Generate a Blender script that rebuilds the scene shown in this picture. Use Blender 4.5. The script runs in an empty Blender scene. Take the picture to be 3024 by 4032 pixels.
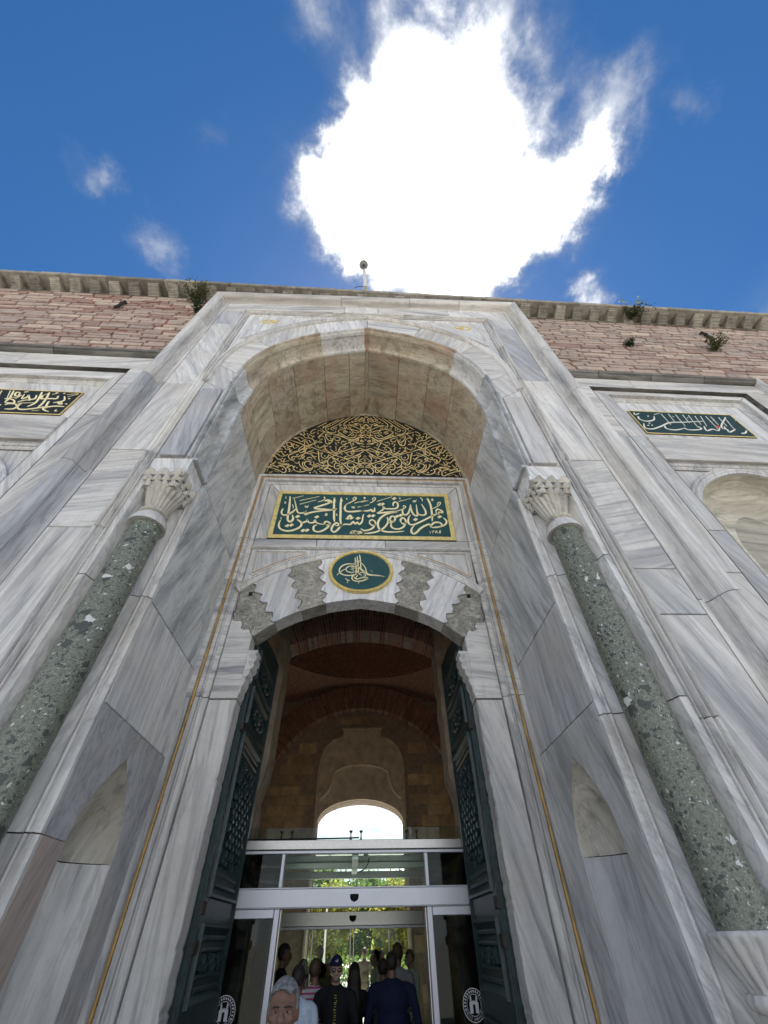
import bpy, bmesh, math, random
from mathutils import Vector, Matrix, Euler
PI = math.pi
R = math.radians
random.seed(7)
scene = bpy.context.scene
col = scene.collection

# ------------------------------------------------------------------ camera
cam_d = bpy.data.cameras.new('camera')
cam = bpy.data.objects.new('camera', cam_d)
col.objects.link(cam)
cam_d.sensor_fit = 'VERTICAL'
cam_d.sensor_height = 36.0
cam_d.lens = 1603.37 / 4032 * 36.0
cam_d.clip_start = 0.05
cam_d.clip_end = 2000
YAW, PITCH, ROLL = R(3.163), R(46.411), R(-1.313)
_f = Vector((math.sin(YAW) * math.cos(PITCH), math.cos(YAW) * math.cos(PITCH), math.sin(PITCH)))
_r = Vector((math.cos(YAW), -math.sin(YAW), 0))
_u = _r.cross(_f)
_r2 = math.cos(ROLL) * _r + math.sin(ROLL) * _u
_u2 = -math.sin(ROLL) * _r + math.cos(ROLL) * _u
cam.matrix_world = Matrix(((_r2.x, _u2.x, -_f.x, 0.11), (_r2.y, _u2.y, -_f.y, 0.0), (_r2.z, _u2.z, -_f.z, 1.8), (0, 0, 0, 1)))
scene.camera = cam

# ------------------------------------------------------------------ sky, clouds, sun, exposure
SUN_EL, SUN_AZ = R(61), R(8)          # azimuth measured from +y towards +x
SKY_STRENGTH = 0.042
world = bpy.data.worlds.new('World')
scene.world = world
world.use_nodes = True
wt = world.node_tree
wt.nodes.clear()
def wn(t, **k):
    n = wt.nodes.new(t)
    for a, b in k.items():
        setattr(n, a, b)
    return n
def wl(a, b):
    wt.links.new(a, b)
def wmath(op, a, b=None, clamp=False):
    n = wn('ShaderNodeMath', operation=op)
    n.use_clamp = clamp
    for i, q in enumerate((a, b)):
        if q is None:
            continue
        if isinstance(q, (int, float)):
            n.inputs[i].default_value = q
        else:
            wl(q, n.inputs[i])
    return n.outputs[0]
def wrange(val, a, b, c=0.0, d=1.0, smooth=True):
    n = wn('ShaderNodeMapRange')
    n.interpolation_type = 'SMOOTHSTEP' if smooth else 'LINEAR'
    wl(val, n.inputs['Value'])
    n.inputs['From Min'].default_value = a
    n.inputs['From Max'].default_value = b
    n.inputs['To Min'].default_value = c
    n.inputs['To Max'].default_value = d
    return n.outputs['Result']
w_out = wn('ShaderNodeOutputWorld')
w_bg = wn('ShaderNodeBackground')
w_sky = wn('ShaderNodeTexSky', sky_type='NISHITA')
w_sky.sun_disc = False
w_sky.sun_elevation = SUN_EL
w_sky.sun_rotation = SUN_AZ
w_sky.altitude = 40
w_sky.air_density = 1.0
w_sky.dust_density = 0.25
w_sky.ozone_density = 4.0
w_tc = wn('ShaderNodeTexCoord')
w_sep = wn('ShaderNodeSeparateXYZ')
wl(w_tc.outputs['Generated'], w_sep.inputs[0])
zc = wmath('MAXIMUM', w_sep.outputs[2], 0.06)
w_p = wn('ShaderNodeCombineXYZ')
wl(wmath('DIVIDE', w_sep.outputs[0], zc), w_p.inputs[0])
wl(wmath('DIVIDE', w_sep.outputs[1], zc), w_p.inputs[1])
# the cloud deck lies on a level sheet high over the place: p = (x/z, y/z); ragged by three sizes of noise
def wnoise(vec, scale, detail, rough=0.55, dist=0.0, loc=None):
    n = wn('ShaderNodeTexNoise')
    n.inputs['Scale'].default_value = scale
    n.inputs['Detail'].default_value = detail
    n.inputs['Roughness'].default_value = rough
    n.inputs['Distortion'].default_value = dist
    if loc:
        m = wn('ShaderNodeVectorMath', operation='ADD')
        wl(vec, m.inputs[0])
        m.inputs[1].default_value = loc
        vec = m.outputs[0]
    wl(vec, n.inputs['Vector'])
    return n
def wvec(op, a, b):
    n = wn('ShaderNodeVectorMath', operation=op)
    for i, q in enumerate((a, b)):
        if isinstance(q, tuple):
            n.inputs[i].default_value = q
        else:
            wl(q, n.inputs[i])
    return n.outputs[0]
warp1 = wnoise(w_p.outputs[0], 6.5, 5, 0.6)
off1 = wvec('MULTIPLY', wvec('SUBTRACT', warp1.outputs['Color'], (0.5, 0.5, 0.5)), (0.17, 0.17, 0.0))
warp2 = wnoise(w_p.outputs[0], 24.0, 9, 0.66, 0.1)
off2 = wvec('MULTIPLY', wvec('SUBTRACT', warp2.outputs['Color'], (0.5, 0.5, 0.5)), (0.085, 0.085, 0.0))
pw = wvec('ADD', wvec('ADD', w_p.outputs[0], off1), off2)
# (x, y, radius, weight) of the masses of the big cloud and the wisps, on that sheet
CLOUD = [(0.08, 0.115, 0.165, 1.25), (0.17, 0.06, 0.14, 1.1), (0.01, 0.06, 0.11, 0.8), (-0.04, 0.135, 0.12, 0.95), (0.20, 0.17, 0.14, 1.1), (0.29, 0.15, 0.11, 0.8),
         (0.37, 0.095, 0.085, 0.65), (0.415, 0.035, 0.06, 0.42), (0.10, 0.22, 0.12, 0.9), (0.23, 0.235, 0.11, 0.9), (-0.03, 0.225, 0.06, 0.5), (0.46, 0.24, 0.05, 0.5), (0.52, 0.28, 0.05, 0.4), (-0.02, 0.0, 0.07, 0.35)]
VEIL = [(0.13, 0.09, 0.42, 0.22), (0.03, -0.05, 0.14, 0.8), (0.10, -0.11, 0.14, 0.75), (0.18, -0.07, 0.16, 0.75), (0.27, -0.02, 0.16, 0.65), (0.33, 0.05, 0.14, 0.6), (0.42, 0.0, 0.09, 0.7), (0.455, -0.07, 0.07, 0.6), (-0.09, 0.10, 0.12, 0.5), (0.40, 0.12, 0.09, 0.5),
        (-0.10, -0.13, 0.065, 0.9), (-0.515, 0.10, 0.05, 0.85), (-0.44, 0.205, 0.07, 0.85), (-0.29, 0.01, 0.035, 0.4), (0.565, -0.045, 0.05, 0.6), (-0.56, 0.05, 0.04, 0.4), (0.50, 0.26, 0.08, 0.6)]
def masses(lst):
    tot = None
    for (cx, cy, cr, wgt) in lst:
        d = wn('ShaderNodeVectorMath', operation='DISTANCE')
        wl(pw, d.inputs[0])
        d.inputs[1].default_value = (cx, cy, 0)
        g = wrange(d.outputs['Value'], cr * 1.25, 0.0, 0.0, wgt)
        tot = g if tot is None else wmath('ADD', tot, g)
    return tot
dens = masses(CLOUD)
veil = masses(VEIL)
# unseen cloud scraps added outside the view as white fill light for the facade
far = wnoise(w_p.outputs[0], 0.9, 7, 0.56, 0.2, (3.1, 7.7, 0.0))
w_len = wn('ShaderNodeVectorMath', operation='LENGTH')
wl(w_p.outputs[0], w_len.inputs[0])
nearmask = wrange(w_len.outputs['Value'], 0.75, 1.4)
scraps = wmath('MULTIPLY', wrange(far.outputs['Fac'], 0.44, 0.62), nearmask)
dens = wmath('ADD', dens, wmath('MULTIPLY', scraps, 1.1))
fine = wnoise(w_p.outputs[0], 14.0, 8, 0.62, 0.35)
dens = wmath('MULTIPLY', dens, wrange(fine.outputs['Fac'], 0.22, 0.62, 0.62, 1.16))
streaks = wnoise(w_p.outputs[0], 7.0, 9, 0.62, 0.15)
veil = wmath('MULTIPLY', veil, wrange(streaks.outputs['Fac'], 0.28, 0.64, 0.25, 1.0))
tot = wmath('ADD', dens, wmath('MULTIPLY', veil, 0.55))
c_alpha = wrange(tot, 0.03, 1.05)
c_bri = wrange(tot, 0.15, 2.3, 0.17, 1.7)
sky_s = wn('ShaderNodeMix', data_type='RGBA', blend_type='MULTIPLY')
sky_s.inputs['Factor'].default_value = 1.0
w_hs = wn('ShaderNodeHueSaturation')
w_hs.inputs['Saturation'].default_value = 1.27
wl(w_sky.outputs[0], w_hs.inputs['Color'])
wl(w_hs.outputs[0], sky_s.inputs['A'])
sky_s.inputs['B'].default_value = (SKY_STRENGTH, SKY_STRENGTH, SKY_STRENGTH, 1)
c_col = wn('ShaderNodeMix', data_type='RGBA', blend_type='MULTIPLY')
c_col.inputs['Factor'].default_value = 1.0
c_col.inputs['A'].default_value = (0.97, 0.985, 1.0, 1)
cb = wn('ShaderNodeCombineColor')
for i in range(3):
    wl(c_bri, cb.inputs[i])
wl(cb.outputs[0], c_col.inputs['B'])
sk_mix = wn('ShaderNodeMix', data_type='RGBA')
wl(c_alpha, sk_mix.inputs['Factor'])
# pale haze added to the sky colour, whitening the horizon and filling the facade
hz_mix = wn('ShaderNodeMix', data_type='RGBA')
wl(wrange(w_sep.outputs[2], 0.52, 0.06, 0.0, 0.94), hz_mix.inputs['Factor'])
wl(sky_s.outputs['Result'], hz_mix.inputs['A'])
hz_mix.inputs['B'].default_value = (0.47, 0.50, 0.53, 1)
wl(hz_mix.outputs['Result'], sk_mix.inputs['A'])
wl(c_col.outputs['Result'], sk_mix.inputs['B'])
wl(sk_mix.outputs['Result'], w_bg.inputs['Color'])
w_bg.inputs['Strength'].default_value = 1.0
wl(w_bg.outputs[0], w_out.inputs[0])

sun_d = bpy.data.lights.new('sun', 'SUN')
sun = bpy.data.objects.new('sun', sun_d)
col.objects.link(sun)
sun_d.energy = 5.0
sun_d.angle = R(0.6)
sun_d.color = (1.0, 0.95, 0.88)
sdir = Vector((math.sin(SUN_AZ) * math.cos(SUN_EL), math.cos(SUN_AZ) * math.cos(SUN_EL), math.sin(SUN_EL)))
sun.rotation_euler = sdir.to_track_quat('Z', 'Y').to_euler()
sun.location = (0, 30, 60)

scene.view_settings.view_transform = 'Standard'
scene.view_settings.look = 'None'
scene.view_settings.exposure = 1.72
scene.view_settings.gamma = 1.0
scene.view_settings.use_curve_mapping = False
scene.render.engine = 'CYCLES'
scene.cycles.max_bounces = 8
scene.cycles.diffuse_bounces = 5
scene.cycles.transparent_max_bounces = 24
scene.cycles.use_denoising = True

# ------------------------------------------------------------------ helpers
def tag(o, label=None, cat=None, group=None, kind=None):
    if label: o['label'] = label
    if cat: o['category'] = cat
    if group: o['group'] = group
    if kind: o['kind'] = kind
    return o
def empty(name, loc=(0, 0, 0), rz=0.0, label=None, cat=None, group=None):
    o = bpy.data.objects.new(name, None)
    col.objects.link(o)
    o.location = loc
    o.rotation_euler = (0, 0, rz)
    o.empty_display_size = 0.2
    tag(o, label, cat, group)
    return o
class MB:
    def __init__(self):
        self.v = []
        self.f = []
    def add(self, vs, fs):
        n = len(self.v)
        self.v.extend([tuple(p) for p in vs])
        self.f.extend([tuple(i + n for i in q) for q in fs])
        return self
    def box(self, x0, x1, y0, y1, z0, z1):
        vs = [(x, y, z) for x in (x0, x1) for y in (y0, y1) for z in (z0, z1)]
        return self.add(vs, [(0, 1, 3, 2), (4, 6, 7, 5), (0, 4, 5, 1), (2, 3, 7, 6), (0, 2, 6, 4), (1, 5, 7, 3)])
    def hexa(self, a, b):
        # two quads (4 points each) joined
        vs = list(a) + list(b)
        return self.add(vs, [(3, 2, 1, 0), (4, 5, 6, 7), (0, 1, 5, 4), (1, 2, 6, 5), (2, 3, 7, 6), (3, 0, 4, 7)])
    def grid(self, rows, close_u=False, close_v=False):
        n = len(rows[0])
        vs = [p for r in rows for p in r]
        fs = []
        m = len(rows)
        for i in range(m if close_v else m - 1):
            for j in range(n if close_u else n - 1):
                a, b = i * n + j, i * n + (j + 1) % n
                c, d = ((i + 1) % m) * n + (j + 1) % n, ((i + 1) % m) * n + j
                fs.append((a, b, c, d))
        return self.add(vs, fs)
    def tube(self, pts, rad, seg=8, cap=True):
        pts = [Vector(p) for p in pts]
        if not isinstance(rad, (list, tuple)):
            rad = [rad] * len(pts)
        rows = []
        prev = None
        for i, p in enumerate(pts):
            t = (pts[min(i + 1, len(pts) - 1)] - pts[max(i - 1, 0)]).normalized()
            if prev is None:
                a = Vector((0, 0, 1)) if abs(t.z) < 0.9 else Vector((1, 0, 0))
                nrm = t.cross(a).normalized()
            else:
                nrm = (prev - t * prev.dot(t)).normalized()
            prev = nrm
            b = t.cross(nrm)
            rows.append([p + rad[i] * (math.cos(2 * PI * k / seg) * nrm + math.sin(2 * PI * k / seg) * b) for k in range(seg)])
        n0 = len(self.v)
        self.grid(rows, close_u=True)
        if cap:
            self.f.append(tuple(n0 + k for k in reversed(range(seg))))
            n1 = n0 + (len(rows) - 1) * seg
            self.f.append(tuple(n1 + k for k in range(seg)))
        return self
    def lathe(self, prof, c=(0, 0), seg=24, mod=None):
        rows = []
        for (r, z) in prof:
            rows.append([(c[0] + (r * (1 + (mod(a, z) if mod else 0))) * math.cos(a), c[1] + (r * (1 + (mod(a, z) if mod else 0))) * math.sin(a), z)
                         for a in (2 * PI * k / seg for k in range(seg))])
        return self.grid(rows, close_u=True)
    def ellipsoid(self, c, r, seg=12, rings=8, rot=None):
        rows = []
        for i in range(1, rings):
            t = PI * i / rings
            rows.append([Vector((math.sin(t) * math.cos(2 * PI * k / seg) * r[0], math.sin(t) * math.sin(2 * PI * k / seg) * r[1], -math.cos(t) * r[2])) for k in range(seg)])
        M = rot.to_matrix() if rot else Matrix.Identity(3)
        c = Vector(c)
        n0 = len(self.v)
        self.grid([[c + M @ p for p in row] for row in rows], close_u=True)
        self.v.append(tuple(c + M @ Vector((0, 0, -r[2]))))
        self.v.append(tuple(c + M @ Vector((0, 0, r[2]))))
        b, t_ = len(self.v) - 2, len(self.v) - 1
        last = n0 + (rings - 2) * seg
        for k in range(seg):
            self.f.append((b, n0 + (k + 1) % seg, n0 + k))
            self.f.append((t_, last + k, last + (k + 1) % seg))
        return self
    def slab(self, poly, mp, depth=0.12, ch=0.006, front=0.0):
        # polygon (a, b) set in the surface given by mp(a, b, c); c grows into the wall; chamfered front edge
        n = len(poly)
        area = sum(poly[i][0] * poly[(i + 1) % n][1] - poly[(i + 1) % n][0] * poly[i][1] for i in range(n))
        if area < 0:
            poly = list(reversed(poly))
        ins = inset(poly, ch)
        vs = [mp(a, b, front) for a, b in ins] + [mp(a, b, front + ch) for a, b in poly] + [mp(a, b, front + depth) for a, b in poly]
        fs = [tuple(range(n))]
        for i in range(n):
            j = (i + 1) % n
            fs.append((i, n + i, n + j, j))
            fs.append((n + i, 2 * n + i, 2 * n + j, n + j))
        fs.append(tuple(2 * n + i for i in reversed(range(n))))
        return self.add(vs, fs)
    def build(self, name, mat, parent=None, smooth=False, local=False, kind=None, fix=True):
        me = bpy.data.meshes.new(name)
        v = self.v
        if parent is not None and not local:
            o_ = parent
            tot = Matrix.Identity(4)
            while o_ is not None:
                tot = Matrix.Translation(o_.location) @ Euler(o_.rotation_euler).to_matrix().to_4x4() @ tot
                o_ = o_.parent
            inv = tot.inverted()
            v = [tuple(inv @ Vector(p)) for p in v]
        me.from_pydata(v, [], self.f)
        if fix:
            bm = bmesh.new()
            bm.from_mesh(me)
            bmesh.ops.recalc_face_normals(bm, faces=bm.faces)
            bm.to_mesh(me)
            bm.free()
        if smooth:
            for p in me.polygons:
                p.use_smooth = True
            if smooth != 'all':
                me.set_sharp_from_angle(angle=R(smooth if smooth is not True else 40))
        if mat is not None:
            me.materials.append(mat)
        o = bpy.data.objects.new(name, me)
        col.objects.link(o)
        if parent is not None:
            o.parent = parent
        if kind:
            o['kind'] = kind
        return o
def inset(poly, d):
    n = len(poly)
    out = []
    for i in range(n):
        p0, p1, p2 = poly[i - 1], poly[i], poly[(i + 1) % n]
        e1 = (p1[0] - p0[0], p1[1] - p0[1])
        e2 = (p2[0] - p1[0], p2[1] - p1[1])
        l1, l2 = math.hypot(*e1) or 1e-9, math.hypot(*e2) or 1e-9
        n1, n2 = (-e1[1] / l1, e1[0] / l1), (-e2[1] / l2, e2[0] / l2)
        b = (n1[0] + n2[0], n1[1] + n2[1])
        lb = math.hypot(*b)
        if lb < 1e-6:
            out.append((p1[0] + n1[0] * d, p1[1] + n1[1] * d))
            continue
        b = (b[0] / lb, b[1] / lb)
        k = d / max(0.45, b[0] * n1[0] + b[1] * n1[1])
        out.append((p1[0] + b[0] * k, p1[1] + b[1] * k))
    return out
def catmull(pts, k=4):
    out = []
    n = len(pts)
    for i in range(n - 1):
        p0, p1, p2, p3 = pts[max(i - 1, 0)], pts[i], pts[i + 1], pts[min(i + 2, n - 1)]
        for j in range(k):
            t = j / k
            out.append(tuple(0.5 * ((2 * b) + (-a + c) * t + (2 * a - 5 * b + 4 * c - d) * t * t + (-a + 3 * b - 3 * c + d) * t ** 3) for a, b, c, d in zip(p0, p1, p2, p3)))
    out.append(tuple(pts[-1]))
    return out
def mirror_curve(half):
    # half runs from the spring (u > 0) to the crown (u = 0): returns left spring .. crown .. right spring
    return [(-u, z) for u, z in half] + [(u, z) for u, z in reversed(half[:-1])]
def normals2(c):
    # inward (towards the opening) normals of a left-to-right arch curve
    out = []
    n = len(c)
    for i in range(n):
        a, b = c[max(i - 1, 0)], c[min(i + 1, n - 1)]
        dx, dz = b[0] - a[0], b[1] - a[1]
        l = math.hypot(dx, dz)
        out.append((dz / l, -dx / l))
    return out
def offset_curve(c, d):
    return [(p[0] + n[0] * d, p[1] + n[1] * d) for p, n in zip(c, normals2(c))]
def sweep_arch(mb, c, prof, i0=0, i1=None, caps=True):
    i1 = len(c) - 1 if i1 is None else i1
    nn = normals2(c)
    rows = [[(c[i][0] + nn[i][0] * o, y, c[i][1] + nn[i][1] * o) for (o, y) in prof] for i in range(i0, i1 + 1)]
    n0 = len(mb.v)
    mb.grid(rows)
    if caps:
        m = len(prof)
        mb.f.append(tuple(n0 + k for k in range(m)))
        n1 = n0 + (len(rows) - 1) * m
        mb.f.append(tuple(n1 + k for k in reversed(range(m))))
    return mb
def wall_map(y):
    return lambda a, b, c: (a, y + c, b)
def clone(o, parent=None):
    c = o.copy()
    col.objects.link(c)
    c.parent = parent
    for ch in o.children:
        clone(ch, c)
    return c

# ------------------------------------------------------------------ materials
class Mat:
    def __init__(self, name):
        self.m = bpy.data.materials.new(name)
        self.m.use_nodes = True
        self.t = self.m.node_tree
        self.b = self.t.nodes['Principled BSDF']
        self.out = self.t.nodes['Material Output']
    def n(self, t, **k):
        q = self.t.nodes.new(t)
        for a, b in k.items():
            setattr(q, a, b)
        return q
    def l(self, a, b):
        self.t.links.new(a, b)
    def set(self, **k):
        for a, v in k.items():
            self.b.inputs[a.replace('_', ' ')].default_value = v
        return self
    def coords(self, jitter=True, rot=(0, 0, 0), scale=(1, 1, 1), swing=0.0):
        tc = self.n('ShaderNodeTexCoord')
        src = tc.outputs['Object']
        if jitter:
            oi = self.n('ShaderNodeObjectInfo')
            mul = self.n('ShaderNodeVectorMath', operation='MULTIPLY_ADD')
            cmb = self.n('ShaderNodeCombineXYZ')
            for i in range(3):
                self.l(oi.outputs['Random'], cmb.inputs[i])
            self.l(cmb.outputs[0], mul.inputs[0])
            mul.inputs[1].default_value = (37.0, 53.0, 71.0)
            self.l(src, mul.inputs[2])
            src = mul.outputs[0]
        mp = self.n('ShaderNodeMapping')
        mp.vector_type = 'POINT'
        # first turn, then stretch
        vr = self.n('ShaderNodeVectorRotate', rotation_type='EULER_XYZ')
        vr.inputs['Rotation'].default_value = rot
        self.l(src, vr.inputs['Vector'])
        if swing:
            # each slab was sawn its own way: swing the bedding by the object's random number
            oi2 = self.n('ShaderNodeObjectInfo')
            f1 = self.n('ShaderNodeMath', operation='MULTIPLY')
            self.l(oi2.outputs['Random'], f1.inputs[0])
            f1.inputs[1].default_value = 17.31
            f2 = self.n('ShaderNodeMath', operation='FRACT')
            self.l(f1.outputs[0], f2.inputs[0])
            ang = self.rng(f2.outputs[0], 0, 1, -swing / 2, swing / 2)
            vr2 = self.n('ShaderNodeVectorRotate', rotation_type='Y_AXIS')
            self.l(vr.outputs[0], vr2.inputs['Vector'])
            self.l(ang, vr2.inputs['Angle'])
            vr = vr2
        mp.inputs['Scale'].default_value = scale
        self.l(vr.outputs[0], mp.inputs['Vector'])
        return mp.outputs[0], src
    def noise(self, vec, scale, detail=4, rough=0.55, dist=0.0):
        q = self.n('ShaderNodeTexNoise')
        q.inputs['Scale'].default_value = scale
        q.inputs['Detail'].default_value = detail
        q.inputs['Roughness'].default_value = rough
        q.inputs['Distortion'].default_value = dist
        self.l(vec, q.inputs['Vector'])
        return q.outputs['Fac']
    def voro(self, vec, scale, feature='F1', rand=1.0, out='Distance'):
        q = self.n('ShaderNodeTexVoronoi', feature=feature)
        q.inputs['Scale'].default_value = scale
        q.inputs['Randomness'].default_value = rand
        self.l(vec, q.inputs['Vector'])
        return q.outputs[out]
    def ramp(self, fac, stops):
        q = self.n('ShaderNodeValToRGB')
        e = q.color_ramp.elements
        while len(e) < len(stops):
            e.new(0.5)
        for el, (p, c) in zip(e, stops):
            el.position = p
            el.color = (*c, 1) if len(c) == 3 else c
        self.l(fac, q.inputs[0])
        return q.outputs[0]
    def mix(self, fac, a, b, mode='MIX'):
        q = self.n('ShaderNodeMix', data_type='RGBA', blend_type=mode)
        for s, val in ((q.inputs['Factor'], fac), (q.inputs['A'], a), (q.inputs['B'], b)):
            if isinstance(val, (int, float)):
                s.default_value = val
            elif isinstance(val, tuple):
                s.default_value = (*val, 1)
            else:
                self.l(val, s)
        return q.outputs['Result']
    def rng(self, v, a, b, c=0.0, d=1.0):
        q = self.n('ShaderNodeMapRange')
        self.l(v, q.inputs['Value'])
        for nme, val in (('From Min', a), ('From Max', b), ('To Min', c), ('To Max', d)):
            q.inputs[nme].default_value = val
        return q.outputs['Result']
    def objrand(self, lo, hi):
        oi = self.n('ShaderNodeObjectInfo')
        v = self.rng(oi.outputs['Random'], 0, 1, lo, hi)
        c = self.n('ShaderNodeCombineColor')
        for i in range(3):
            self.l(v, c.inputs[i])
        return c.outputs[0]
    def color(self, c):
        self.l(c, self.b.inputs['Base Color'])
        return self
    def bump(self, h, strength=0.3, dist=0.01):
        q = self.n('ShaderNodeBump')
        q.inputs['Strength'].default_value = strength
        q.inputs['Distance'].default_value = dist
        self.l(h, q.inputs['Height'])
        self.l(q.outputs[0], self.b.inputs['Normal'])
        return self

def make_marble(name, rot, light=(0.74, 0.725, 0.69), mid=(0.60, 0.59, 0.575), dark=(0.36, 0.365, 0.38), stain=(0.47, 0.41, 0.32), stain_amt=0.42, streak=1.0, warm=0.0):
    k = Mat(name)
    # streaks run along local z after the turn
    sv, src = k.coords(True, rot, (1.0 * streak, 1.0 * streak, 0.085), 0.55)
    n1 = k.noise(sv, 3.2, 7, 0.6, 0.35)
    n2 = k.noise(sv, 11.0, 8, 0.68, 0.5)
    n3 = k.noise(src, 0.9, 4, 0.55, 0.2)
    base = k.ramp(n1, [(0.30, dark), (0.44, mid), (0.54, light), (0.63, light), (0.74, mid)])
    veins = k.ramp(n2, [(0.36, (0.50, 0.52, 0.55)), (0.46, (0.93, 0.93, 0.93)), (0.58, (1.05, 1.05, 1.04)), (0.72, (0.80, 0.81, 0.83))])
    c = k.mix(0.62, base, veins, 'MULTIPLY')
    n5 = k.noise(sv, 3.4, 7, 0.58, 1.2)
    c = k.mix(0.6, c, k.ramp(n5, [(0.455, (1, 1, 1)), (0.487, (0.66, 0.67, 0.69)), (0.505, (0.66, 0.67, 0.69)), (0.535, (1, 1, 1))]), 'MULTIPLY')
    rain = k.n('ShaderNodeMapping')
    rain.inputs['Scale'].default_value = (1.0, 1.0, 0.05)
    k.l(src, rain.inputs['Vector'])
    n6 = k.noise(rain.outputs[0], 9.0, 6, 0.7)
    c = k.mix(k.rng(n6, 0.55, 0.8, 0.0, 0.38), c, (0.31, 0.275, 0.225))
    c = k.mix(k.rng(n3, 0.45, 0.75, 0.0, stain_amt), c, stain)
    grime = k.noise(src, 7.0, 6, 0.65)
    c = k.mix(k.rng(grime, 0.5, 0.85, 0.0, 0.35), c, (0.30, 0.29, 0.275))
    c = k.mix(1.0, c, k.objrand(0.86, 1.08), 'MULTIPLY')
    k.color(c)
    fine = k.noise(src, 60.0, 5, 0.6)
    k.set(Roughness=0.5)
    k.b.inputs['Specular IOR Level'].default_value = 0.35
    k.bump(k.mix(0.5, n2, fine), 0.18, 0.004)
    return k.m
MV = make_marble('marble_vertical_veins', (0, 0, 0))
MH = make_marble('marble_level_veins', (0, R(90), 0), streak=1.5)
MD = make_marble('marble_slanting_veins', (0, R(10), 0))
MD2 = make_marble('marble_slanting_veins_other_way', (0, R(-13), 0))
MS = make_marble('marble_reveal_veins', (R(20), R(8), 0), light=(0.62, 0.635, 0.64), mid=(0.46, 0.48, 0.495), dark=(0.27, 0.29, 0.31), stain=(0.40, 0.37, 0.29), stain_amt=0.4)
MP = make_marble('marble_plain_pale', (0, R(15), 0), light=(0.73, 0.725, 0.71), mid=(0.64, 0.64, 0.635), dark=(0.5, 0.505, 0.51))
MB_ = make_marble('marble_blue_grey', (0, R(8), 0), light=(0.53, 0.535, 0.55), mid=(0.45, 0.46, 0.48), dark=(0.34, 0.35, 0.38))
MDK = make_marble('marble_soot_and_shade', (0, R(90), 0), light=(0.22, 0.215, 0.20), mid=(0.13, 0.127, 0.12), dark=(0.05, 0.05, 0.047), stain=(0.12, 0.11, 0.09), stain_amt=0.6)  # soot of the string course; also stands in for shade in sunk mouldings
MW = make_marble('marble_vault_stained', (0, 0, R(90)), light=(0.60, 0.54, 0.42), mid=(0.47, 0.415, 0.31), dark=(0.27, 0.235, 0.175), stain=(0.42, 0.25, 0.15), stain_amt=0.65, streak=1.3)
MWH = make_marble('marble_vault_level_veins', (0, R(90), 0), light=(0.60, 0.55, 0.44), mid=(0.47, 0.43, 0.33), dark=(0.28, 0.25, 0.19), stain=(0.45, 0.25, 0.165), stain_amt=0.65, streak=1.6)
MN = make_marble('marble_niche_beige', (R(10), 0, 0), light=(0.66, 0.63, 0.56), mid=(0.55, 0.525, 0.46), dark=(0.38, 0.36, 0.32), stain=(0.42, 0.36, 0.25), stain_amt=0.5)
MNB = make_marble('marble_banded_olive', (0, R(82), 0), light=(0.62, 0.59, 0.50), mid=(0.48, 0.455, 0.375), dark=(0.27, 0.26, 0.215), stain=(0.36, 0.32, 0.23), stain_amt=0.5, streak=1.4)
MR = make_marble('marble_pinkish', (R(15), 0, 0), light=(0.52, 0.43, 0.39), mid=(0.44, 0.355, 0.32), dark=(0.33, 0.27, 0.25))
WHT = make_marble('marble_white_voussoir', (0, R(-18), 0), light=(0.80, 0.80, 0.80), mid=(0.70, 0.71, 0.73), dark=(0.52, 0.54, 0.58), streak=1.4)

def simple(name, colr, rough=0.6, metal=0.0, var=0.25, scale=8.0, bump=0.15, jitter=True, bd=0.004, spec=0.4, objr=None):
    k = Mat(name)
    sv, src = k.coords(jitter)
    n = k.noise(src, scale, 6, 0.6)
    lo = tuple(x * (1 - var) for x in colr)
    hi = tuple(min(1, x * (1 + var)) for x in colr)
    c = k.ramp(n, [(0.3, lo), (0.7, hi)])
    if objr:
        c = k.mix(1.0, c, k.objrand(*objr), 'MULTIPLY')
    k.color(c)
    k.set(Roughness=rough, Metallic=metal)
    k.b.inputs['Specular IOR Level'].default_value = spec
    if bump:
        k.bump(k.noise(src, scale * 6, 5, 0.6), bump, bd)
    return k.m
M_DARKJOINT = simple('joint_mortar', (0.12, 0.115, 0.105), 0.9)
M_GREYSTONE = None
def grey_stone():
    k = Mat('weathered_grey_voussoir')
    sv, src = k.coords(True, (0, 0, 0), (1, 1, 2.2))
    n = k.noise(src, 5.0, 7, 0.65, 0.4)
    n2 = k.noise(sv, 11.0, 7, 0.7, 1.2)
    c = k.ramp(n, [(0.3, (0.25, 0.24, 0.21)), (0.5, (0.42, 0.405, 0.355)), (0.7, (0.55, 0.53, 0.47))])
    cr = k.ramp(n2, [(0.45, (1, 1, 1)), (0.485, (0.45, 0.44, 0.42)), (0.51, (1, 1, 1))])
    k.color(k.mix(0.75, c, cr, 'MULTIPLY'))
    k.set(Roughness=0.85)
    k.bump(k.mix(0.6, n, cr), 0.9, 0.018)
    return k.m
M_GREYSTONE = grey_stone()
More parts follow.
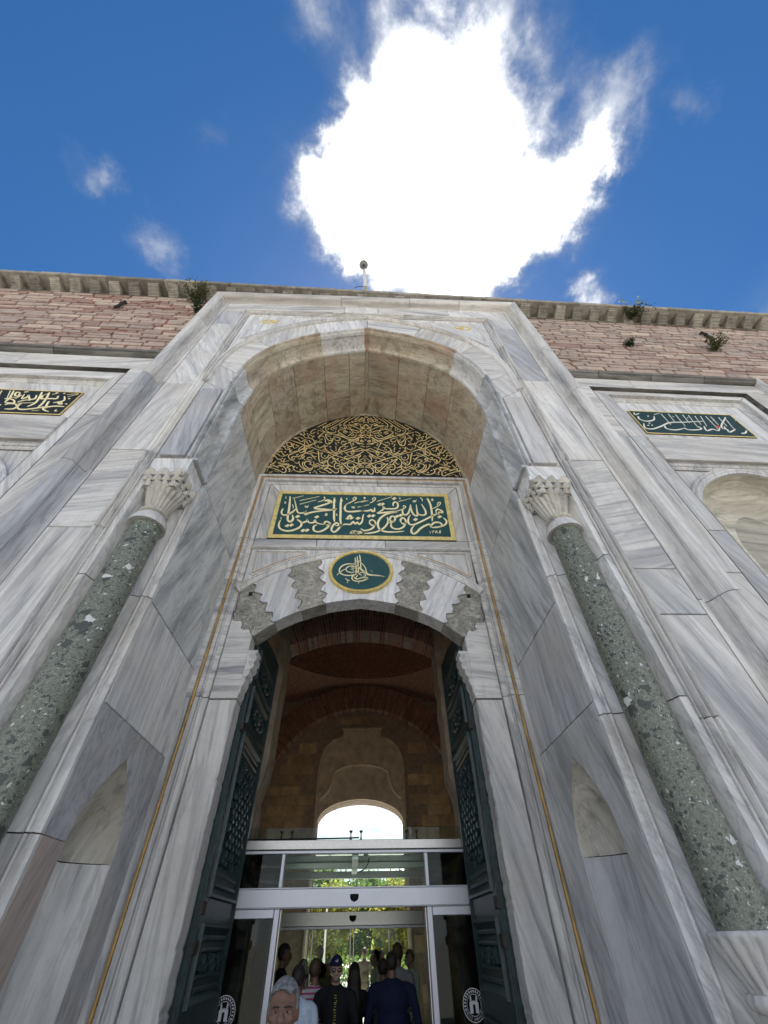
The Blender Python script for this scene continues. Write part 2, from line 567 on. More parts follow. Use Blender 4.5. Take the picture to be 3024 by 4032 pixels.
def breccia():
    k = Mat('green_breccia')
    sv, src = k.coords(True, (0, 0, 0), (1, 1, 1))
    wob = k.noise(src, 9.0, 4, 0.6)
    v2 = k.n('ShaderNodeVectorMath', operation='MULTIPLY_ADD')
    cw = k.n('ShaderNodeCombineXYZ')
    for i in range(3):
        k.l(wob, cw.inputs[i])
    k.l(cw.outputs[0], v2.inputs[0])
    v2.inputs[1].default_value = (0.11, 0.09, 0.08)
    k.l(src, v2.inputs[2])
    wv = v2.outputs[0]
    ground = k.ramp(k.noise(src, 34, 7, 0.72), [(0.3, (0.085, 0.10, 0.075)), (0.5, (0.165, 0.185, 0.14)), (0.7, (0.27, 0.285, 0.22))])
    def cells(scale, stops, amt, cin):
        q = k.n('ShaderNodeTexVoronoi', feature='F1')
        q.inputs['Scale'].default_value = scale
        k.l(wv, q.inputs['Vector'])
        sp = k.n('ShaderNodeSeparateColor')
        k.l(q.outputs['Color'], sp.inputs[0])
        rp = k.n('ShaderNodeValToRGB')
        rp.color_ramp.interpolation = 'CONSTANT'
        e = rp.color_ramp.elements
        while len(e) < len(stops):
            e.new(0.5)
        for el, (p, cc) in zip(e, stops):
            el.position = p
            el.color = cc
        k.l(sp.outputs[0], rp.inputs[0])
        m_ = k.n('ShaderNodeMath', operation='MULTIPLY')
        k.l(rp.outputs[1], m_.inputs[0])
        m_.inputs[1].default_value = amt
        return k.mix(m_.outputs[0], cin, rp.outputs[0])
    o0 = (0, 0, 0, 0)
    c = cells(110, [(0.0, (0.08, 0.095, 0.08, 1)), (0.20, o0), (0.55, (0.30, 0.32, 0.26, 0.5)), (0.72, o0), (0.98, (0.50, 0.51, 0.46, 1))], 0.85, ground)
    c = cells(46, [(0.0, (0.045, 0.055, 0.05, 1)), (0.12, o0), (0.66, (0.15, 0.17, 0.135, 0.5)), (0.80, o0), (0.986, (0.58, 0.60, 0.57, 1))], 1.0, c)
    c = cells(14, [(0.0, (0.04, 0.048, 0.042, 0.9)), (0.075, o0), (0.5, (0.20, 0.205, 0.155, 0.3)), (0.7, o0), (0.988, (0.62, 0.64, 0.62, 1))], 0.95, c)
    k.color(c)
    k.set(Roughness=0.42)
    k.bump(k.noise(src, 40, 5, 0.6), 0.12, 0.004)
    return k.m
M_BRECCIA = breccia()
M_GOLD = simple('gilding', (0.86, 0.66, 0.26), 0.40, 0.25, 0.25, 14, 0.1, spec=0.5)
M_GOLDLEAF = simple('gold_lettering', (0.97, 0.86, 0.52), 0.5, 0.0, 0.05, 9, 0.0, spec=0.5)
M_OLDGOLD = simple('worn_gold_lettering', (0.88, 0.68, 0.33), 0.45, 0.0, 0.18, 4, 0.0, spec=0.5)
M_GILTROD = simple('gilt_rod', (0.56, 0.34, 0.10), 0.5, 0.3, 0.4, 5, 0.2)
M_GREEN = simple('green_panel_paint', (0.018, 0.075, 0.078), 0.5, 0, 0.12, 5, 0.0)
M_GREEND = simple('deep_green_panel_paint', (0.012, 0.042, 0.038), 0.5, 0, 0.15, 5, 0.0)
M_FRIEZE = simple('shade_dark_brick_fill', (0.13, 0.075, 0.055), 0.95, 0, 0.4, 9, 0.4)  # brown brick, darkened to stand in for shade between the brackets
M_BLACKG = simple('black_green_panel_paint', (0.010, 0.014, 0.0125), 0.5, 0, 0.2, 5, 0.0)
M_SILVER = simple('silver_lettering', (0.80, 0.79, 0.68), 0.5, 0.1, 0.1, 9, 0.0)
M_REDDOT = simple('red_inlay', (0.55, 0.10, 0.05), 0.5, 0, 0.1, 9, 0.0)
def wall_stone():
    k = Mat('limestone_wall_block')
    sv, src = k.coords(True)
    n = k.noise(src, 6.0, 7, 0.65, 0.2)
    oi = k.n('ShaderNodeObjectInfo')
    tone = k.ramp(oi.outputs['Random'], [(0.0, (0.31, 0.20, 0.165)), (0.25, (0.35, 0.27, 0.23)), (0.5, (0.40, 0.33, 0.285)), (0.75, (0.44, 0.335, 0.28)), (1.0, (0.55, 0.46, 0.375))])
    c = k.mix(0.8, tone, k.ramp(n, [(0.28, (0.55, 0.53, 0.51)), (0.5, (1, 1, 1)), (0.75, (1.15, 1.12, 1.08))]), 'MULTIPLY')
    big = k.noise(src, 0.7, 4, 0.6)
    c = k.mix(k.rng(big, 0.5, 0.8, 0, 0.5), c, (0.19, 0.18, 0.165))
    k.color(c)
    k.set(Roughness=0.9)
    k.bump(n, 0.55, 0.02)
    return k.m
M_WSTONE = wall_stone()
M_RMORTAR = simple('red_mortar', (0.38, 0.14, 0.105), 0.95, 0, 0.35, 6, 0.4, False, 0.01)
def cornice_stone():
    k = Mat('cornice_limestone')
    sv, src = k.coords(True)
    n = k.noise(src, 4.5, 7, 0.65, 0.3)
    c = k.ramp(n, [(0.28, (0.15, 0.14, 0.12)), (0.45, (0.32, 0.30, 0.255)), (0.6, (0.43, 0.405, 0.34)), (0.78, (0.54, 0.50, 0.41))])
    c = k.mix(1.0, c, k.objrand(0.5, 1.0), 'MULTIPLY')
    k.color(c)
    k.set(Roughness=0.9)
    k.bump(n, 0.6, 0.02)
    return k.m
M_CORN = cornice_stone()
M_BRICK = simple('old_red_brick', (0.36, 0.20, 0.145), 0.92, 0, 0.35, 9, 0.4, True, 0.008, 0.2, (0.6, 1.25))
M_BMORTAR = simple('pale_brick_mortar', (0.40, 0.33, 0.27), 0.95, 0, 0.25, 9, 0.3, False)
M_ASHLAR = simple('hall_ashlar', (0.62, 0.49, 0.32), 0.92, 0, 0.3, 3, 0.4, True, 0.01, 0.2, (0.7, 1.15))
M_PIER = simple('pier_rough_stone', (0.34, 0.285, 0.21), 0.92, 0, 0.3, 4, 0.5, True, 0.015)
M_PLASTER = simple('hall_pale_stone', (0.76, 0.68, 0.54), 0.9, 0, 0.25, 3, 0.3)
M_DOOR = simple('dark_green_door_paint', (0.022, 0.045, 0.047), 0.42, 0, 0.5, 12, 0.25, True, 0.006, 0.5)
M_IRON = simple('dark_iron', (0.055, 0.05, 0.045), 0.6, 0.6, 0.3, 20, 0.3)
M_ALU = simple('silver_anodised_aluminium', (0.62, 0.64, 0.70), 0.38, 0.35, 0.04, 4, 0.0)
M_STEEL = simple('brushed_stainless_steel', (0.50, 0.49, 0.47), 0.33, 0.8, 0.08, 30, 0.05)
M_BLACKPL = simple('black_plastic', (0.012, 0.012, 0.014), 0.35, 0, 0.2, 20, 0.0)
M_WHITEPL = simple('white_plastic', (0.62, 0.62, 0.60), 0.4, 0, 0.08, 10, 0.0)
M_BOUNCE = simple('pale_bounce_ground', (0.42, 0.40, 0.35), 0.9, 0, 0.25, 3, 0.3, False, 0.01)  # pale ground colour chosen to reflect light into the hall
M_GROUND = simple('stone_paving', (0.27, 0.255, 0.23), 0.85, 0, 0.25, 1.5, 0.3, False, 0.01)
M_PRINT = simple('white_print', (0.75, 0.76, 0.78), 0.6, 0, 0.03, 5, 0.0)
def glass(name, tint=(0.86, 0.93, 0.90), refl=0.04, dark=0.0):
    k = Mat(name)
    tr = k.n('ShaderNodeBsdfTransparent')
    tr.inputs[0].default_value = (*[t * (1 - dark) for t in tint], 1)
    gl = k.n('ShaderNodeBsdfGlossy')
    gl.inputs['Roughness'].default_value = 0.02
    gl.inputs['Color'].default_value = (0.9, 0.95, 0.95, 1)
    fr = k.n('ShaderNodeFresnel')
    fr.inputs['IOR'].default_value = 1.22
    mx = k.n('ShaderNodeMixShader')
    add = k.n('ShaderNodeMath', operation='ADD')
    k.l(fr.outputs[0], add.inputs[0])
    add.inputs[1].default_value = refl - 0.04
    add.use_clamp = True
    k.l(add.outputs[0], mx.inputs[0])
    k.l(tr.outputs[0], mx.inputs[1])
    k.l(gl.outputs[0], mx.inputs[2])
    k.l(mx.outputs[0], k.out.inputs[0])
    return k.m
M_GLASS = glass('clear_glass')
M_GLASSD = glass('shade_tinted_side_glass', (0.36, 0.40, 0.385), 0.05)  # dark tint stands in for the dim interior behind the panes
def leaf_mat(name, c1, c2):
    k = Mat(name)
    sv, src = k.coords(True)
    n = k.noise(src, 1.3, 3, 0.5)
    c = k.ramp(n, [(0.35, c1), (0.65, c2)])
    k.color(c)
    k.set(Roughness=0.6)
    tr = k.n('ShaderNodeBsdfTranslucent')
    k.l(c, tr.inputs[0])
    mx = k.n('ShaderNodeMixShader')
    mx.inputs[0].default_value = 0.6
    k.l(k.b.outputs[0], mx.inputs[1])
    k.l(tr.outputs[0], mx.inputs[2])
    k.l(mx.outputs[0], k.out.inputs[0])
    return k.m
M_LEAF = leaf_mat('green_leaf', (0.07, 0.13, 0.03), (0.17, 0.23, 0.05))
M_LEAFY = leaf_mat('yellow_green_leaf', (0.20, 0.22, 0.045), (0.36, 0.34, 0.07))
M_LEAFD = leaf_mat('dark_leaf', (0.02, 0.045, 0.02), (0.045, 0.075, 0.03))
M_WEED = leaf_mat('wall_weed_leaf', (0.035, 0.055, 0.02), (0.10, 0.115, 0.035))
M_BARK = simple('bark', (0.12, 0.09, 0.065), 0.9, 0, 0.4, 8, 0.5)

# ------------------------------------------------------------------ ground
g = MB()
g.grid([[(x, y, 0.0) for x in (-400, -60, -15, 0, 15, 60, 400)] for y in (-400, -60, -15, 5, 25, 60, 400)])
ground = tag(g.build('ground', M_GROUND), kind='structure')
g = MB()
g.grid([[(x, y, 0.004) for x in (-60, -8, 8, 60)] for y in (20.6, 30, 60, 120)])
tag(g.build('courtyard_bounce_ground', M_BOUNCE), kind='structure')  # pale sheet added over the ground to bounce light into the hall

# ------------------------------------------------------------------ the marble portal
YF, YS, YB = 3.68, 4.19, 6.0
gate = empty('palace_gate', (0, YF, 0), 0, 'tall grey-veined marble palace gate with a deep arched niche and gilt inscriptions', 'gate')
GAP = 0.005
def slab(poly, y, mat, name='marble_slab', depth=0.10, ch=0.006, parent=None, jit=0.0):
    if jit:
        poly = [(a + random.uniform(-jit, jit), b + random.uniform(-jit, jit)) for a, b in poly]
    m = MB()
    m.slab(inset(ccw(poly), GAP), wall_map(y), depth, ch)
    return m.build(name, mat, parent or gate)
def ccw(p):
    a = sum(p[i][0] * p[(i + 1) % len(p)][1] - p[(i + 1) % len(p)][0] * p[i][1] for i in range(len(p)))
    return p if a > 0 else list(reversed(p))
def rect(a0, a1, b0, b1):
    return [(a0, b0), (a1, b0), (a1, b1), (a0, b1)]
# --- outer frame moulding: roll, cove, arris, mitred at the top corners
FW, FH = 3.85, 13.90
FP = [(0.37, 4.12), (0.37, 3.66)] + [(0.245 + 0.112 * math.cos(R(a)), 3.60 - 0.112 * math.sin(R(a))) for a in range(-5, 200, 17)]
FP += [(0.130, 3.66), (0.126, 3.605), (0.108, 3.60), (0.106, 3.64), (0.094, 3.69), (0.070, 3.725), (0.035, 3.742), (0.0, 3.745), (0.0, 3.76), (-0.014, 3.76), (-0.014, 3.68), (-0.068, 3.68), (-0.07, 3.80)]
def amp(prof, y0, k):
    return [(d, y0 + (y - y0) * k if abs(y - y0) < 0.09 else y) for d, y in prof]
def leg(prof, W, sgn, z0, z1, top=None, name='frame_moulding', mat=None, smooth=35):
    # vertical run; when top is given the upper end is mitred (z = H + d)
    m = MB()
    lo = [(sgn * (W + d), y, z0 + GAP) for d, y in prof]
    hi = [(sgn * (W + d), y, (top + d) if top is not None else z1 - GAP) for d, y in prof]
    m.grid([lo, hi])
    k = len(prof)
    m.f.append(tuple(range(k)))
    m.f.append(tuple(range(2 * k - 1, k - 1, -1)))
    return m.build(name, mat or random.choice((MV, MB_, MP)), gate, smooth)
def cross(prof, W, H, x0, x1, miter0, miter1, name='frame_moulding', mat=None, smooth=35):
    m = MB()
    a = [((-(W + d)) if miter0 else x0 + GAP, y, H + d) for d, y in prof]
    b = [((W + d) if miter1 else x1 - GAP, y, H + d) for d, y in prof]
    m.grid([a, b])
    k = len(prof)
    m.f.append(tuple(range(k)))
    m.f.append(tuple(range(2 * k - 1, k - 1, -1)))
    return m.build(name, mat or MH, gate, smooth)
for sgn, js in ((-1, [0, 2.9, 6.45, 9.15, 12.2]), (1, [0, 4.35, 9.0, 11.0])):
    for i, z0 in enumerate(js):
        if i + 1 < len(js):
            leg(FP, FW, sgn, z0, js[i + 1], mat=MB_ if sgn < 0 and i in (1, 2) else MV)
        else:
            leg(FP, FW, sgn, z0, None, FH, mat=MV)
xs = [-4, -0.75, 1.15, 2.55, 4]
for i in range(4):
    cross(FP, FW, FH, xs[i], xs[i + 1], i == 0, i == 3)
# --- flat strip beside the moulding
def strip(sgn, u0, u1, zs, mats, y=YF, depth=0.1):
    for i in range(len(zs) - 1):
        slab(rect(*sorted((sgn * u0, sgn * u1)), zs[i], zs[i + 1]), y + random.uniform(-0.003, 0.003), mats[i % len(mats)], depth=depth)
strip(-1, 3.215, 3.776, [0, 1.9, 5.32, 6.94, 9.1, 12.28, 13.22], [MV, MD2, MH, MD2, MP, MB_])
strip(1, 3.215, 3.776, [0, 2.1, 4.16, 4.78, 6.93, 9.65, 12.58, 13.22], [MV, MD, MP, MH, MD, MB_, MP])
tx = [-3.776, -0.62, 0.28, 2.2, 3.776]
for i in range(4):
    slab(rect(tx[i], tx[i + 1], 13.226, 13.826), YF, (MH, MP, MH, MP)[i])
# --- fine groove moulding inside the strip
GW, GH = 3.06, 13.07
GP = [(0.151, 3.80), (0.151, 3.668), (0.143, 3.652), (0.125, 3.645), (0.108, 3.652), (0.100, 3.672), (0.090, 3.672), (0.082, 3.660), (0.060, 3.656), (0.045, 3.668), (0.040, 3.690), (0.022, 3.690), (0.016, 3.676), (0.002, 3.676), (0.0, 3.80)]
GP = amp(GP, 3.69, 1.7)
for sgn, js in ((-1, [0, 2.3, 5.30, 6.86, 9.55, 11.15]), (1, [0, 3.1, 6.86, 9.6, 11.3])):
    for i, z0 in enumerate(js):
        leg(GP, GW, sgn, z0, js[i + 1] if i + 1 < len(js) else None, GH if i + 1 == len(js) else None, 'groove_moulding', MV)
for x0, x1, a, b in ((-3.1, -0.9, 1, 0), (-0.9, 0.95, 0, 0), (0.95, 3.1, 0, 1)):
    cross(GP, GW, GH, x0, x1, a, b, 'groove_moulding')
# --- arch curves (half, from spring to crown)
O_half = [(2.58, 8.9), (2.575, 9.2), (2.55, 9.5), (2.49, 9.95), (2.37, 10.40), (2.17, 10.84), (1.92, 11.19), (1.5, 11.57), (1.0, 11.88), (0.5, 12.10), (0.0, 12.28)]
H_half = [(3.03, 9.2), (3.03, 9.55), (3.02, 9.9), (2.98, 10.3), (2.86, 10.8), (2.62, 11.3), (2.3, 11.75), (1.8, 12.22), (1.2, 12.58), (0.6, 12.82), (0.0, 12.97)]
OC = mirror_curve(catmull(O_half, 4))
HC = mirror_curve(catmull(H_half, 4))
NC = len(OC)
# voussoir slabs between the opening and the hood moulding
cuts = [0, 9, 21, 31, 40, 49, 59, 71, 80]
for i in range(len(cuts) - 1):
    a, b = cuts[i], cuts[i + 1]
    poly = [OC[k] for k in range(a, b + 1)] + [HC[k] for k in range(b, a - 1, -1)]
    slab(poly, YF + 0.01, (MP, MH, MD, MP, MH, MD2, MH, MP)[i], 'voussoir')
# vertical pieces under them
for sgn in (-1, 1):
    slab([(sgn * 2.58, 8.87), (sgn * 3.058, 8.87), (sgn * 3.058, 9.2), (sgn * 3.03, 9.2), (sgn * 2.58, 8.9)], YF + 0.01, MP)
    slab(rect(*sorted((sgn * 2.58, sgn * 3.058)), 6.77, 8.87), YF + 0.012, MP)
    slab(rect(*sorted((sgn * 2.615, sgn * 2.985)), 6.775, 8.86), YF - 0.045, MB_ if sgn < 0 else MP, 'raised_slab', 0.055)
# spandrels with a sunk triangular panel, gilt crescent and star
SPH = [p for p in HC if p[0] <= 0]
for sgn in (-1, 1):
    side = [(sgn * -p[0], p[1]) for p in SPH]
    poly = side + [(0, GH - 0.004), (sgn * 3.056, GH - 0.004), (sgn * 3.056, 9.2)]
    slab(poly, YF + 0.02, MP, 'spandrel')
    tri = [p for p in offset_curve(HC, -0.20) if p[0] < -0.95 and p[1] > 11.35]
    tri = [(sgn * -p[0], p[1]) for p in tri]
    inner = tri + [(sgn * 1.02, GH - 0.10), (sgn * 2.90, GH - 0.10), (sgn * 2.90, tri[0][1])]
    m = MB()
    loop = ccw(inner)
    lo, li = loop, inset(loop, 0.035)
    li2 = inset(loop, 0.07)
    m.grid([[(a, YF + 0.022, b) for a, b in lo], [(a, YF - 0.012, b) for a, b in inset(loop, 0.012)], [(a, YF - 0.010, b) for a, b in li], [(a, YF + 0.021, b) for a, b in li2]], close_u=True)
    m.build('spandrel_moulding', MP, gate, 35)
    # crescent
    cx, cz = sgn * 2.54, 12.56
    m = MB()
    n = 20
    pts = []
    for k in range(n + 1):
        a = R(40 + 280 * k / n)
        pts.append((-sgn * math.cos(a) * 0.17 + cx - sgn * 0.05, cz + math.sin(a) * 0.13))
    for k in range(n, -1, -1):
        a = R(47 + 266 * k / n)
        pts.append((-sgn * math.cos(a) * 0.135 + cx - sgn * 0.075, cz + 0.004 + math.sin(a) * 0.105))
    m.slab(ccw(pts), wall_map(YF + 0.004), 0.02, 0.001)
    m.build('gilt_crescent', M_GOLD, gate)
    m = MB()
    st = []
    for k in range(16):
        a = R(22.5 * k)
        rr = 0.12 if k % 2 == 0 else 0.04
        st.append((cx - sgn * 0.20 + rr * math.cos(a) * 1.1, cz + 0.01 + rr * 0.8 * math.sin(a)))
    m.slab(ccw(st), wall_map(YF + 0.004), 0.02, 0.001)
    m.build('gilt_star', M_GOLD, gate)
# hood moulding along the hood curve
HP = [(0.05, 3.72), (0.05, 3.672), (0.040, 3.655), (0.022, 3.650), (0.008, 3.664), (-0.004, 3.664), (-0.010, 3.645), (-0.030, 3.640), (-0.045, 3.655), (-0.048, 3.72)]
HP = amp(HP, 3.70, 1.5)
hc = [0, 22, 40, 58, 80]
for i in range(4):
    m = MB()
    sweep_arch(m, HC, HP, hc[i], hc[i + 1])
    m.build('hood_moulding', MP if i % 2 else MV, gate, 35)
# --- inner order of the arch: fillets, soffit band and cove, carried down to the impost
OCx = [(-2.58, 6.78), (-2.58, 7.6), (-2.58, 8.4)] + OC + [(2.58, 8.4), (2.58, 7.6), (2.58, 6.78)]
IP = [(-0.004, 3.80), (-0.004, 3.652), (0.028, 3.652), (0.033, 3.66), (0.034, 3.745), (0.044, 3.745), (0.046, 3.712), (0.072, 3.712), (0.078, 3.722), (0.080, 3.80), (0.070, 3.81), (0.070, 4.03), (0.080, 4.045), (0.090, 4.085), (0.118, 4.12), (0.140, 4.13), (0.150, 4.145), (0.150, 4.19), (0.02, 4.19)]
ic = [0, 2, 7, 14, 25, 34, 42, 44, 52, 61, 72, 79, 84, 86]
for i in range(len(ic) - 1):
    m = MB()
    sweep_arch(m, OCx, IP, ic[i], ic[i + 1])
    # a hair of space at the joints
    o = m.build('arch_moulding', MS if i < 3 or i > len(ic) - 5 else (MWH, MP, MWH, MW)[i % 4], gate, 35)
# --- barrel vault over the niche
VC = offset_curve(OC, 0.150)
def vault_piece(i0, i1, y0, y1, mat):
    m = MB()
    nn = normals2(VC)
    t0, t1 = 0.006, 0.0
    rows = []
    def pt(i, off, y, du=0.0):
        j = min(i + 1, len(VC) - 1) if du > 0 else max(i - 1, 0)
        dx, dz = VC[j][0] - VC[i][0], VC[j][1] - VC[i][1]
        l = math.hypot(dx, dz) or 1
        return (VC[i][0] + nn[i][0] * off + dx / l * abs(du), y, VC[i][1] + nn[i][1] * off + dz / l * abs(du))
    idx = list(range(i0, i1 + 1))
    def row(y, off, g):
        return [pt(i, off, y, g if i == i0 else (-g if i == i1 else 0)) for i in idx]
    g = 0.003
    m.grid([row(y0 + 0.003, -0.12, g), row(y0 + 0.003, -0.003, g), row(y0 + 0.006, 0.0, g * 2), row(y1 - 0.006, 0.0, g * 2), row(y1 - 0.003, -0.003, g), row(y1 - 0.003, -0.12, g)])
    # side skirts
    for e, s in ((i0, g), (i1, -g)):
        m.add([pt(e, 0, y0 + 0.011, s * 2), pt(e, 0, y1 - 0.011, s * 2), pt(e, -0.12, y1 - 0.005, s), pt(e, -0.12, y0 + 0.005, s)], [(0, 1, 2, 3)])
    m.build('vault_slab', mat, gate, 30)
vc = [1, 9, 17, 25, 31, 36, 39, 41, 47, 53, 60, 71, 79]
for i in range(len(vc) - 1):
    ys = [YS]
    if i in (5, 6):
        ys += [5.15]
    elif i % 3 == 0:
        ys += [4.75]
    elif i % 3 == 1:
        ys += [5.35]
    elif i == 8:
        ys += [4.62]
    ys += [YB - 0.02]
    for a, b in zip(ys, ys[1:]):
        vault_piece(vc[i], vc[i + 1], a, b, random.choice((MW, MWH, MWH)))
# --- reveals (side walls of the niche)
def xmap(x, sgn):
    return lambda a, b, c: (x + (-c if sgn < 0 else c), a, b)
NY, NZ = 5.035, 2.45
def niche_half(z):
    # half width of the little pointed niche at height z
    if z <= 2.45:
        return 0.487
    t = (z - 2.45) / (3.18 - 2.45)
    return 0.487 * (1 - t ** 1.75)
for sgn in (-1, 1):
    X = sgn * 2.43
    mp = xmap(X, sgn)
    zs = [2.45 + 0.73 * k / 12 for k in range(13)]
    nich = [(NY - niche_half(z), z) for z in zs] + [(NY + niche_half(z), z) for z in reversed(zs[:-1])]
    poly = [(YS, 0), (NY - 0.487, 0)] + nich + [(NY + 0.487, 0), (YB - 0.01, 0), (YB - 0.01, 3.445), (YS, 3.445)]
    if sgn < 0:
        poly = [(YS, 2.42), (NY - 0.487, 2.42)] + nich + [(NY + 0.487, 0), (YB - 0.01, 0), (YB - 0.01, 3.445), (YS, 3.445)]
        m = MB()
        m.slab(inset(ccw(rect(YS, NY - 0.487, 0, 2.42)), 0.002), mp, 0.06, 0.004)
        m.build('reveal_slab', MR, gate)
    m = MB()
    m.slab(inset(ccw(poly), 0.002), mp, 0.06, 0.004)
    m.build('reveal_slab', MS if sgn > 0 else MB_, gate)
    joints = [3.445, 4.60, 6.71, 8.95] if sgn < 0 else [3.445, 4.65, 6.78, 8.95]
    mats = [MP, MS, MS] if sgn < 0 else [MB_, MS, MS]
    for (a, b), mt in zip(zip(joints, joints[1:]), mats):
        if sgn < 0 and a > 6:
            parts = [(YS, 5.0), (5.0, YB - 0.01)]
        else:
            parts = [(YS, YB - 0.01)]
        for p0, p1 in parts:
            m = MB()
            m.slab(inset(ccw(rect(p0, p1, a, b)), GAP), mp, 0.08, 0.005)
            m.build('reveal_slab', mt, gate)
    # concave body of the niche, in two blocks with an open bed joint between them
    for (za, zb, dep) in ((0.0, 2.362, 0.36), (2.372, 3.176, 0.405)):
        rows = []
        for k in range(15):
            z = za + (zb - za) * k / 14
            w = max(niche_half(z), 0.002)
            if za == 0.0:
                rows.append([(X + sgn * 0.004, NY - w, z), (X + sgn * (0.004 + dep * 0.55), NY - 0.80 * w, z), (X + sgn * (0.004 + dep), NY - 0.50 * w, z), (X + sgn * (0.004 + dep), NY + 0.50 * w, z), (X + sgn * (0.004 + dep * 0.55), NY + 0.80 * w, z), (X + sgn * 0.004, NY + w, z)])
            else:
                rows.append([(X + sgn * (0.004 + dep * math.sin(R(a)) * (w / 0.487) ** 0.55), NY - w * math.cos(R(a)), z) for a in range(0, 181, 12)])
        m = MB()
        m.grid(rows)
        m.build('niche_block', MN if za > 0 else (MV if sgn < 0 else MB_), gate, 50 if za > 0 else False)
    m = MB()
    m.box(*sorted((X + sgn * 0.42, X + sgn * 0.46)), NY - 0.6, NY + 0.6, 0, 3.3)
    m.build('niche_backing', M_DARKJOINT, gate)
# --- notched corner behind the column, below the impost
NP = [(3.058, 3.80), (3.058, 3.69), (2.985, 3.69), (2.965, 3.76), (2.92, 3.85), (2.85, 3.94), (2.76, 4.02), (2.66, 4.08), (2.58, 4.11), (2.545, 4.12), (2.540, 4.105), (2.520, 4.095), (2.503, 4.105), (2.500, 4.122), (2.486, 4.122), (2.480, 4.110), (2.462, 4.110), (2.456, 4.128), (2.445, 4.138), (2.430, 4.150), (2.430, 4.186), (2.50, 4.20)]
for sgn, js in ((-1, [0, 2.42, 4.62, 6.51]), (1, [0, 3.3, 5.0, 6.51])):
    for a, b in zip(js, js[1:]):
        m = MB()
        m.grid([[(sgn * u, y, a + GAP) for u, y in NP], [(sgn * u, y, b - GAP) for u, y in NP]])
        m.build('corner_recess', MP if sgn > 0 else MV, gate, 35)
    m = MB()
    m.slab([(2.502, 3.69), (3.055, 3.69), (3.055, 4.18), (2.502, 4.18)], lambda a, b, c: (sgn * a, b, 6.52 + c), 0.235, 0.008)
    m.build('impost_block', MP, gate)
    m = MB()
    m.slab([(2.44, 3.70), (2.62, 3.70), (2.62, 4.16), (2.44, 4.16)], lambda a, b, c: (sgn * a, b, 6.745 + c), 0.05, 0.004)
    m.build('impost_return', MS, gate)
# --- back wall of the niche
bw = lambda: wall_map(YB)
# marble rim round the tympanum
T_half = [(2.335, 9.31), (2.27, 9.75), (2.19, 10.15), (2.04, 10.55), (1.80, 10.98), (1.5, 11.34), (1.1, 11.66), (0.75, 11.85), (0.35, 11.99), (0.0, 12.05)]
TC = mirror_curve(catmull(T_half, 4))
rimo = offset_curve(TC, -0.10)
for a, b in ((0, 24), (24, 48), (48, len(TC) - 1)):
    poly = [TC[k] for k in range(a, b + 1)] + [rimo[k] for k in range(b, a - 1, -1)]
    slab(poly, YB - 0.03, MW, 'tympanum_rim', 0.06)
for x0, x1 in ((-2.43, 0.28), (0.28, 2.43)):
    slab(rect(x0, x1, 9.205, 9.305), YB - 0.035, MH, 'sill', 0.10)
# moulded architrave: gilt rod, fillets, groove; up the jambs and across the head
AW, AH = 2.33, 9.18
rod = [(0.016 * math.cos(R(a)), 5.985 - 0.016 * math.sin(R(a))) for a in range(0, 360, 40)]
def arch_rect(prof, name, mat, closed=False, z0=0.0, smooth=35):
    m = MB()
    rows = [[(-(AW + d), y, z0) for d, y in prof], [(-(AW + d), y, AH + d) for d, y in prof], [(AW + d, y, AH + d) for d, y in prof], [(AW + d, y, z0) for d, y in prof]]
    m.grid(rows, close_u=closed)
    return m.build(name, mat, gate, smooth)
arch_rect(rod, 'gilt_rod', M_GILTROD, True)
AP = [(0.098, 6.05), (0.098, 5.972), (0.030, 5.972), (0.026, 6.0), (-0.026, 6.0), (-0.030, 5.975), (-0.085, 5.975), (-0.093, 5.985), (-0.100, 5.972), (-0.112, 5.966), (-0.122, 5.972), (-0.128, 6.0), (-0.150, 6.006), (-0.190, 6.006), (-0.200, 6.012), (-0.208, 6.03), (-0.214, 6.03), (-0.216, 6.0)]
AP = [(d, 6.0 + (y - 6.0) * 1.6 if y < 6.04 else y) for d, y in AP]
for sgn, js in ((-1, [0, 4.22, 6.25, 7.28]), (1, [0, 4.24, 6.28, 7.30])):
    for i, z0 in enumerate(js):
        m = MB()
        last = i + 1 == len(js)
        lo = [(sgn * (AW + d), y, z0 + GAP) for d, y in AP]
        hi = [(sgn * (AW + d), y, AH + d if last else js[i + 1] - GAP) for d, y in AP]
        m.grid([lo, hi])
        m.build('architrave', (MV, MH, MH, MV)[i], gate, 35)
for x0, x1, a, b in ((-3, 0.3, 1, 0), (0.3, 3, 0, 1)):
    m = MB()
    m.grid([[(-(AW + d) if a else x0 + GAP, y, AH + d) for d, y in AP], [((AW + d) if b else x1 - GAP, y, AH + d) for d, y in AP]])
    m.build('architrave', MP, gate, 35)
# splayed slabs round the rectangular inscription
PX, PZ0, PZ1 = 1.885, 7.31, 8.715
IX, IZ = AW - 0.216, AH - 0.216
slab([(-IX, IZ), (-PX, PZ1), (PX, PZ1), (IX, IZ)], YB, MP)
for sgn in (-1, 1):
    slab([(sgn * IX, IZ), (sgn * PX, PZ1), (sgn * PX, PZ0 - 0.02), (sgn * IX, PZ0 - 0.02)], YB, MD if sgn < 0 else MV)
for x0, x1 in ((-IX, -0.9), (-0.9, 0.45), (0.45, IX)):
    slab(rect(x0, x1, 7.075, PZ0 - 0.02), YB, MH if x0 != -0.9 else WHT)
m = MB()
m.grid([[(-IX, y, z) for y, z in ((6.02, 7.07), (5.955, 7.07), (5.95, 7.06), (5.955, 7.045), (5.975, 7.04), (5.985, 7.03), (6.02, 7.025))], [(IX, y, z) for y, z in ((6.02, 7.07), (5.955, 7.07), (5.95, 7.06), (5.955, 7.045), (5.975, 7.04), (5.985, 7.03), (6.02, 7.025))]])
m.build('string_moulding', MP, gate, 35)
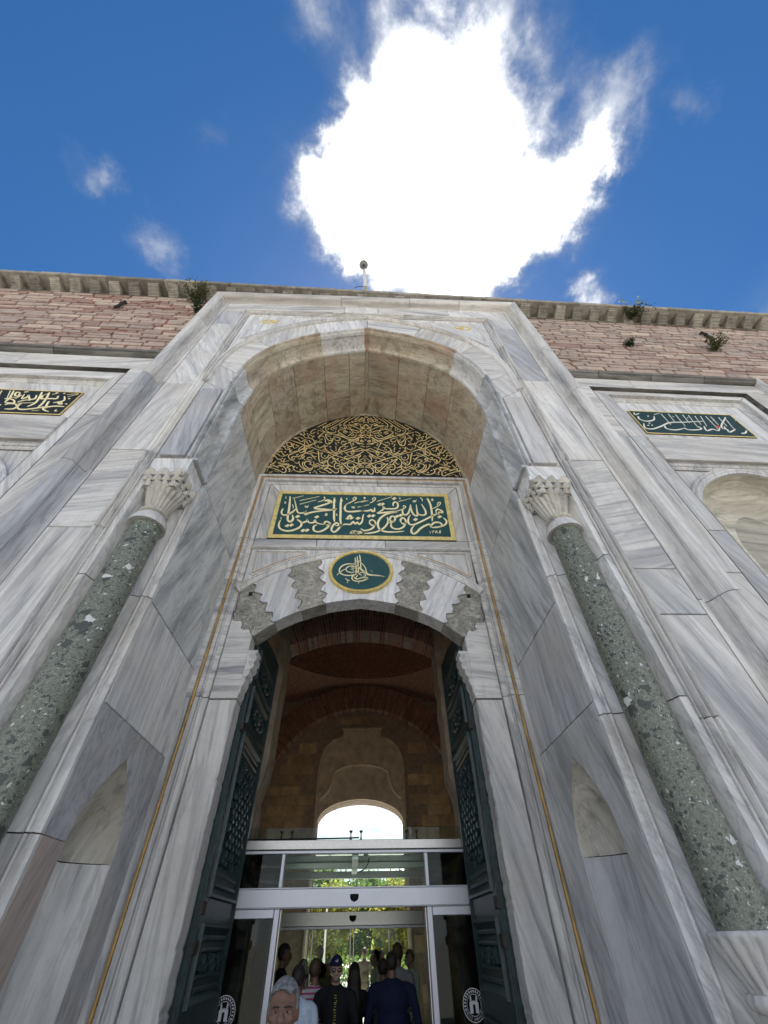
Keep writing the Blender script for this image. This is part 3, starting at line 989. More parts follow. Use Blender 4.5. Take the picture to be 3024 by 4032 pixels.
# door arch
E_half = [(2.19, 6.10), (1.93, 6.33), (1.5, 6.60), (1.0, 6.81), (0.5, 6.94), (0.0, 6.985)]
I_half = [(1.715, 5.17), (1.385, 5.45), (1.0, 5.66), (0.584, 5.81), (0.0, 5.905)]
EC = mirror_curve(catmull(E_half, 6))
ICV = mirror_curve(catmull(I_half, 6))
EP = [(-0.01, 6.03), (-0.01, 5.945), (0.010, 5.935), (0.026, 5.945), (0.032, 5.962), (0.048, 5.962), (0.060, 5.955), (0.085, 5.972), (0.10, 5.985), (0.105, 6.03)]
m = MB()
sweep_arch(m, EC, EP)
m.build('arch_archivolt', MP, gate, 35)
ETOP = offset_curve(EC, 0.10)
for sgn in (-1, 1):
    side = [(-sgn * p[0], p[1]) for p in EC if p[0] <= 0]
    slab(side + [(0, 7.022), (sgn * IX, 7.022), (sgn * IX, 6.13)], YB + 0.004, MP, 'spandrel')
    tri = [(-sgn * p[0], p[1]) for p in offset_curve(EC, -0.06) if p[0] < -1.0 and p[0] > -2.02] + [(sgn * 1.06, 6.985), (sgn * 2.05, 6.985), (sgn * 2.05, 6.42)]
    loop = ccw(tri)
    m = MB()
    m.grid([[(a, YB + 0.002, b) for a, b in loop], [(a, YB - 0.02, b) for a, b in inset(loop, 0.008)], [(a, YB - 0.02, b) for a, b in inset(loop, 0.022)], [(a, YB - 0.002, b) for a, b in inset(loop, 0.035)]], close_u=True)
    m.build('spandrel_moulding', MP, gate, 35)
    m = MB()
    m.slab(inset(loop, 0.05), wall_map(YB - 0.004), 0.01, 0.002)
    m.build('gilt_inlay', M_GILTROD, gate)
    m = MB()
    m.slab(inset(loop, 0.061), wall_map(YB - 0.010), 0.01, 0.002)
    m.build('spandrel_panel', MP, gate)
# joggled voussoirs
def joggle(p, q, n, amp, sgn=1):
    # scalloped joint from p (top) to q (bottom)
    out = []
    dx, dz = q[0] - p[0], q[1] - p[1]
    l = math.hypot(dx, dz)
    nx, nz = -dz / l, dx / l
    for k in range(n * 6 + 1):
        t = k / (n * 6)
        ph = t * n * 2 * PI
        w = amp * math.copysign(abs(math.sin(ph)) ** 0.6, math.sin(ph)) * (0 if t < 0.02 or t > 0.98 else 1)
        w2 = 0.25 * amp * math.sin(ph * 2.3 + 1)
        out.append((p[0] + dx * t + nx * (w + w2) * sgn, p[1] + dz * t + nz * (w + w2) * sgn))
    return out
def on_curve(c, x):
    for a, b in zip(c, c[1:]):
        if (a[0] - x) * (b[0] - x) <= 0 and a[0] != b[0]:
            t = (x - a[0]) / (b[0] - a[0])
            return (x, a[1] + t * (b[1] - a[1]))
    return c[0] if x < 0 else c[-1]
def between(c, x0, x1):
    lo, hi = min(x0, x1), max(x0, x1)
    pts = [p for p in c if lo + 0.01 < p[0] < hi - 0.01]
    return pts if x0 < x1 else list(reversed(pts))
bt = [1.93, 1.345, 0.80]
bb = [1.40, 0.995, 0.60]
J = {}
for sgn in (-1, 1):
    for i in range(3):
        J[(sgn, i)] = joggle(on_curve(ETOP, sgn * bt[i]), on_curve(ICV, sgn * bb[i]), (4, 4, 4)[i], 0.045, -sgn)
    J[(sgn, 'e')] = [(sgn * u, z) for u, z in ((2.112, 5.99), (2.108, 5.72), (2.125 - 0.02, 5.64), (2.07, 5.60), (2.10, 5.53), (2.085, 5.475), (2.02, 5.455), (1.97, 5.47), (1.93, 5.43), (1.915, 5.37), (1.93, 5.33), (1.87, 5.295), (1.80, 5.315), (1.765, 5.275), (1.75, 5.225), (1.715, 5.19))]
def vous(poly, mat):
    m = MB()
    m.slab(inset(ccw(poly), 0.004), wall_map(YB + (0.020 if mat is M_GREYSTONE else random.uniform(-0.006, 0.002))), 0.32, 0.005)
    return m.build('voussoir', mat, gate)
for sgn in (-1, 1):
    vous(J[(sgn, 'e')] + between(ICV, sgn * 1.715, sgn * bb[0]) + list(reversed(J[(sgn, 0)])) + between(ETOP, sgn * bt[0], sgn * 2.11), M_GREYSTONE)
    vous(J[(sgn, 0)] + between(ICV, sgn * bb[0], sgn * bb[1]) + list(reversed(J[(sgn, 1)])) + between(ETOP, sgn * bt[1], sgn * bt[0]), WHT)
    vous(J[(sgn, 1)] + between(ICV, sgn * bb[1], sgn * bb[2]) + list(reversed(J[(sgn, 2)])) + between(ETOP, sgn * bt[2], sgn * bt[1]), M_GREYSTONE)
    # block at the springing and the tall jamb with a chipped arris
    slab(J[(sgn, 'e')] + [(sgn * 1.715, 4.205), (sgn * 2.112, 4.205)], YB, MH, 'jamb_block', 0.28)
    zz = 4.195
    edge = []
    while zz > 0.03:
        edge.append((sgn * (1.716 + (random.uniform(0, 0.018) if random.random() < 0.3 and zz < 3.6 else random.uniform(0, 0.005))), zz))
        zz -= random.uniform(0.02, 0.06)
    slab([(sgn * 2.112, 4.195)] + edge + [(sgn * 1.716, 0.0), (sgn * 2.112, 0.0)], YB, MV, 'jamb', 0.28, 0.012)
    # socket holes of a lost fitting: black blocks stand in for their shade
    m = MB()
    m.box(sgn * 1.915 - 0.028, sgn * 1.915 + 0.028, YB - 0.012, YB + 0.02, 5.96, 6.02)
    m.build('socket_hole_shade', M_BLACKPL, gate)
    # scrolled corbel under the arch
    prof = [(1.725, 4.955), (1.578, 4.955), (1.574, 4.915), (1.600, 4.895), (1.592, 4.86), (1.570, 4.84), (1.575, 4.78), (1.600, 4.755), (1.590, 4.71), (1.605, 4.665), (1.635, 4.645), (1.630, 4.60), (1.645, 4.55), (1.672, 4.53), (1.668, 4.47), (1.685, 4.41), (1.703, 4.38), (1.700, 4.31), (1.725, 4.24)]
    m = MB()
    m.slab(ccw([(sgn * a, b) for a, b in prof]), wall_map(YB + 0.012), 0.26, 0.010)
    m.build('corbel', MP, gate)
    for (cu, cz, r0) in ((1.645, 4.85, 0.048), (1.640, 4.74, 0.042), (1.672, 4.62, 0.03), (1.69, 4.52, 0.02)):
        m = MB()
        pts = []
        for k in range(22):
            a = k * 0.5
            rr = r0 * (1 - k / 24)
            pts.append((sgn * (cu + rr * math.cos(a) * 0.9), YB + 0.010, cz + rr * 1.1 * math.sin(a)))
        m.tube(pts, 0.008, 5)
        m.build('corbel_scroll', MP, gate, True)
vous(J[(-1, 2)] + between(ICV, -bb[2], bb[2]) + list(reversed(J[(1, 2)])) + between(ETOP, bt[2], -bt[2]), WHT)
# dark mortar core behind the facing slabs
m = MB()
for sgn in (-1, 1):
    m.box(*sorted((sgn * 2.64, sgn * 4.2)), 3.77, 3.90, 0.0 if False else 6.80, 14.0)
    m.box(*sorted((sgn * 3.05, sgn * 4.2)), 3.77, 3.90, 0.0, 6.80)
    m.box(*sorted((sgn * 2.56, sgn * 3.3)), 4.21, 4.40, 0.0, 12.0)
    for za, zb in ((0.0, 0.0001),):
        pass
    m.box(*sorted((sgn * 2.90, sgn * 3.05)), 4.3, 6.3, 0, 9.4)
    m.box(*sorted((sgn * 2.52, sgn * 2.90)), 4.3, 6.3, 3.46, 9.4)
m.build('masonry_core', M_DARKJOINT, gate)
m = MB()
sweep_arch(m, VC, [(-0.05, 4.2), (-0.05, 6.3), (-0.35, 6.3), (-0.35, 4.2)])
m.build('vault_core', M_DARKJOINT, gate)
m = MB()
hi = [(p[0], p[1]) for p in HC]
m.slab(ccw([(-3.9, 14.05), (-3.9, 9.2)] + offset_curve(OC, -0.04) + [(3.9, 9.2), (3.9, 14.05)]), wall_map(3.785), 0.3, 0.001)
m.build('arch_core', M_DARKJOINT, gate)
m = MB()
m.slab(ccw([(-2.5, 12.4), (-2.5, 7.0)] + [(-2.14, 6.0)] + offset_curve(EC, 0.06) + [(2.14, 6.0), (2.5, 7.0), (2.5, 12.4)]), wall_map(YB + 0.09), 0.2, 0.001)
for sgn in (-1, 1):
    m.box(*sorted((sgn * 2.08, sgn * 2.6)), YB + 0.09, YB + 0.29, 0, 7.0)
m.build('back_core', M_DARKJOINT, gate)

# ------------------------------------------------------------------ inscriptions
CALLI = {'panel':([(38,[-1611,8532,-1590,8334,-1574,8111,-1567,7926,-1552,7806,-1511,7754,-1468,7773,-1449,7838,-1469,7922,-1487,7958]),(36,[-845,8393,-790,8437,-722,8416,-695,8358,-752,8382,-793,8394]),(36,[-702,8364,-811,8306,-956,8228,-1042,8181,-992,8151,-840,8142,-689,8133,-566,8162]),(33,[-582,8142,-709,8114,-878,8091,-1046,8055,-1158,8009,-1202,7971,-1231,8001,-1208,8073,-1215,8042,-1296,8012,-1372,8029,-1414,8131,-1455,8273,-1507,8451]),(31,[-1703,8145,-1718,8030,-1678,7954,-1614,7949,-1528,8003,-1465,8082,-1427,8162]),(15,[-1529,8271,-1500,8223,-1494,8151]),(15,[-1251,8246,-1233,8189,-1216,8231,-1198,8184,-1181,8264]),(20,[-1386,8405,-977,8549]),(20,[-1371,8288,-1032,8437]),(20,[-1554,8473,-1324,8566]),(15,[-993,8376,-898,8411,-849,8486,-865,8535,-884,8501]),(38,[-641,8525,-638,8327,-622,8103,-606,7888,-587,7769]),(18,[-641,8518,-598,8386]),(18,[-492,8522,-450,8404]),(38,[-492,8529,-492,8298,-479,8014,-472,7831,-443,7699]),(33,[-405,7699,-463,7625,-528,7515,-587,7480,-631,7530,-624,7622,-583,7710,-533,7741,-499,7697,-527,7659,-570,7681]),(33,[-790,7705,-780,7759,-734,7772,-677,7723,-695,7678,-757,7677]),(33,[-676,7708,-710,7620,-785,7532,-882,7479,-969,7500,-1001,7571,-991,7643,-942,7673]),(31,[-1161,7860,-1128,7757,-1073,7728,-1012,7745,-994,7813,-959,7737,-883,7703,-789,7691]),(36,[-1364,7811,-1330,7796,-1263,7724,-1266,7622,-1356,7534,-1491,7489,-1617,7515,-1696,7599,-1711,7714,-1695,7803]),(31,[-1263,7724,-1209,7740,-1158,7786,-1161,7860]),(15,[-807,8012,-760,8007,-806,7950,-744,7970]),(13,[-1699,8529,-1704,8489,-1677,8476]),(13,[-1698,7881,-1700,7845,-1677,7833]),(13,[-367,8519,-376,8479,-351,8466]),(13,[-555,8012,-561,7968,-535,7963]),(13,[-1705,8331,-1694,8357,-1674,8332,-1686,8305,-1705,8331]),(18,[-385,8301,-289,8375,-193,8454,-162,8521,-196,8544,-239,8486,-204,8443]),(20,[-200,8354,45,8450]),(20,[-130,8227,48,8280]),(36,[-384,8285,-400,8172,-352,8094,-255,8081,-126,8100,50,8133]),(15,[-251,8246,-238,8195,-222,8240,-203,8190,-184,8257]),(31,[-463,7620,-385,7700,-260,7703,-200,7784,-166,7719,-116,7765,-82,7707,-22,7782,-4,7948,10,8010]),(15,[-1,8526,16,8553,34,8527,17,8499,-1,8526]),(20,[-65,8381,100,8445]),(20,[-61,8245,124,8314]),(20,[290,8423,629,8587]),(20,[758,8429,1056,8545]),(18,[135,8363,201,8414,256,8499,245,8549,189,8497,223,8448]),(36,[-58,8124,94,8115,169,8155,185,8108,234,8118,241,8220]),(31,[653,8279,639,8344,679,8411,730,8395,749,8314,716,8216,595,8191,464,8200,432,8257,424,8177,365,8112,289,8057]),(38,[288,8048,418,8066,592,8096,723,8112]),(36,[723,8099,548,8054,417,7967,330,7835,308,7701,349,7571,472,7508,658,7506,846,7533]),(31,[129,7800,182,7846,245,7803,256,7714,193,7683,141,7741,129,7800]),(31,[256,7729,204,7611,122,7552,19,7535,-44,7591]),(31,[506,7930,521,7824,487,7705,401,7586,266,7498,123,7461,31,7459]),(31,[648,7827,584,7811,560,7870,593,7953,644,7960,672,7894,648,7827,562,7771,510,7818]),(33,[791,7794,782,7860,834,7922,884,7863,890,7773,825,7742,791,7794]),(33,[891,7788,842,7668,745,7594,630,7606,580,7677,593,7766]),(18,[702,8121,813,8171,904,8237,907,8286,863,8294,870,8220]),(31,[854,8204,836,8092,870,8009,932,8032,981,8127,1010,8305]),(33,[1021,8337,1019,8240,1048,8082,1107,7990,1157,8022,1150,8132,1150,8341]),(33,[1159,8053,1239,8012,1316,8032,1337,8136,1268,8360]),(15,[1085,8471,1098,8422,1120,8479,1134,8423,1162,8507]),(15,[1251,8577,1293,8527,1293,8450]),(15,[804,8565,793,8524,820,8515]),(36,[1408,8554,1443,8448,1464,8316,1467,8124,1462,7968,1448,7830]),(15,[1499,8509,1520,8540,1536,8510,1514,8480,1499,8509]),(18,[1488,8220,1595,8287,1665,8354,1689,8428,1643,8420,1613,8353,1648,8321]),(33,[1555,8126,1597,8207,1690,8155,1694,8098,1630,8112,1590,8048,1554,8120]),(33,[1616,8080,1500,8015,1337,7903,1201,7810,1067,7732,972,7730,941,7819,964,7940,1001,8018]),(33,[1697,7942,1751,7852,1716,7747,1613,7685,1483,7653,1399,7660]),(33,[1401,7681,1476,7786,1584,7803,1641,7745,1591,7676]),(36,[1399,7660,1386,7739,1298,7708,1185,7618,1104,7515,1038,7463,990,7513,1007,7614,1065,7703]),(13,[1367,7544,1380,7470]),(13,[1409,7550,1439,7534,1457,7568]),(13,[1419,7545,1426,7471]),(13,[1476,7489,1504,7558,1522,7490]),(13,[1599,7569,1566,7554,1591,7531,1550,7502,1595,7497])],[[-1366,7907],[-1534,7637],[-1455,7656],[-1200,7509],[-1124,7517],[-966,7904],[-314,7883],[-247,7891],[-283,7945],[-107,7885],[128,7960],[207,7968],[672,8527],[351,8326],[411,8338],[718,7965],[790,7998],[1099,7877],[1621,7971]]),'tymp':([(16,[-72,12029,66,11878,156,11797,201,11729,172,11691,97,11752,52,11834,37,11791,68,11694,61,11638,9,11691]),(16,[103,11937,171,11826,209,11771]),(16,[185,11984,276,11859,320,11805,290,11775,223,11857]),(16,[283,11975,410,11837,513,11716,599,11581,590,11485,539,11510]),(16,[441,11925,574,11775,703,11613,723,11532,656,11515]),(16,[620,11848,750,11699,864,11566,933,11460]),(16,[760,11784,896,11636,1065,11453,1173,11297]),(16,[1073,11603,1198,11472,1310,11356]),(16,[745,11547,858,11403,941,11313,909,11245,851,11230]),(16,[948,11461,1060,11372,1085,11293,1036,11186,961,11117,860,11113,790,11149,821,11215]),(19,[231,11605,319,11582,217,11508,363,11515,510,11514]),(14,[406,11422,412,11342,448,11304,507,11347,538,11442,509,11454]),(14,[502,11508,363,11461,217,11360,74,11221,24,11206]),(14,[604,11486,573,11376,535,11308,593,11324,682,11381,722,11491,655,11461]),(14,[216,11743,290,11705,394,11696,379,11640,334,11651]),(14,[99,11585,143,11560,216,11590,238,11633]),(14,[137,11356,86,11448,19,11554,-59,11428]),(19,[21,11391,101,11328,130,11356,86,11408,22,11324]),(19,[25,11136,117,11145,145,11224,116,11276]),(16,[167,11173,217,11215,318,11258,405,11289,317,11154,217,11123,174,11173]),(16,[332,11141,416,11029,458,10980]),(19,[246,11060,260,10959,330,10886,429,10890,543,10958,645,11065,733,11172,714,11237,677,11222]),(14,[490,11187,592,11244,709,11316]),(14,[482,11122,504,11162,604,11166,545,11099,517,11111]),(14,[190,10930,274,10821,400,10802,541,10895,657,11001,745,11095]),(19,[33,10603,150,10644,357,10751,570,10896,814,11021,1077,11135,1301,11224]),(14,[1077,11148,1157,11036,1247,10887]),(14,[1084,11149,1247,11327]),(19,[885,11024,1028,11030,1054,10980,1019,10853,943,10738,874,10760,836,10870]),(16,[839,10946,724,10890,660,10838,679,10764,762,10743,838,10920]),(16,[118,11106,133,11042,204,10994]),(16,[12,11063,91,10989,204,10868,330,10749,494,10610,604,10566]),(16,[14,10910,105,10914,113,10864]),(19,[45,10738,107,10789,128,10741,80,10702,52,10738]),(19,[136,10595,205,10646,246,10746,162,10841]),(14,[384,10581,413,10753,455,10730]),(14,[552,10734,607,10712,625,10591]),(14,[496,10720,551,10685,594,10736]),(14,[1061,10855,1137,10946,1206,10911,1215,10836,1173,10834]),(19,[836,10870,864,10698,922,10579,1006,10607,1042,10754,1061,10855]),(19,[1105,10635,1162,10661,1187,10614]),(17,[0,10355,112,10205,246,10085,392,9979,484,9972,498,10028,459,10060,432,10036]),(15,[0,10338,84,10388,124,10425]),(15,[124,10425,287,10315,461,10229,488,10230]),(15,[219,10488,395,10366,556,10267,661,10169,752,10082]),(15,[30,10351,165,10299,287,10269,354,10248]),(15,[384,10651,300,10315,273,10222,293,10177,340,10168,347,10225,300,10258]),(15,[293,10155,339,10089,406,10091,461,10184,543,10267,653,10352,628,10445,588,10479,494,10595,440,10653]),(19,[12,9668,66,9697,156,9764,351,9879,550,9996,753,10104,973,10226,1240,10340]),(17,[752,10082,855,9996,903,9888,988,9761,1065,9743]),(19,[100,10113,140,10149,193,10094,154,10059,100,10102,154,10015,161,9927,129,9904,9,10020]),(17,[5,10103,35,10055]),(17,[9,9856,58,9782,117,9773,162,9829,116,9860,64,9836]),(17,[12,9663,40,9685,130,9689,118,9625,41,9633,13,9596]),(17,[193,10038,299,9987,273,10008]),(17,[285,9758,253,9714,259,9651,324,9611,401,9656,422,9741,377,9793,299,9791]),(23,[156,9732,272,9588,361,9467,461,9379,525,9411,546,9494,502,9544]),(23,[566,9811,479,9680,374,9529,310,9435,259,9464,266,9546,310,9548,361,9488]),(21,[15,9538,43,9529,120,9398,171,9369,209,9442,196,9544,157,9595,214,9607,221,9545]),(15,[377,9869,481,9786,609,9705,685,9644]),(19,[599,9812,694,9924,802,9994,732,9882,676,9772,623,9759,598,9790]),(19,[689,9794,726,9731,729,9625,682,9550,605,9568,530,9660,607,9642,621,9685]),(21,[881,9986,902,9866,890,9758,841,9671,761,9626]),(12,[742,9817,770,9851,793,9776,846,9799]),(12,[904,9373,1007,9397,1067,9450]),(12,[477,9554,516,9597,578,9516]),(19,[629,9517,614,9435,676,9386,755,9460,862,9567,963,9529,890,9610,880,9672,932,9674,1054,9553,1114,9492]),(19,[766,9419,816,9391,909,9486,1028,9552]),(17,[680,10353,665,10283,716,10205,813,10266,884,10361]),(17,[681,10158,728,10160,824,10220,892,10223,977,10318,1023,10414,1000,10484,945,10493]),(17,[914,10133,905,10065,934,9977,1012,9958,1069,10026,1082,10128,1051,10183,1132,10175]),(21,[1204,10258,1161,10210,1136,10029,1113,9874,1068,9786,992,9826,944,9911]),(17,[986,9718,995,9655,1089,9701,1158,9767]),(17,[1057,9594,1125,9660,1189,9641]),(15,[1106,10656,1146,10634,1163,10683]),(15,[1030,10533,1080,10451,1173,10396,1208,10516]),(17,[1331,11266,1407,11212,1461,11100,1409,11041,1336,11123]),(17,[1543,11132,1595,11177,1644,11108,1594,10993,1654,10967,1736,10999,1691,11025,1636,10939,1549,10838,1423,10819,1339,10734,1301,10625,1276,10492,1210,10412]),(21,[1173,10307,1361,10418,1550,10503,1744,10617,1930,10705]),(13,[1492,10714,1639,10801,1691,10858]),(19,[1722,10859,1857,10810,1744,10765,1655,10653,1583,10704,1500,10633,1428,10498,1353,10508]),(17,[1564,10663,1547,10477,1503,10119]),(17,[1198,10688,1313,10586,1456,10473,1606,10299,1761,10203,1878,10183,1829,10282,1872,10258]),(17,[1434,10395,1591,10298,1756,10153,1875,10034,1832,9911,1751,9836,1690,9810]),(19,[1852,10489,1910,10597,2001,10587,1971,10468,1889,10412,1837,10488,1792,10357,1707,10405]),(19,[1999,10443,2041,10418,2090,10446,2020,10366,1965,10287,1923,10311,1854,10232,1829,10282]),(19,[2052,10265,2104,10318,2169,10244,2144,10168,2076,10215,2033,10114,1949,10036,1899,10109,1976,10013,2094,10017]),(19,[2180,9996,2231,10047,2261,9999,2177,9971,2104,9872,2047,9882,1975,9772,1824,9838]),(13,[2253,9889,2233,9853,2292,9760]),(13,[2155,9410,2177,9366,2234,9368]),(13,[2268,9504,2288,9359]),(13,[1981,9371,2130,9432]),(13,[1176,9490,1211,9379]),(13,[1696,9462,1717,9396]),(19,[2138,9802,2183,9709,2246,9641,2210,9594,2162,9662]),(26,[2031,9542,2156,9615,2250,9572,2307,9574]),(21,[2031,9542,2073,9635]),(21,[2304,9551,2171,9524,1988,9427,1895,9357,1844,9400,1855,9490,1923,9584,2044,9634,1819,9673,1851,9697,1995,9702,2085,9729,2004,9773]),(21,[1816,9650,1846,9536,1759,9648,1696,9599,1656,9621,1689,9530,1623,9437,1506,9400,1411,9430,1387,9475]),(19,[1230,9653,1249,9515,1329,9461,1447,9522,1543,9640,1581,9735,1668,9738,1690,9810]),(19,[1214,9629,1293,9540,1398,9612,1451,9730,1429,9800,1358,9822,1297,9772,1320,9702,1218,9676,1136,9743]),(19,[1487,9802,1490,9685,1421,9544,1320,9518,1240,9584]),(17,[1370,10341,1419,10394,1475,10345,1487,10218,1428,10141,1354,10138,1298,10186,1161,10131]),(17,[1501,10295,1579,10171,1644,10224,1656,10352,1550,10503]),(17,[1291,10287,1460,10167,1609,10024,1708,9979]),(17,[1486,10044,1538,10046,1558,9949,1502,9971,1484,10019,1598,9902,1634,9976]),(17,[1631,10099,1688,10076,1651,10001,1740,10004,1781,9981,1788,9909,1727,9883,1720,9955]),(17,[1184,10033,1242,10010,1337,10112,1189,9887]),(17,[1278,9915,1342,9990,1412,9944,1347,9869,1289,9867]),(17,[1127,9603,1173,9651,1198,9605,1154,9581]),(17,[1899,10109,1946,10012]),(17,[1935,9914,1964,9796,1943,9748])],[[452,11615],[457,11403],[411,11158],[317,11030],[359,10988],[802,11288],[859,11323],[729,11030],[905,10836],[936,10652],[9,11263],[3,10981],[6,10803],[188,10756],[315,10627],[308,10566],[1270,11131],[1150,11403],[8,9921],[10,9770],[19,9435],[17,9374],[580,10154],[865,10086],[991,10057],[662,9956],[467,9764],[630,10247],[733,10309],[889,10460],[266,9909],[932,10644],[1266,11128],[1415,10952],[1468,10987],[1278,10699],[1409,10643],[1444,10698],[1700,10457],[1747,10498],[1812,10540],[1895,10335],[1945,10376],[1839,10106],[2164,10094],[2114,10055],[2008,9917],[2240,9751],[1607,9562],[1514,9479],[1933,9493],[1761,9476],[1786,9511],[1762,9420],[1777,9945],[1586,9782],[1983,10187]]),'tughra':([(17,[-129,6794,-112,6649,-99,6497,-99,6379]),(17,[-90,6826,-70,6649,-57,6498,-56,6399]),(17,[-47,6864,-26,6722,-16,6579,-13,6539]),(19,[-123,6628,-236,6637,-338,6605,-397,6533,-405,6463,-366,6405,-294,6372,-208,6368,-130,6389,-100,6409]),(15,[-106,6578,-202,6586,-271,6550,-284,6495,-243,6451,-172,6437,-117,6458]),(10,[-445,6370,-399,6429,-339,6489,-278,6525]),(14,[-132,6659,-109,6690,-46,6722]),(14,[-69,6701,4,6651,70,6550,88,6470,120,6412,199,6388,316,6375,422,6352]),(14,[-107,6618,-1,6519,64,6450,120,6387,238,6374,340,6361]),(14,[-132,6648,-41,6538,40,6460]),(17,[-100,6399,-153,6359,-170,6311,-141,6263,-79,6240,14,6251,75,6276,129,6305]),(13,[-68,6380,-97,6321,-65,6293,-11,6313,43,6342]),(13,[-45,6409,9,6449,65,6401,74,6353,27,6362]),(13,[-12,6332,43,6314,121,6334]),(13,[-129,6340,-112,6302,-64,6274]),(13,[-86,6478,-37,6400,11,6381]),(13,[-92,6538,-65,6538]),(9,[-32,6236,-54,6184]),(9,[-199,6516,-166,6497,-142,6477]),(9,[-184,6546,-161,6575,-136,6547,-159,6519,-184,6546]),(9,[-290,6309,-250,6271,-203,6253]),(9,[-254,6205,-233,6243,-273,6281]),(9,[-265,6262,-219,6272]),(6,[174,6501,206,6442])],[]),'left':([(33,[-5880,9240,-5807,9104,-5848,9030,-5952,8986]),(33,[-5833,9032,-5843,8962,-5773,8951,-5833,9032]),(36,[-5675,8858,-5819,8862,-5931,8835,-5988,8797,-6005,8746,-5925,8687,-5848,8661]),(36,[-6048,9029,-6031,8928,-5970,8765]),(36,[-6376,9375,-6301,9146,-6261,8941,-6319,8801]),(36,[-6233,9371,-6158,9124,-6121,8919,-6122,8785]),(36,[-6406,9244,-6357,9106,-6439,9080,-6545,9231,-6527,9161,-6585,9084,-6642,9258]),(26,[-6590,8962,-6480,9042,-6394,9032]),(26,[-6560,8914,-6255,8959]),(36,[-5991,8830,-6213,8727,-6380,8696,-6479,8770,-6501,8868,-6476,8904]),(36,[-5999,9247,-5974,9142,-6066,9133,-6158,9124,-6250,9116,-6278,9220,-6319,9234]),(33,[-6761,9319,-6708,9179,-6790,9207,-6823,9313,-6761,9319]),(33,[-6706,9073,-6668,9219]),(33,[-6974,9372,-6836,9026]),(33,[-6912,9378,-6818,9098,-6804,8925]),(33,[-6887,9056,-6733,9141]),(33,[-6797,9065,-6681,9006,-6635,8907,-6804,8925]),(36,[-6570,8879,-6496,8785,-6521,8700,-6653,8689]),(36,[-6753,8845,-6684,8885,-6570,8879]),(16,[-6282,9256,-6207,9355]),(16,[-6137,9288,-6050,9370]),(16,[-5871,9314,-5700,9367]),(16,[-5817,9228,-5697,9330]),(16,[-6161,8667,-6038,8694]),(16,[-5758,8751,-5761,8685,-5709,8690]),(33,[-7128,9357,-7001,9011]),(33,[-7174,9352,-7088,9072,-7070,8901]),(33,[-6812,8840,-6878,8751,-6943,8663,-7081,8733]),(33,[-7132,9139,-7230,9094,-7357,9189])],[[-6679,9346],[-6647,9360],[-5697,8958],[-5749,9163],[-6097,9365],[-5942,9355],[-5691,9349]]),'right':([(27,[6421,9572,6399,9125]),(27,[6590,9587,6548,9223]),(27,[6742,9569,6691,9090]),(27,[6905,9570,6860,9219]),(27,[7030,9562,6950,9054]),(27,[7165,9542,7089,9179]),(27,[7294,9541,7184,9129]),(27,[7414,9551,7366,8973]),(27,[7523,9541,7488,9210]),(27,[7691,9525,7649,9165]),(27,[7830,9536,7735,9058]),(27,[8020,9552,7898,8930]),(33,[5815,9136,5758,8962,5893,8928,6140,9047,6416,9212,6756,9257,7250,9338]),(33,[6237,9083,6221,8969,6381,8926,6607,8999]),(33,[6624,9029,6702,8951,6979,9000,6986,9113]),(33,[5836,9432,5808,9310,5925,9231,6120,9306,6202,9462]),(33,[7118,9124,7073,8951,7240,9020,7333,8971,7443,9092]),(33,[7864,9539,7515,9155,7536,9042,7582,9160]),(33,[7569,9045,7557,8932,7768,9060]),(33,[7779,8894,7898,8930,7976,9020]),(22,[5814,9583,5801,9490,5932,9562]),(22,[6235,9526,6404,9602]),(22,[6638,9499,6644,9450]),(22,[6921,9431,6974,9466]),(22,[7473,9386,7538,9427])],[[5950,9158],[5965,9079],[5882,9072],[6069,9451],[8020,9430]])}
def stroke_mesh(strokes, dots, y0, thick, dot_size, smin=0.0, mirror=False, wmul=1.0, dz=0.0, only=None):
    m = MB()
    def one(w, pts, flip):
        pts = [(-p[0] if flip else p[0], p[1]) for p in pts]
        if len(pts) > 2:
            pts = catmull(pts, 4)
        n = len(pts)
        L, Rr = [], []
        for i, p in enumerate(pts):
            a, b = pts[max(i - 1, 0)], pts[min(i + 1, n - 1)]
            dx, dz_ = b[0] - a[0], b[1] - a[1]
            l = math.hypot(dx, dz_) or 1e-6
            nx, nz = -dz_ / l, dx / l
            ang = math.atan2(dz_, dx)
            nib = 0.80 + 0.28 * abs(math.sin(ang - R(-35)))
            t = i / max(1, n - 1)
            tap = min(1.0, 0.55 + 3.2 * t, 0.35 + 3.0 * (1 - t))
            hw = 0.5 * w * nib * tap
            L.append((p[0] + nx * hw, p[1] + nz * hw))
            Rr.append((p[0] - nx * hw, p[1] - nz * hw))
        rows = []
        for (a, b), (c, d) in zip(L, Rr):
            rows.append([(a, y0, b), (a, y0 - thick, b), (c, y0 - thick, d), (c, y0, d)])
        m.grid(rows)
    for w, flat in strokes:
        pts = [(flat[i] / 1000, flat[i + 1] / 1000 + dz) for i in range(0, len(flat), 2)]
        one(w / 1000 * wmul, pts, False)
        if mirror:
            one(w / 1000 * wmul, pts, True)
    for dx_, dz_ in dots:
        for fl in ((1, -1) if mirror else (1,)):
            cx, cz = fl * dx_ / 1000, dz_ / 1000 + dz
            s = dot_size
            k = fl
            q = [(cx - s, cz - 0.15 * s * k), (cx - 0.1 * s, cz - 0.85 * s), (cx + s, cz + 0.15 * s * k), (cx + 0.1 * s, cz + 0.85 * s)]
            m.slab(ccw(q), lambda a, b, c: (a, y0 - thick + c, b), thick, 0.001)
    return m
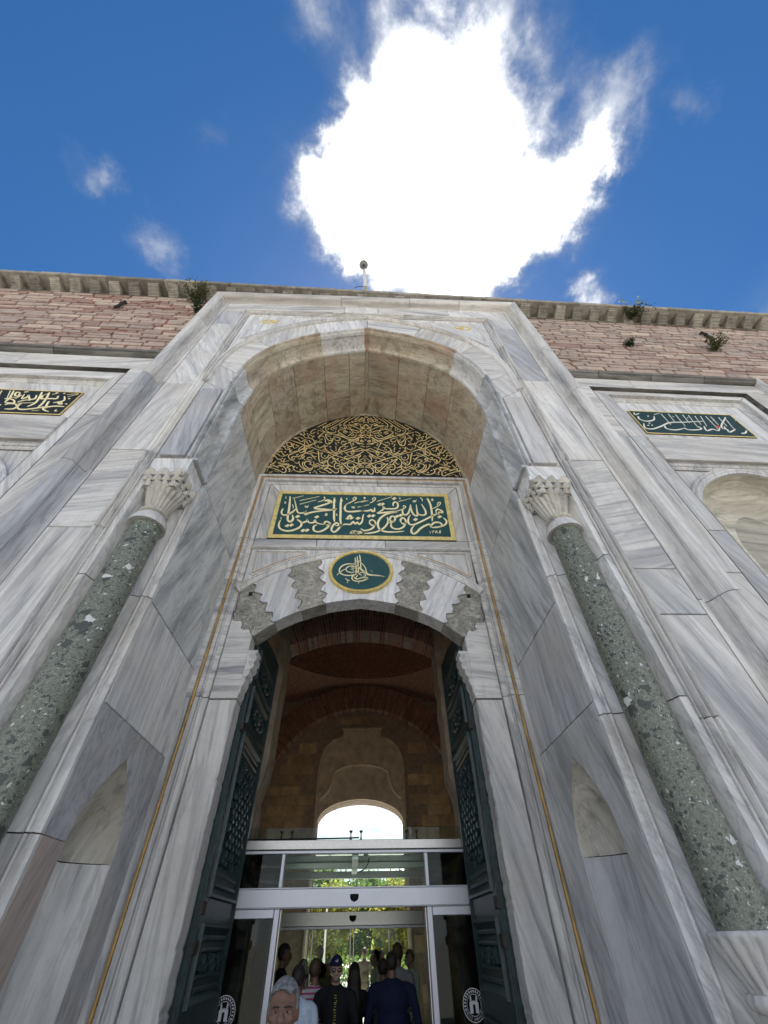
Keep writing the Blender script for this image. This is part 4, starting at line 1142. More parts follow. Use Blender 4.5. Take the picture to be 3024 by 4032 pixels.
# tympanum
t = empty('tympanum_inscription', (0, YB - 0.02, 9.31), 0, 'half-moon black panel crowded with mirrored gold calligraphy under the vault', 'inscription')
m = MB()
m.slab(ccw(inset(TC, 0.0)), wall_map(YB - 0.02), 0.03, 0.002)
m.build('panel', M_BLACKG, t)
s_, d_ = CALLI['tymp']
occ = [(p[i] / 1000, p[i + 1] / 1000) for w_, p in s_ for i in range(0, len(p), 2)]
occ2 = []
for w_, p in s_:
    q_ = [(p[i] / 1000, p[i + 1] / 1000) for i in range(0, len(p), 2)]
    occ2 += catmull(q_, 5) if len(q_) > 2 else [tuple(a + (b - a) * k / 6 for a, b in zip(q_[0], q_[1])) for k in range(7)]
occ2 += [(a / 1000, b / 1000) for a, b in d_]
inner_t = [p for p in offset_curve(TC, 0.09) if p[0] >= 0]
s_ = list(s_)
d_ = list(d_)
tries = 0
while tries < 5000:
    tries += 1
    x_, z_ = random.uniform(0.02, 2.28), random.uniform(9.38, 12.0)
    lim = on_x = max([p[1] for p in inner_t if p[0] >= x_] or [0])
    if z_ > lim or min((x_ - a) ** 2 + ((z_ - b) * 0.8) ** 2 for a, b in occ2) < 0.062 ** 2:
        continue
    if random.random() < 0.45:
        d_.append([int(x_ * 1000), int(z_ * 1000)])
        occ2.append((x_, z_))
    else:
        a_ = random.uniform(0, PI)
        c_, sn = 0.055 * math.cos(a_), 0.07 * math.sin(a_)
        pts_ = [(x_ - c_, z_ - sn), (x_ - 0.3 * c_ + 0.5 * sn * 0.5, z_ - 0.3 * sn - 0.25 * c_), (x_ + 0.3 * c_ - 0.25 * sn, z_ + 0.3 * sn + 0.25 * c_), (x_ + c_, z_ + sn)]
        s_.append((12, [int(v * 1000) for p in pts_ for v in p]))
        occ2 += pts_
m = stroke_mesh(s_, d_, YB - 0.02, 0.012, 0.024, mirror=True, wmul=0.98)
m.build('lettering', M_OLDGOLD, t)
m = MB()
for sgn in (-1, 1):
    for (x, z) in ((1.02, 10.33), (0.13, 11.02), (1.86, 10.53)):
        m.ellipsoid((sgn * x, YB - 0.026, z), (0.05, 0.006, 0.04), 10, 6)
m.build('orange_inlay', simple('orange_inlay', (0.62, 0.24, 0.04), 0.5, 0, 0.1, 9, 0), t)
# rectangular verse panel
t = empty('verse_panel', (0, YB - 0.01, PZ0), 0, 'long green rectangular panel with large gold calligraphy inside a gold border', 'inscription')
m = MB()
m.slab(rect(-PX + 0.004, PX - 0.004, PZ0 - 0.012, PZ1 - 0.004), wall_map(YB - 0.012), 0.03, 0.002)
m.build('panel', M_GREEN, t)
m = MB()
o_ = ccw(rect(-PX + 0.006, PX - 0.006, PZ0 - 0.010, PZ1 - 0.006))
i_ = inset(o_, 0.088)
m.grid([[(a, YB - 0.010, b) for a, b in o_], [(a, YB - 0.030, b) for a, b in o_], [(a, YB - 0.030, b) for a, b in i_], [(a, YB - 0.010, b) for a, b in i_]], close_u=True)
m.build('gold_border', M_GOLD, t)
s_, d_ = CALLI['panel']
m = stroke_mesh(s_, d_, YB - 0.012, 0.014, 0.054, wmul=1.15)
m.build('lettering', M_GOLDLEAF, t)
m = MB()
for k in range(34):
    a = random.uniform(0, 2 * PI)
    rr = random.random() ** 0.5
    cx, cz = -0.135 + 0.13 * rr * math.cos(a), 7.478 + 0.055 * rr * math.sin(a)
    b = random.uniform(0, PI)
    m.tube([(cx - 0.03 * math.cos(b), YB - 0.018, cz - 0.018 * math.sin(b)), (cx, YB - 0.02, cz + 0.008), (cx + 0.03 * math.cos(b), YB - 0.018, cz + 0.018 * math.sin(b))], 0.005, 4)
m.build('signature_knot', M_GOLDLEAF, t)
# medallion
t = empty('tughra_medallion', (-0.01, YB - 0.05, 6.49), 0, 'round green medallion with a gold monogram and ringed gold rim over the door', 'medallion')
cx, cz, rx, rz = -0.01, 6.485, 0.592, 0.478
def ell(k, n=64):
    return [(cx + rx * k * math.cos(2 * PI * i / n), cz + rz * k * math.sin(2 * PI * i / n)) for i in range(n)]
m = MB()
m.slab(ell(0.95), wall_map(YB - 0.045), 0.07, 0.002)
m.build('disc', M_GREEN, t)
m = MB()
rings = [(1.0, -0.006), (1.0, -0.060), (0.985, -0.072), (0.96, -0.066), (0.945, -0.055), (0.935, -0.066), (0.92, -0.072), (0.90, -0.062), (0.89, -0.044)]
m.grid([[(a, YB + y, b) for a, b in ell(k)] for k, y in rings], close_u=True)
m.build('gold_rim', M_GOLD, t, 40)
s_, d_ = CALLI['tughra']
m = stroke_mesh(s_, d_, YB - 0.046, 0.012, 0.01, wmul=1.1)
m.build('monogram', M_GOLDLEAF, t)

# ------------------------------------------------------------------ corner columns
def make_column(sgn, label):
    cx, cy = sgn * 2.74, 3.87
    t = empty('corner_column', (cx, cy, 0), 0, label, 'column', 'green breccia columns at the corners of the niche')
    m = MB()
    m.lathe([(0.0, 1.80), (0.194, 1.80), (0.196, 2.6), (0.194, 3.6), (0.189, 4.6), (0.183, 5.50), (0.0, 5.50)], (cx, cy), 36)
    m.build('shaft', M_BRECCIA, t, 50)
    fl = lambda n, amp: (lambda a, z: amp * abs(math.cos(a * n / 2)) - amp)
    cap = MB()
    cap.lathe([(0.0, 5.49), (0.232, 5.49), (0.234, 5.515), (0.232, 5.53), (0.220, 5.56), (0.195, 5.63), (0.15, 5.685), (0.13, 5.70), (0.0, 5.70)], (cx, cy), 48, lambda a, z: 0.025 * abs(math.sin(a * 7)) if 5.53 < z < 5.69 else 0)
    capo = cap.build('capital', MP, t, 45)
    m = MB()
    m.lathe([(0.13, 5.69), (0.165, 5.70), (0.178, 5.725), (0.165, 5.75), (0.13, 5.76)], (cx, cy), 72, lambda a, z: 0.05 * abs(math.sin(a * 12)))
    m.build('ring', MN, capo, 60)
    m = MB()
    m.lathe([(0.12, 5.755), (0.128, 5.78), (0.145, 5.85), (0.172, 5.93), (0.20, 6.02), (0.226, 6.10), (0.238, 6.15), (0.22, 6.16)], (cx, cy), 96, lambda a, z: 0.16 * abs(math.sin(a * 9)) - 0.08)
    m.build('fluted_bell', MN, capo, 60)
    # stalactite rows stepping out from the bell to the square block
    for row, (z0, h, half, n) in enumerate(((6.10, 0.10, 0.225, 4), (6.19, 0.10, 0.252, 4), (6.28, 0.11, 0.275, 3))):
        for face in range(2):
            for k in range(n):
                u = -half + (k + (0.5 if row % 2 == 0 else 0.75 * 0.66)) * 2 * half / n
                if u > half:
                    continue
                q = MB()
                rows = []
                for i in range(6):
                    zt = z0 + h * i / 5
                    rr = (half / n) * math.sin(PI * (0.28 + 0.62 * i / 5)) * 1.05
                    ring = []
                    for a in range(0, 181, 30):
                        ring.append((u + rr * math.cos(R(a)), half - 0.03 + 0.055 * (0.35 + 0.65 * i / 5) * math.sin(R(a)), zt))
                    rows.append(ring)
                pts = []
                for ring in rows:
                    if face == 0:
                        pts.append([(cx + p[0], cy - p[1], p[2]) for p in ring])
                    else:
                        pts.append([(cx - sgn * p[1], cy + p[0], p[2]) for p in ring])
                q.grid(pts)
                q.add(pts[0], [tuple(range(len(pts[0])))])
                q.add(pts[-1], [tuple(range(len(pts[-1])))])
                q.build('stalactite', MN, capo, 50)
    m = MB()
    m.hexa([(cx - 0.20, cy - 0.20, 6.10), (cx + 0.20, cy - 0.20, 6.10), (cx + 0.20, cy + 0.20, 6.10), (cx - 0.20, cy + 0.20, 6.10)],
           [(cx - 0.25, cy - 0.175, 6.52), (cx + 0.25, cy - 0.175, 6.52), (cx + 0.25, cy + 0.25, 6.52), (cx - 0.25, cy + 0.25, 6.52)])
    m.build('block', WHT, capo)
    m = MB()
    m.slab([(cx - 0.265, cy - 0.18), (cx + 0.225 if sgn < 0 else cx + 0.265, cy - 0.18), (cx + 0.225 if sgn < 0 else cx + 0.265, cy + 0.24), (cx - 0.265, cy + 0.24)], lambda a, b, c: (a, b, 6.385 + c), 0.13, 0.004)
    m.build('abacus', WHT, capo)
    b_ = MB()
    b_.lathe([(0.0, 1.805), (0.25, 1.805), (0.262, 1.795), (0.262, 1.775), (0.254, 1.755), (0.236, 1.70), (0.208, 1.64), (0.178, 1.58), (0.155, 1.54), (0.145, 1.52), (0.0, 1.52)], (cx, cy), 144, lambda a, z: 0.13 * abs(math.sin(a * 9)) ** 0.7 - 0.09 if z < 1.765 else 0)
    bo = b_.build('base', MP, t, 60)
    m = MB()
    m.lathe([(0.14, 1.53), (0.175, 1.525), (0.19, 1.49), (0.175, 1.455), (0.15, 1.44), (0.175, 1.36), (0.22, 1.22), (0.25, 1.12), (0.26, 1.0), (0.26, 0.0), (0, 0)], (cx, cy), 72, lambda a, z: 0.05 * abs(math.sin(a * 10)) if 1.45 < z < 1.53 else 0)
    m.build('pedestal', MP, bo, 50)
    return t
make_column(-1, 'green speckled breccia column on the left of the niche')
make_column(1, 'green speckled breccia column on the right of the niche, its carved base showing')

# ------------------------------------------------------------------ flanking walls
def wing(sgn):
    nm = 'left' if sgn < 0 else 'right'
    w = empty('flanking_wall', (0, 4.05, 0), R(1.0),
              'marble and red-mortared stone wall left of the gate, with a cut-off calligraphy plaque' if sgn < 0 else 'marble and red-mortared stone wall right of the gate, with an arched niche', 'wall')
    s0, s1 = (-15.0, -4.16) if sgn < 0 else (4.16, 17.5)
    zt = 10.99 if sgn < 0 else 11.03
    # core
    m = MB()
    m.box(s0, s1, 0.72, 1.4, 0, 15.1)
    m.build('wall_core', M_DARKJOINT, w, local=True)
    # mortar bed of the stone zone
    m = MB()
    m.box(s0, s1, 0.040, 0.72, zt, 15.02)
    m.build('mortar_bed', M_RMORTAR, w, local=True)
    # coursed stones
    stones = []
    z = zt + 0.012
    while z < 14.90:
        h = random.uniform(0.085, 0.135) if random.random() < 0.85 else random.uniform(0.14, 0.20)
        if z + h > 14.955:
            h = 14.955 - z
        if h < 0.06:
            break
        s = s0 + random.uniform(-0.4, 0)
        while s < s1:
            l = random.uniform(0.28, 0.70) if random.random() < 0.85 else random.uniform(0.18, 0.95)
            a, b = max(s, s0), min(s + l, s1)
            if b - a > 0.08:
                stones.append((a, b, z, z + h))
            s += l + random.uniform(0.028, 0.055)
        z += h + random.uniform(0.030, 0.048)
    vis = lambda st: (sgn < 0 and st[1] > -12.5) or (sgn > 0 and st[0] < 14.2)
    stones.sort(key=lambda st: (not vis(st), -((st[1] - st[0]) * (st[3] - st[2]) / (st[2] ** 2))))
    def stone_geo(mb, st):
        a, b, c, d = st
        j = lambda q=0.012: random.uniform(-q, q)
        pr = random.uniform(-0.016, 0.012)
        n = max(2, int((b - a) / 0.16))
        top = [(a + (b - a) * k / n, d + j(0.008)) for k in range(n, -1, -1)]
        bot = [(a + (b - a) * k / n, c + j(0.008)) for k in range(n + 1)]
        bot[0] = (bot[0][0] + abs(j(0.02)), bot[0][1])
        top[0] = (top[0][0] - abs(j(0.02)), top[0][1])
        mb.slab(ccw(bot + top), lambda p, q, e: (p, pr + e, q), 0.07, min(0.010, (d - c) * 0.12))
    for st in stones[:298]:
        q = MB()
        stone_geo(q, st)
        q.build('stone', M_WSTONE, w, local=True)
    q = MB()
    for st in stones[298:]:
        stone_geo(q, st)
    if len(stones) > 298:
        q.build('wall_stones', M_WSTONE, w, local=True, kind='stuff')
    # moulded string course over the marble
    SP = [(0.30, 0.02), (-0.05, 0.02), (-0.085, 0.0), (-0.125, -0.02), (-0.145, -0.06), (-0.125, -0.10), (-0.09, -0.11), (-0.09, -0.13), (-0.065, -0.155), (-0.03, -0.165), (-0.03, -0.18), (0.0, -0.185), (0.0, -0.19), (0.012, -0.19), (0.05, -0.20)]
    e0, e1 = (s0, s1) if sgn < 0 else (s0, 9.37)
    cuts = [e0 + (e1 - e0) * k / 4 for k in range(5)]
    for a, b in zip(cuts, cuts[1:]):
        m = MB()
        m.grid([[(a + GAP, y, zt + q) for y, q in SP], [(b - GAP, y, zt + q) for y, q in SP]])
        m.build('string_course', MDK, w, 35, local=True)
    if sgn > 0:
        m = MB()
        m.grid([[(9.37 - q, y, zt - 0.02) for y, q in SP], [(9.37 - q, y, 0.0) for y, q in SP]])
        m.build('edge_moulding', MV, w, 35, local=True)
        stones2 = []
        z = 0.02
        q = MB()
        q.box(9.60, s1, 0.040, 0.72, 0, zt)
        q.build('mortar_bed', M_RMORTAR, w, local=True)
        q = MB()
        while z < zt - 0.1:
            h = random.uniform(0.13, 0.24)
            s = 9.60 - random.uniform(0, 0.3)
            while s < s1:
                l = random.uniform(0.3, 0.9)
                a, b = max(s, 9.60), min(s + l, s1)
                if b - a > 0.08:
                    stone_geo(q, (a, b, z, min(z + h, zt - 0.02)))
                s += l + 0.035
            z += h + 0.028
        q.build('wall_stones', M_WSTONE, w, local=True, kind='stuff')
    # marble dado with sunk frames, plaque field, sill block and arched niche
    ctr = -6.775 if sgn < 0 else 6.875
    z1, z2, z3, z4 = (10.24, 9.885, 9.71, 9.585) if sgn < 0 else (10.42, 10.19, 10.00, 9.86)
    sillz, hangz = (8.32, 7.595) if sgn < 0 else (8.46, 7.70)
    p0, p1 = (8.564, 9.427) if sgn < 0 else (8.765, 9.66)
    inner = 1.165
    def flat(poly, y, mat, nme='marble_slab', depth=0.10, ch=0.006):
        q = MB()
        q.slab(inset(ccw(poly), GAP), lambda a, b, c: (a, y + c, b), depth, ch)
        return q.build(nme, mat, w, local=True)
    x_in, x_out = (-4.22, -9.35) if sgn < 0 else (4.22, 9.37)
    lo, hi = min(x_in, x_out), max(x_in, x_out)
    f1a, f1b = ctr - 1.96, ctr + 1.96         # outer sunk frame
    f1a, f1b = (ctr - 1.85, -5.03) if sgn < 0 else (5.12, 8.84)
    f2a, f2b = ctr - 1.43, ctr + 1.43
    f2a, f2b = (ctr - 1.47, -5.305) if sgn < 0 else (5.488, 8.60)
    f3a, f3b = f2a + 0.06, f2b - 0.06
    f4a, f4b = f3a + 0.07, f3b - 0.07
    ztop = zt - 0.185
    # top band and uprights
    for a, b in ((lo, (lo + hi) / 2 - 0.6), ((lo + hi) / 2 - 0.6, hi)):
        flat(rect(a, b, z1 + 0.02, ztop), 0.0, MH)
    for a, b in ((lo, f1a - 0.02), (f1b + 0.02, hi)):
        for za, zb, mt in ((0, 3.0, MV), (3.0, 5.1, MD), (5.1, 8.36, MD2), (8.36, z1 + 0.02, MH)):
            flat(rect(a, b, za, zb), random.uniform(0, 0.003), mt)
    def frame(a, b, za, zb, prof, nme, mat, open_bottom=True):
        q = MB()
        L = [[(a + o, y, za) for o, y in prof], [(a + o, y, zb - o) for o, y in prof], [(b - o, y, zb - o) for o, y in prof], [(b - o, y, za) for o, y in prof]]
        q.grid(L)
        return q.build(nme, mat, w, 35, local=True)
    frame(f1a - 0.02, f1b + 0.02, 0.0, z1 + 0.02, [(0.0, 0.0), (0.0, 0.13), (0.02, 0.13), (0.025, 0.09), (0.05, 0.07), (0.07, 0.06), (0.075, 0.062)], 'sunk_moulding', MDK)  # dark marble puts the shade of the sunk frame into its colour
    # band between the two frames
    flat([(f1a + 0.055, z1 - 0.055), (f2a - 0.01, z2 + 0.01), (f2b + 0.01, z2 + 0.01), (f1b - 0.055, z1 - 0.055)], 0.062, MH)
    for (fa, fb) in ((f1a + 0.055, f2a - 0.01), (f1b - 0.055, f2b + 0.01)):
        flat([(fa, z1 - 0.055), (fb, z2 + 0.01), (fb, sillz + 0.02), (fa, sillz + 0.02)], 0.062, MV)
        for za, zb, mt in ((0, 3.4, MV), (3.4, 5.95, MB_), (5.95, sillz + 0.02, MP)):
            flat([(fa, za), (fb, za), (fb, zb), (fa, zb)], 0.060, mt)
    frame(f2a - 0.01, f2b + 0.01, sillz, z2 + 0.01, [(0.0, 0.062), (0.0, 0.14), (0.03, 0.14), (0.05, 0.12), (0.07, 0.118), (0.085, 0.135), (0.10, 0.15), (0.13, 0.152), (0.14, 0.17), (0.16, 0.172)], 'stepped_moulding', MP)
    # field that carries the plaque
    flat(rect(f2a + 0.10, f2b - 0.10, sillz + 0.02, z2 - 0.10), 0.1735, MP, 'plaque_field')
    q = MB()
    q.grid([[(f2a, y, sillz + b) for y, b in ((0.18, 0.05), (0.10, 0.05), (0.085, 0.04), (0.09, 0.025), (0.07, 0.02), (0.06, 0.0), (0.06, -0.02))], [(f2b, y, sillz + b) for y, b in ((0.18, 0.05), (0.10, 0.05), (0.085, 0.04), (0.09, 0.025), (0.07, 0.02), (0.06, 0.0), (0.06, -0.02))]])
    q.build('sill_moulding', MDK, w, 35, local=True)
    flat(rect(f2a - 0.03, f2b + 0.03, hangz, sillz - 0.022), 0.015, MH, 'sill_block', 0.24, 0.008)
    # niche below: moulded surround with a pointed arch head
    az = hangz - 0.16
    half = 1.40
    arc = [(half, az - 1.55), (half - 0.01, az - 1.30), (half - 0.08, az - 1.0), (half - 0.25, az - 0.66), (half - 0.52, az - 0.36), (half - 0.88, az - 0.14), (half - 1.15, az - 0.045), (0.0, az)]
    ac = [(x + ctr, z_) for x, z_ in mirror_curve(catmull(arc, 4))]
    acx = [(ctr - half, 0.6)] + ac + [(ctr + half, 0.6)]
    flat([(f2a - 0.01, 0.6), (f2a - 0.01, hangz - 0.005), (f2b + 0.01, hangz - 0.005), (f2b + 0.01, 0.6)] + list(reversed(offset_curve(acx, -0.03))), 0.20, MP, 'niche_spandrel')
    frame(f2a, f2b, 0.6, hangz - 0.02, [(0.0, 0.062), (0.0, 0.10), (0.012, 0.11), (0.03, 0.10), (0.045, 0.12), (0.045, 0.14), (0.065, 0.145), (0.08, 0.165), (0.09, 0.175)], 'niche_frame', WHT)
    q = MB()
    def sw(c, prof):
        nn = normals2(c)
        q.grid([[(p[0] + n_[0] * o, y, p[1] + n_[1] * o) for o, y in prof] for p, n_ in zip(c, nn)])
    sw(offset_curve(ac, -0.14), [(-0.03, 0.18), (-0.03, 0.14), (-0.005, 0.12), (0.02, 0.14), (0.025, 0.155), (0.05, 0.13), (0.08, 0.13), (0.10, 0.15), (0.14, 0.15), (0.145, 0.30)])
    q.build('niche_archivolt', WHT, w, 35, local=True)
    # hollow of the niche: side walls and a vaulted head
    q = MB()
    deep = 0.70
    rows_ = []
    for k_ in range(9):
        f_ = k_ / 8
        sc_ = math.cos(f_ * PI / 2)
        rows_.append([(ctr + (p[0] - ctr) * (0.15 + 0.85 * sc_), 0.18 + (deep - 0.18) * math.sin(f_ * PI / 2), (p[1] if p[1] < az - 1.5 else az - 1.5 + (p[1] - az + 1.5) * (0.45 + 0.55 * sc_))) for p in acx])
    q.grid(rows_)
    q.build('niche_hollow', MNB, w, 40, local=True)
    flat(rect(ctr - half * 0.4, ctr + half * 0.4, 0.5, az - 0.3), deep - 0.02, MNB, 'niche_back', 0.1)
    return w, ctr, p0, p1
wl_, cl_, pl0, pl1 = wing(-1)
wr_, cr_, pr0, pr1 = wing(1)
# plaques on the walls
for sgn, w, key, ctr, p0, p1, label in ((-1, wl_, 'left', -6.775, pl0, pl1, 'dark green calligraphy plaque with cream letters on the left wall, cut by the picture edge'),
                                       (1, wr_, 'right', 6.875, pr0, pr1, 'dark green calligraphy plaque with pale letters on the right wall above the niche')):
    base = Matrix.Translation((0, 4.05, 0)) @ Matrix.Rotation(R(1.0), 4, 'Z')
    t = empty('wall_plaque', base @ Vector((ctr, 0.17, p0)), R(1.0), label, 'plaque', 'calligraphy plaques on the flanking walls')
    a, b = ctr - 1.168, ctr + 1.168
    def L(mb):
        mb.v = [(p[0] - ctr, p[1] - 0.17, p[2] - p0) for p in mb.v]
        return mb
    m = MB()
    m.slab(rect(a, b, p0, p1), lambda u, v, c: (u, 0.152 + c, v), 0.02, 0.002)
    L(m).build('panel', M_GREEND if sgn > 0 else M_BLACKG, t, local=True)
    m = MB()
    o_ = ccw(rect(a, b, p0, p1))
    i_ = inset(o_, 0.016)
    m.grid([[(u, 0.168, v) for u, v in o_], [(u, 0.142, v) for u, v in o_], [(u, 0.138, v) for u, v in inset(o_, 0.008)], [(u, 0.142, v) for u, v in i_], [(u, 0.154, v) for u, v in i_]], close_u=True)
    L(m).build('gold_border', M_GOLD, t, local=True)
    s_, d_ = CALLI[key]
    s_ = [q for q in s_ if all(a * 1000 + 40 < x < b * 1000 - 40 for x in q[1][0::2])]
    m = stroke_mesh(s_, d_, 0.153, 0.010, 0.024, dz=0.0)
    L(m).build('lettering', M_GOLDLEAF if sgn < 0 else M_SILVER, t, local=True)
    m = MB()
    if sgn < 0:
        m.ellipsoid((-7.28, 0.148, 8.80), (0.13, 0.006, 0.05), 12, 6)
    else:
        m.ellipsoid((7.44, 0.148, 9.13), (0.04, 0.006, 0.05), 12, 6)
    L(m).build('red_inlay', M_REDDOT, t, local=True)

# ------------------------------------------------------------------ bracketed cornice along the wall top
cor = empty('cornice', (0, 4.05, 14.95), R(1.0), 'weathered stone cornice on stepped brackets along the top of the wall', 'cornice')
bp = [(0.26, -0.10), (-0.05, -0.10), (-0.062, -0.03), (-0.078, -0.045), (-0.095, -0.02), (-0.135, -0.02), (-0.148, 0.045), (-0.165, 0.03), (-0.180, 0.05), (-0.235, 0.055), (-0.248, 0.105), (-0.265, 0.095), (-0.280, 0.11), (-0.345, 0.12), (-0.36, 0.155), (-0.40, 0.165), (-0.405, 0.225), (0.26, 0.225)]
bp = [(a * 0.82 if a < 0 else a, -0.01 + (b + 0.10) * 0.235 / 0.325) for a, b in bp]
bm0 = None
s = -14.6
k = 0
while s < 17.2:
    wd = 0.148
    if bm0 is None:
        m = MB()
        m.slab(ccw(bp), lambda a, b, c: (-wd + c, a, b), 2 * wd, 0.006)
        bo = m.build('bracket', M_CORN, cor, local=True)
        bm0 = bo
    else:
        bo = bm0.copy()
        col.objects.link(bo)
        bo.parent = cor
    bo.location = (s, random.uniform(-0.015, 0.01), random.uniform(-0.008, 0.008))
    bo.rotation_euler = (random.uniform(-0.03, 0.03), 0, random.uniform(-0.03, 0.03))
    bo.scale = (random.uniform(0.92, 1.06), random.uniform(0.95, 1.03), 1)
    s += 0.555 + random.uniform(-0.014, 0.014)
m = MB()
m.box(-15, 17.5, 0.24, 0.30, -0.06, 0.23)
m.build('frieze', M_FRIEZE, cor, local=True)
m = MB()
m.hexa([(-15, -0.015, 0.008), (17.5, -0.015, 0.008), (17.5, 0.26, 0.05), (-15, 0.26, 0.05)], [(-15, -0.015, 0.028), (17.5, -0.015, 0.028), (17.5, 0.26, 0.075), (-15, 0.26, 0.075)])
m.build('bed_course', M_CORN, cor, local=True)
s = -15.0
while s < 17.4:
    l = random.uniform(0.9, 1.9)
    e = min(s + l, 17.5)
    up = 0.0 if random.random() < 0.72 else random.uniform(0.02, 0.05)
    n = 7
    m = MB()
    bot = [(s + 0.004 + (e - s - 0.008) * i / n, 0.228 + random.uniform(0, 0.008)) for i in range(n + 1)]
    top = [(s + 0.004 + (e - s - 0.008) * i / n, 0.37 + up + random.uniform(-0.012, 0.012)) for i in range(n, -1, -1)]
    m.slab(ccw(bot + top), lambda a, b, c: (a, -0.42 + random.uniform(-0.012, 0.012) * 0 + c, b), 0.75, 0.018)
    m.build('coping_slab', M_CORN, cor, local=True)
    s = e
m = MB()
m.box(-15, 17.5, 0.28, 17, 0.15, 0.30)
m.build('roof_slab', M_CORN, cor, local=True)
# wall strip over the frame, behind the brackets
wc = empty('wall_above_gate', (0, 4.05, 13.9), R(1.0), 'narrow strip of stone wall between the gate frame and the cornice', 'wall')
m = MB()
m.box(-4.3, 4.3, 0.02, 0.5, 0.0, 1.05)
m.build('wall_core', M_RMORTAR, wc, local=True)
z = 0.02
while z < 1.0:
    h = random.uniform(0.13, 0.18)
    s = -4.3
    while s < 4.2:
        l = random.uniform(0.4, 0.9)
        q = MB()
        q.slab(rect(s, min(s + l, 4.3), z, z + h), lambda a, b, c: (a, c - random.uniform(0, 0.0), b), 0.05, 0.01)
        q.build('stone', M_WSTONE, wc, local=True)
        s += l + 0.03
    z += h + 0.028

# ------------------------------------------------------------------ the domed hall behind the gate
hall = empty('gate_hall', (0, 9.0, 0), 0, 'dim brick-domed gate hall seen through the open doorway', 'hall')
def hb(name, mat, *boxes):
    m = MB()
    for b in boxes:
        m.box(*b)
    return m.build(name, mat, hall)
# door passage
for sgn in (-1, 1):
    hb('passage_wall', M_ASHLAR, (*sorted((sgn * 1.93, sgn * 2.6)), 6.30, 8.60, 0, 8.4))
    # rough stone pier at the inner end of the passage
    m = MB()
    rows = []
    for k in range(26):
        z = k * 0.30
        j = random.uniform(-0.025, 0.025)
        u = 1.70 + j + (0.10 if z < 3.6 and z > 2.6 else 0)
        rows.append([(sgn * 2.6, 8.60, z), (sgn * (u + 0.12), 8.60, z), (sgn * u, 8.72 + j, z), (sgn * u, 9.35, z), (sgn * 2.6, 9.35, z)])
    m.grid(rows)
    m.build('stone_pier', M_PIER, hall, 25)
hb('passage_ceiling', M_ASHLAR, (-2.6, 2.6, 6.30, 9.4, 8.0, 8.4))
# brick rear arch of the passage (every brick laid on edge)
def brick_arch(cx_, cz_, r0, r1, y0, y1, a0, a1, w, rings, lo, hi, cap=280):
    n = max(4, int((a1 - a0) * (r0 + r1) / 2 / w))
    cnt = 0
    rest = MB()
    m = MB()
    aa = [a0 + (a1 - a0) * i / 40 for i in range(41)]
    m.grid([[(cx_ + r * math.cos(a), y, cz_ + r * math.sin(a)) for r, y in ((r1, y0 + 0.012), (r0 + 0.008, y0 + 0.012), (r0 + 0.008, y1), (r1, y1))] for a in aa])
    m.build('mortar_bed', M_BMORTAR, hall)
    for i in range(n):
        st = random.random() * 0.0
        cuts = [r0] + sorted(r0 + (r1 - r0) * (k + 1) / rings + (0.10 if i % 2 else -0.10) * (r1 - r0) / rings for k in range(rings - 1)) + [r1]
        for q0, q1 in zip(cuts, cuts[1:]):
            b0 = a0 + (a1 - a0) * (i + 0.13) / n
            b1 = a0 + (a1 - a0) * (i + 0.87) / n
            dy = random.uniform(-0.012, 0.008)
            dr = random.uniform(-0.006, 0.012) if q0 == r0 else 0.006
            P_ = lambda r, a, y: (cx_ + r * math.cos(a), y, cz_ + r * math.sin(a))
            tgt = MB() if cnt < cap else rest
            tgt.hexa([P_(q0 + dr, b0, y0 + dy), P_(q0 + dr, b1, y0 + dy), P_(q1 - 0.006, b1, y0 + dy), P_(q1 - 0.006, b0, y0 + dy)],
                     [P_(q0 + dr, b0, y1), P_(q0 + dr, b1, y1), P_(q1 - 0.006, b1, y1), P_(q1 - 0.006, b0, y1)])
            if cnt < cap:
                tgt.build('brick', M_BRICK, hall)
            cnt += 1
    if rest.v:
        rest.build('arch_bricks', M_BRICK, hall, kind='stuff')
# segmental arch through (+-1.72, 6.56) and (0, 7.03)
hh, ww = 0.46, 1.78
rr = (ww * ww + hh * hh) / (2 * hh)
ang = math.asin(ww / rr)
brick_arch(0, 7.02 - rr, rr, rr + 0.75, 8.98, 9.55, PI / 2 - ang, PI / 2 + ang, 0.074, 2, 0, 0, 150)
# hall walls
HX, HY0, HY1, HZ = 4.45, 9.55, 19.5, 10.25
for sgn in (-1, 1):
    hb('side_wall', M_ASHLAR, (*sorted((sgn * HX, sgn * (HX + 0.6))), HY0 - 0.3, HY1 + 1.0, 0, 15.0))
    hb('entry_wall', M_ASHLAR, (*sorted((sgn * 2.55, sgn * (HX + 0.4))), HY0 - 0.35, HY0, 0, 15.0))
hb('entry_wall', M_ASHLAR, (-2.6, 2.6, HY0 - 0.34, HY0 - 0.05, 7.75, 15.0))
# pendentive level: square ceiling pierced by the dome
DC, DR = (0.0, (HY0 + HY1) / 2), 4.35
m = MB()
n = 48
ring, sq = [], []
for i in range(n):
    a = 2 * PI * i / n
    c_, s_ = math.cos(a), math.sin(a)
    ring.append((DC[0] + DR * c_, DC[1] + DR * s_, HZ))
    t_ = 1 / max(abs(c_) / HX, abs(s_) / ((HY1 - HY0) / 2))
    sq.append((DC[0] + c_ * t_, DC[1] + s_ * t_, HZ - 1.0 * (math.hypot(c_ * t_, s_ * t_) - DR) / 2.0))
m.grid([ring, sq], close_u=True)
m.build('pendentive', M_BMORTAR, hall, 60)
m = MB()
rows = []
for j in range(14):
    e = R(88 * j / 13)
    rows.append([(DC[0] + (DR + 0.03) * math.cos(e) * math.cos(2 * PI * i / 60), DC[1] + (DR + 0.03) * math.cos(e) * math.sin(2 * PI * i / 60), HZ + (DR + 0.03) * math.sin(e)) for i in range(60)])
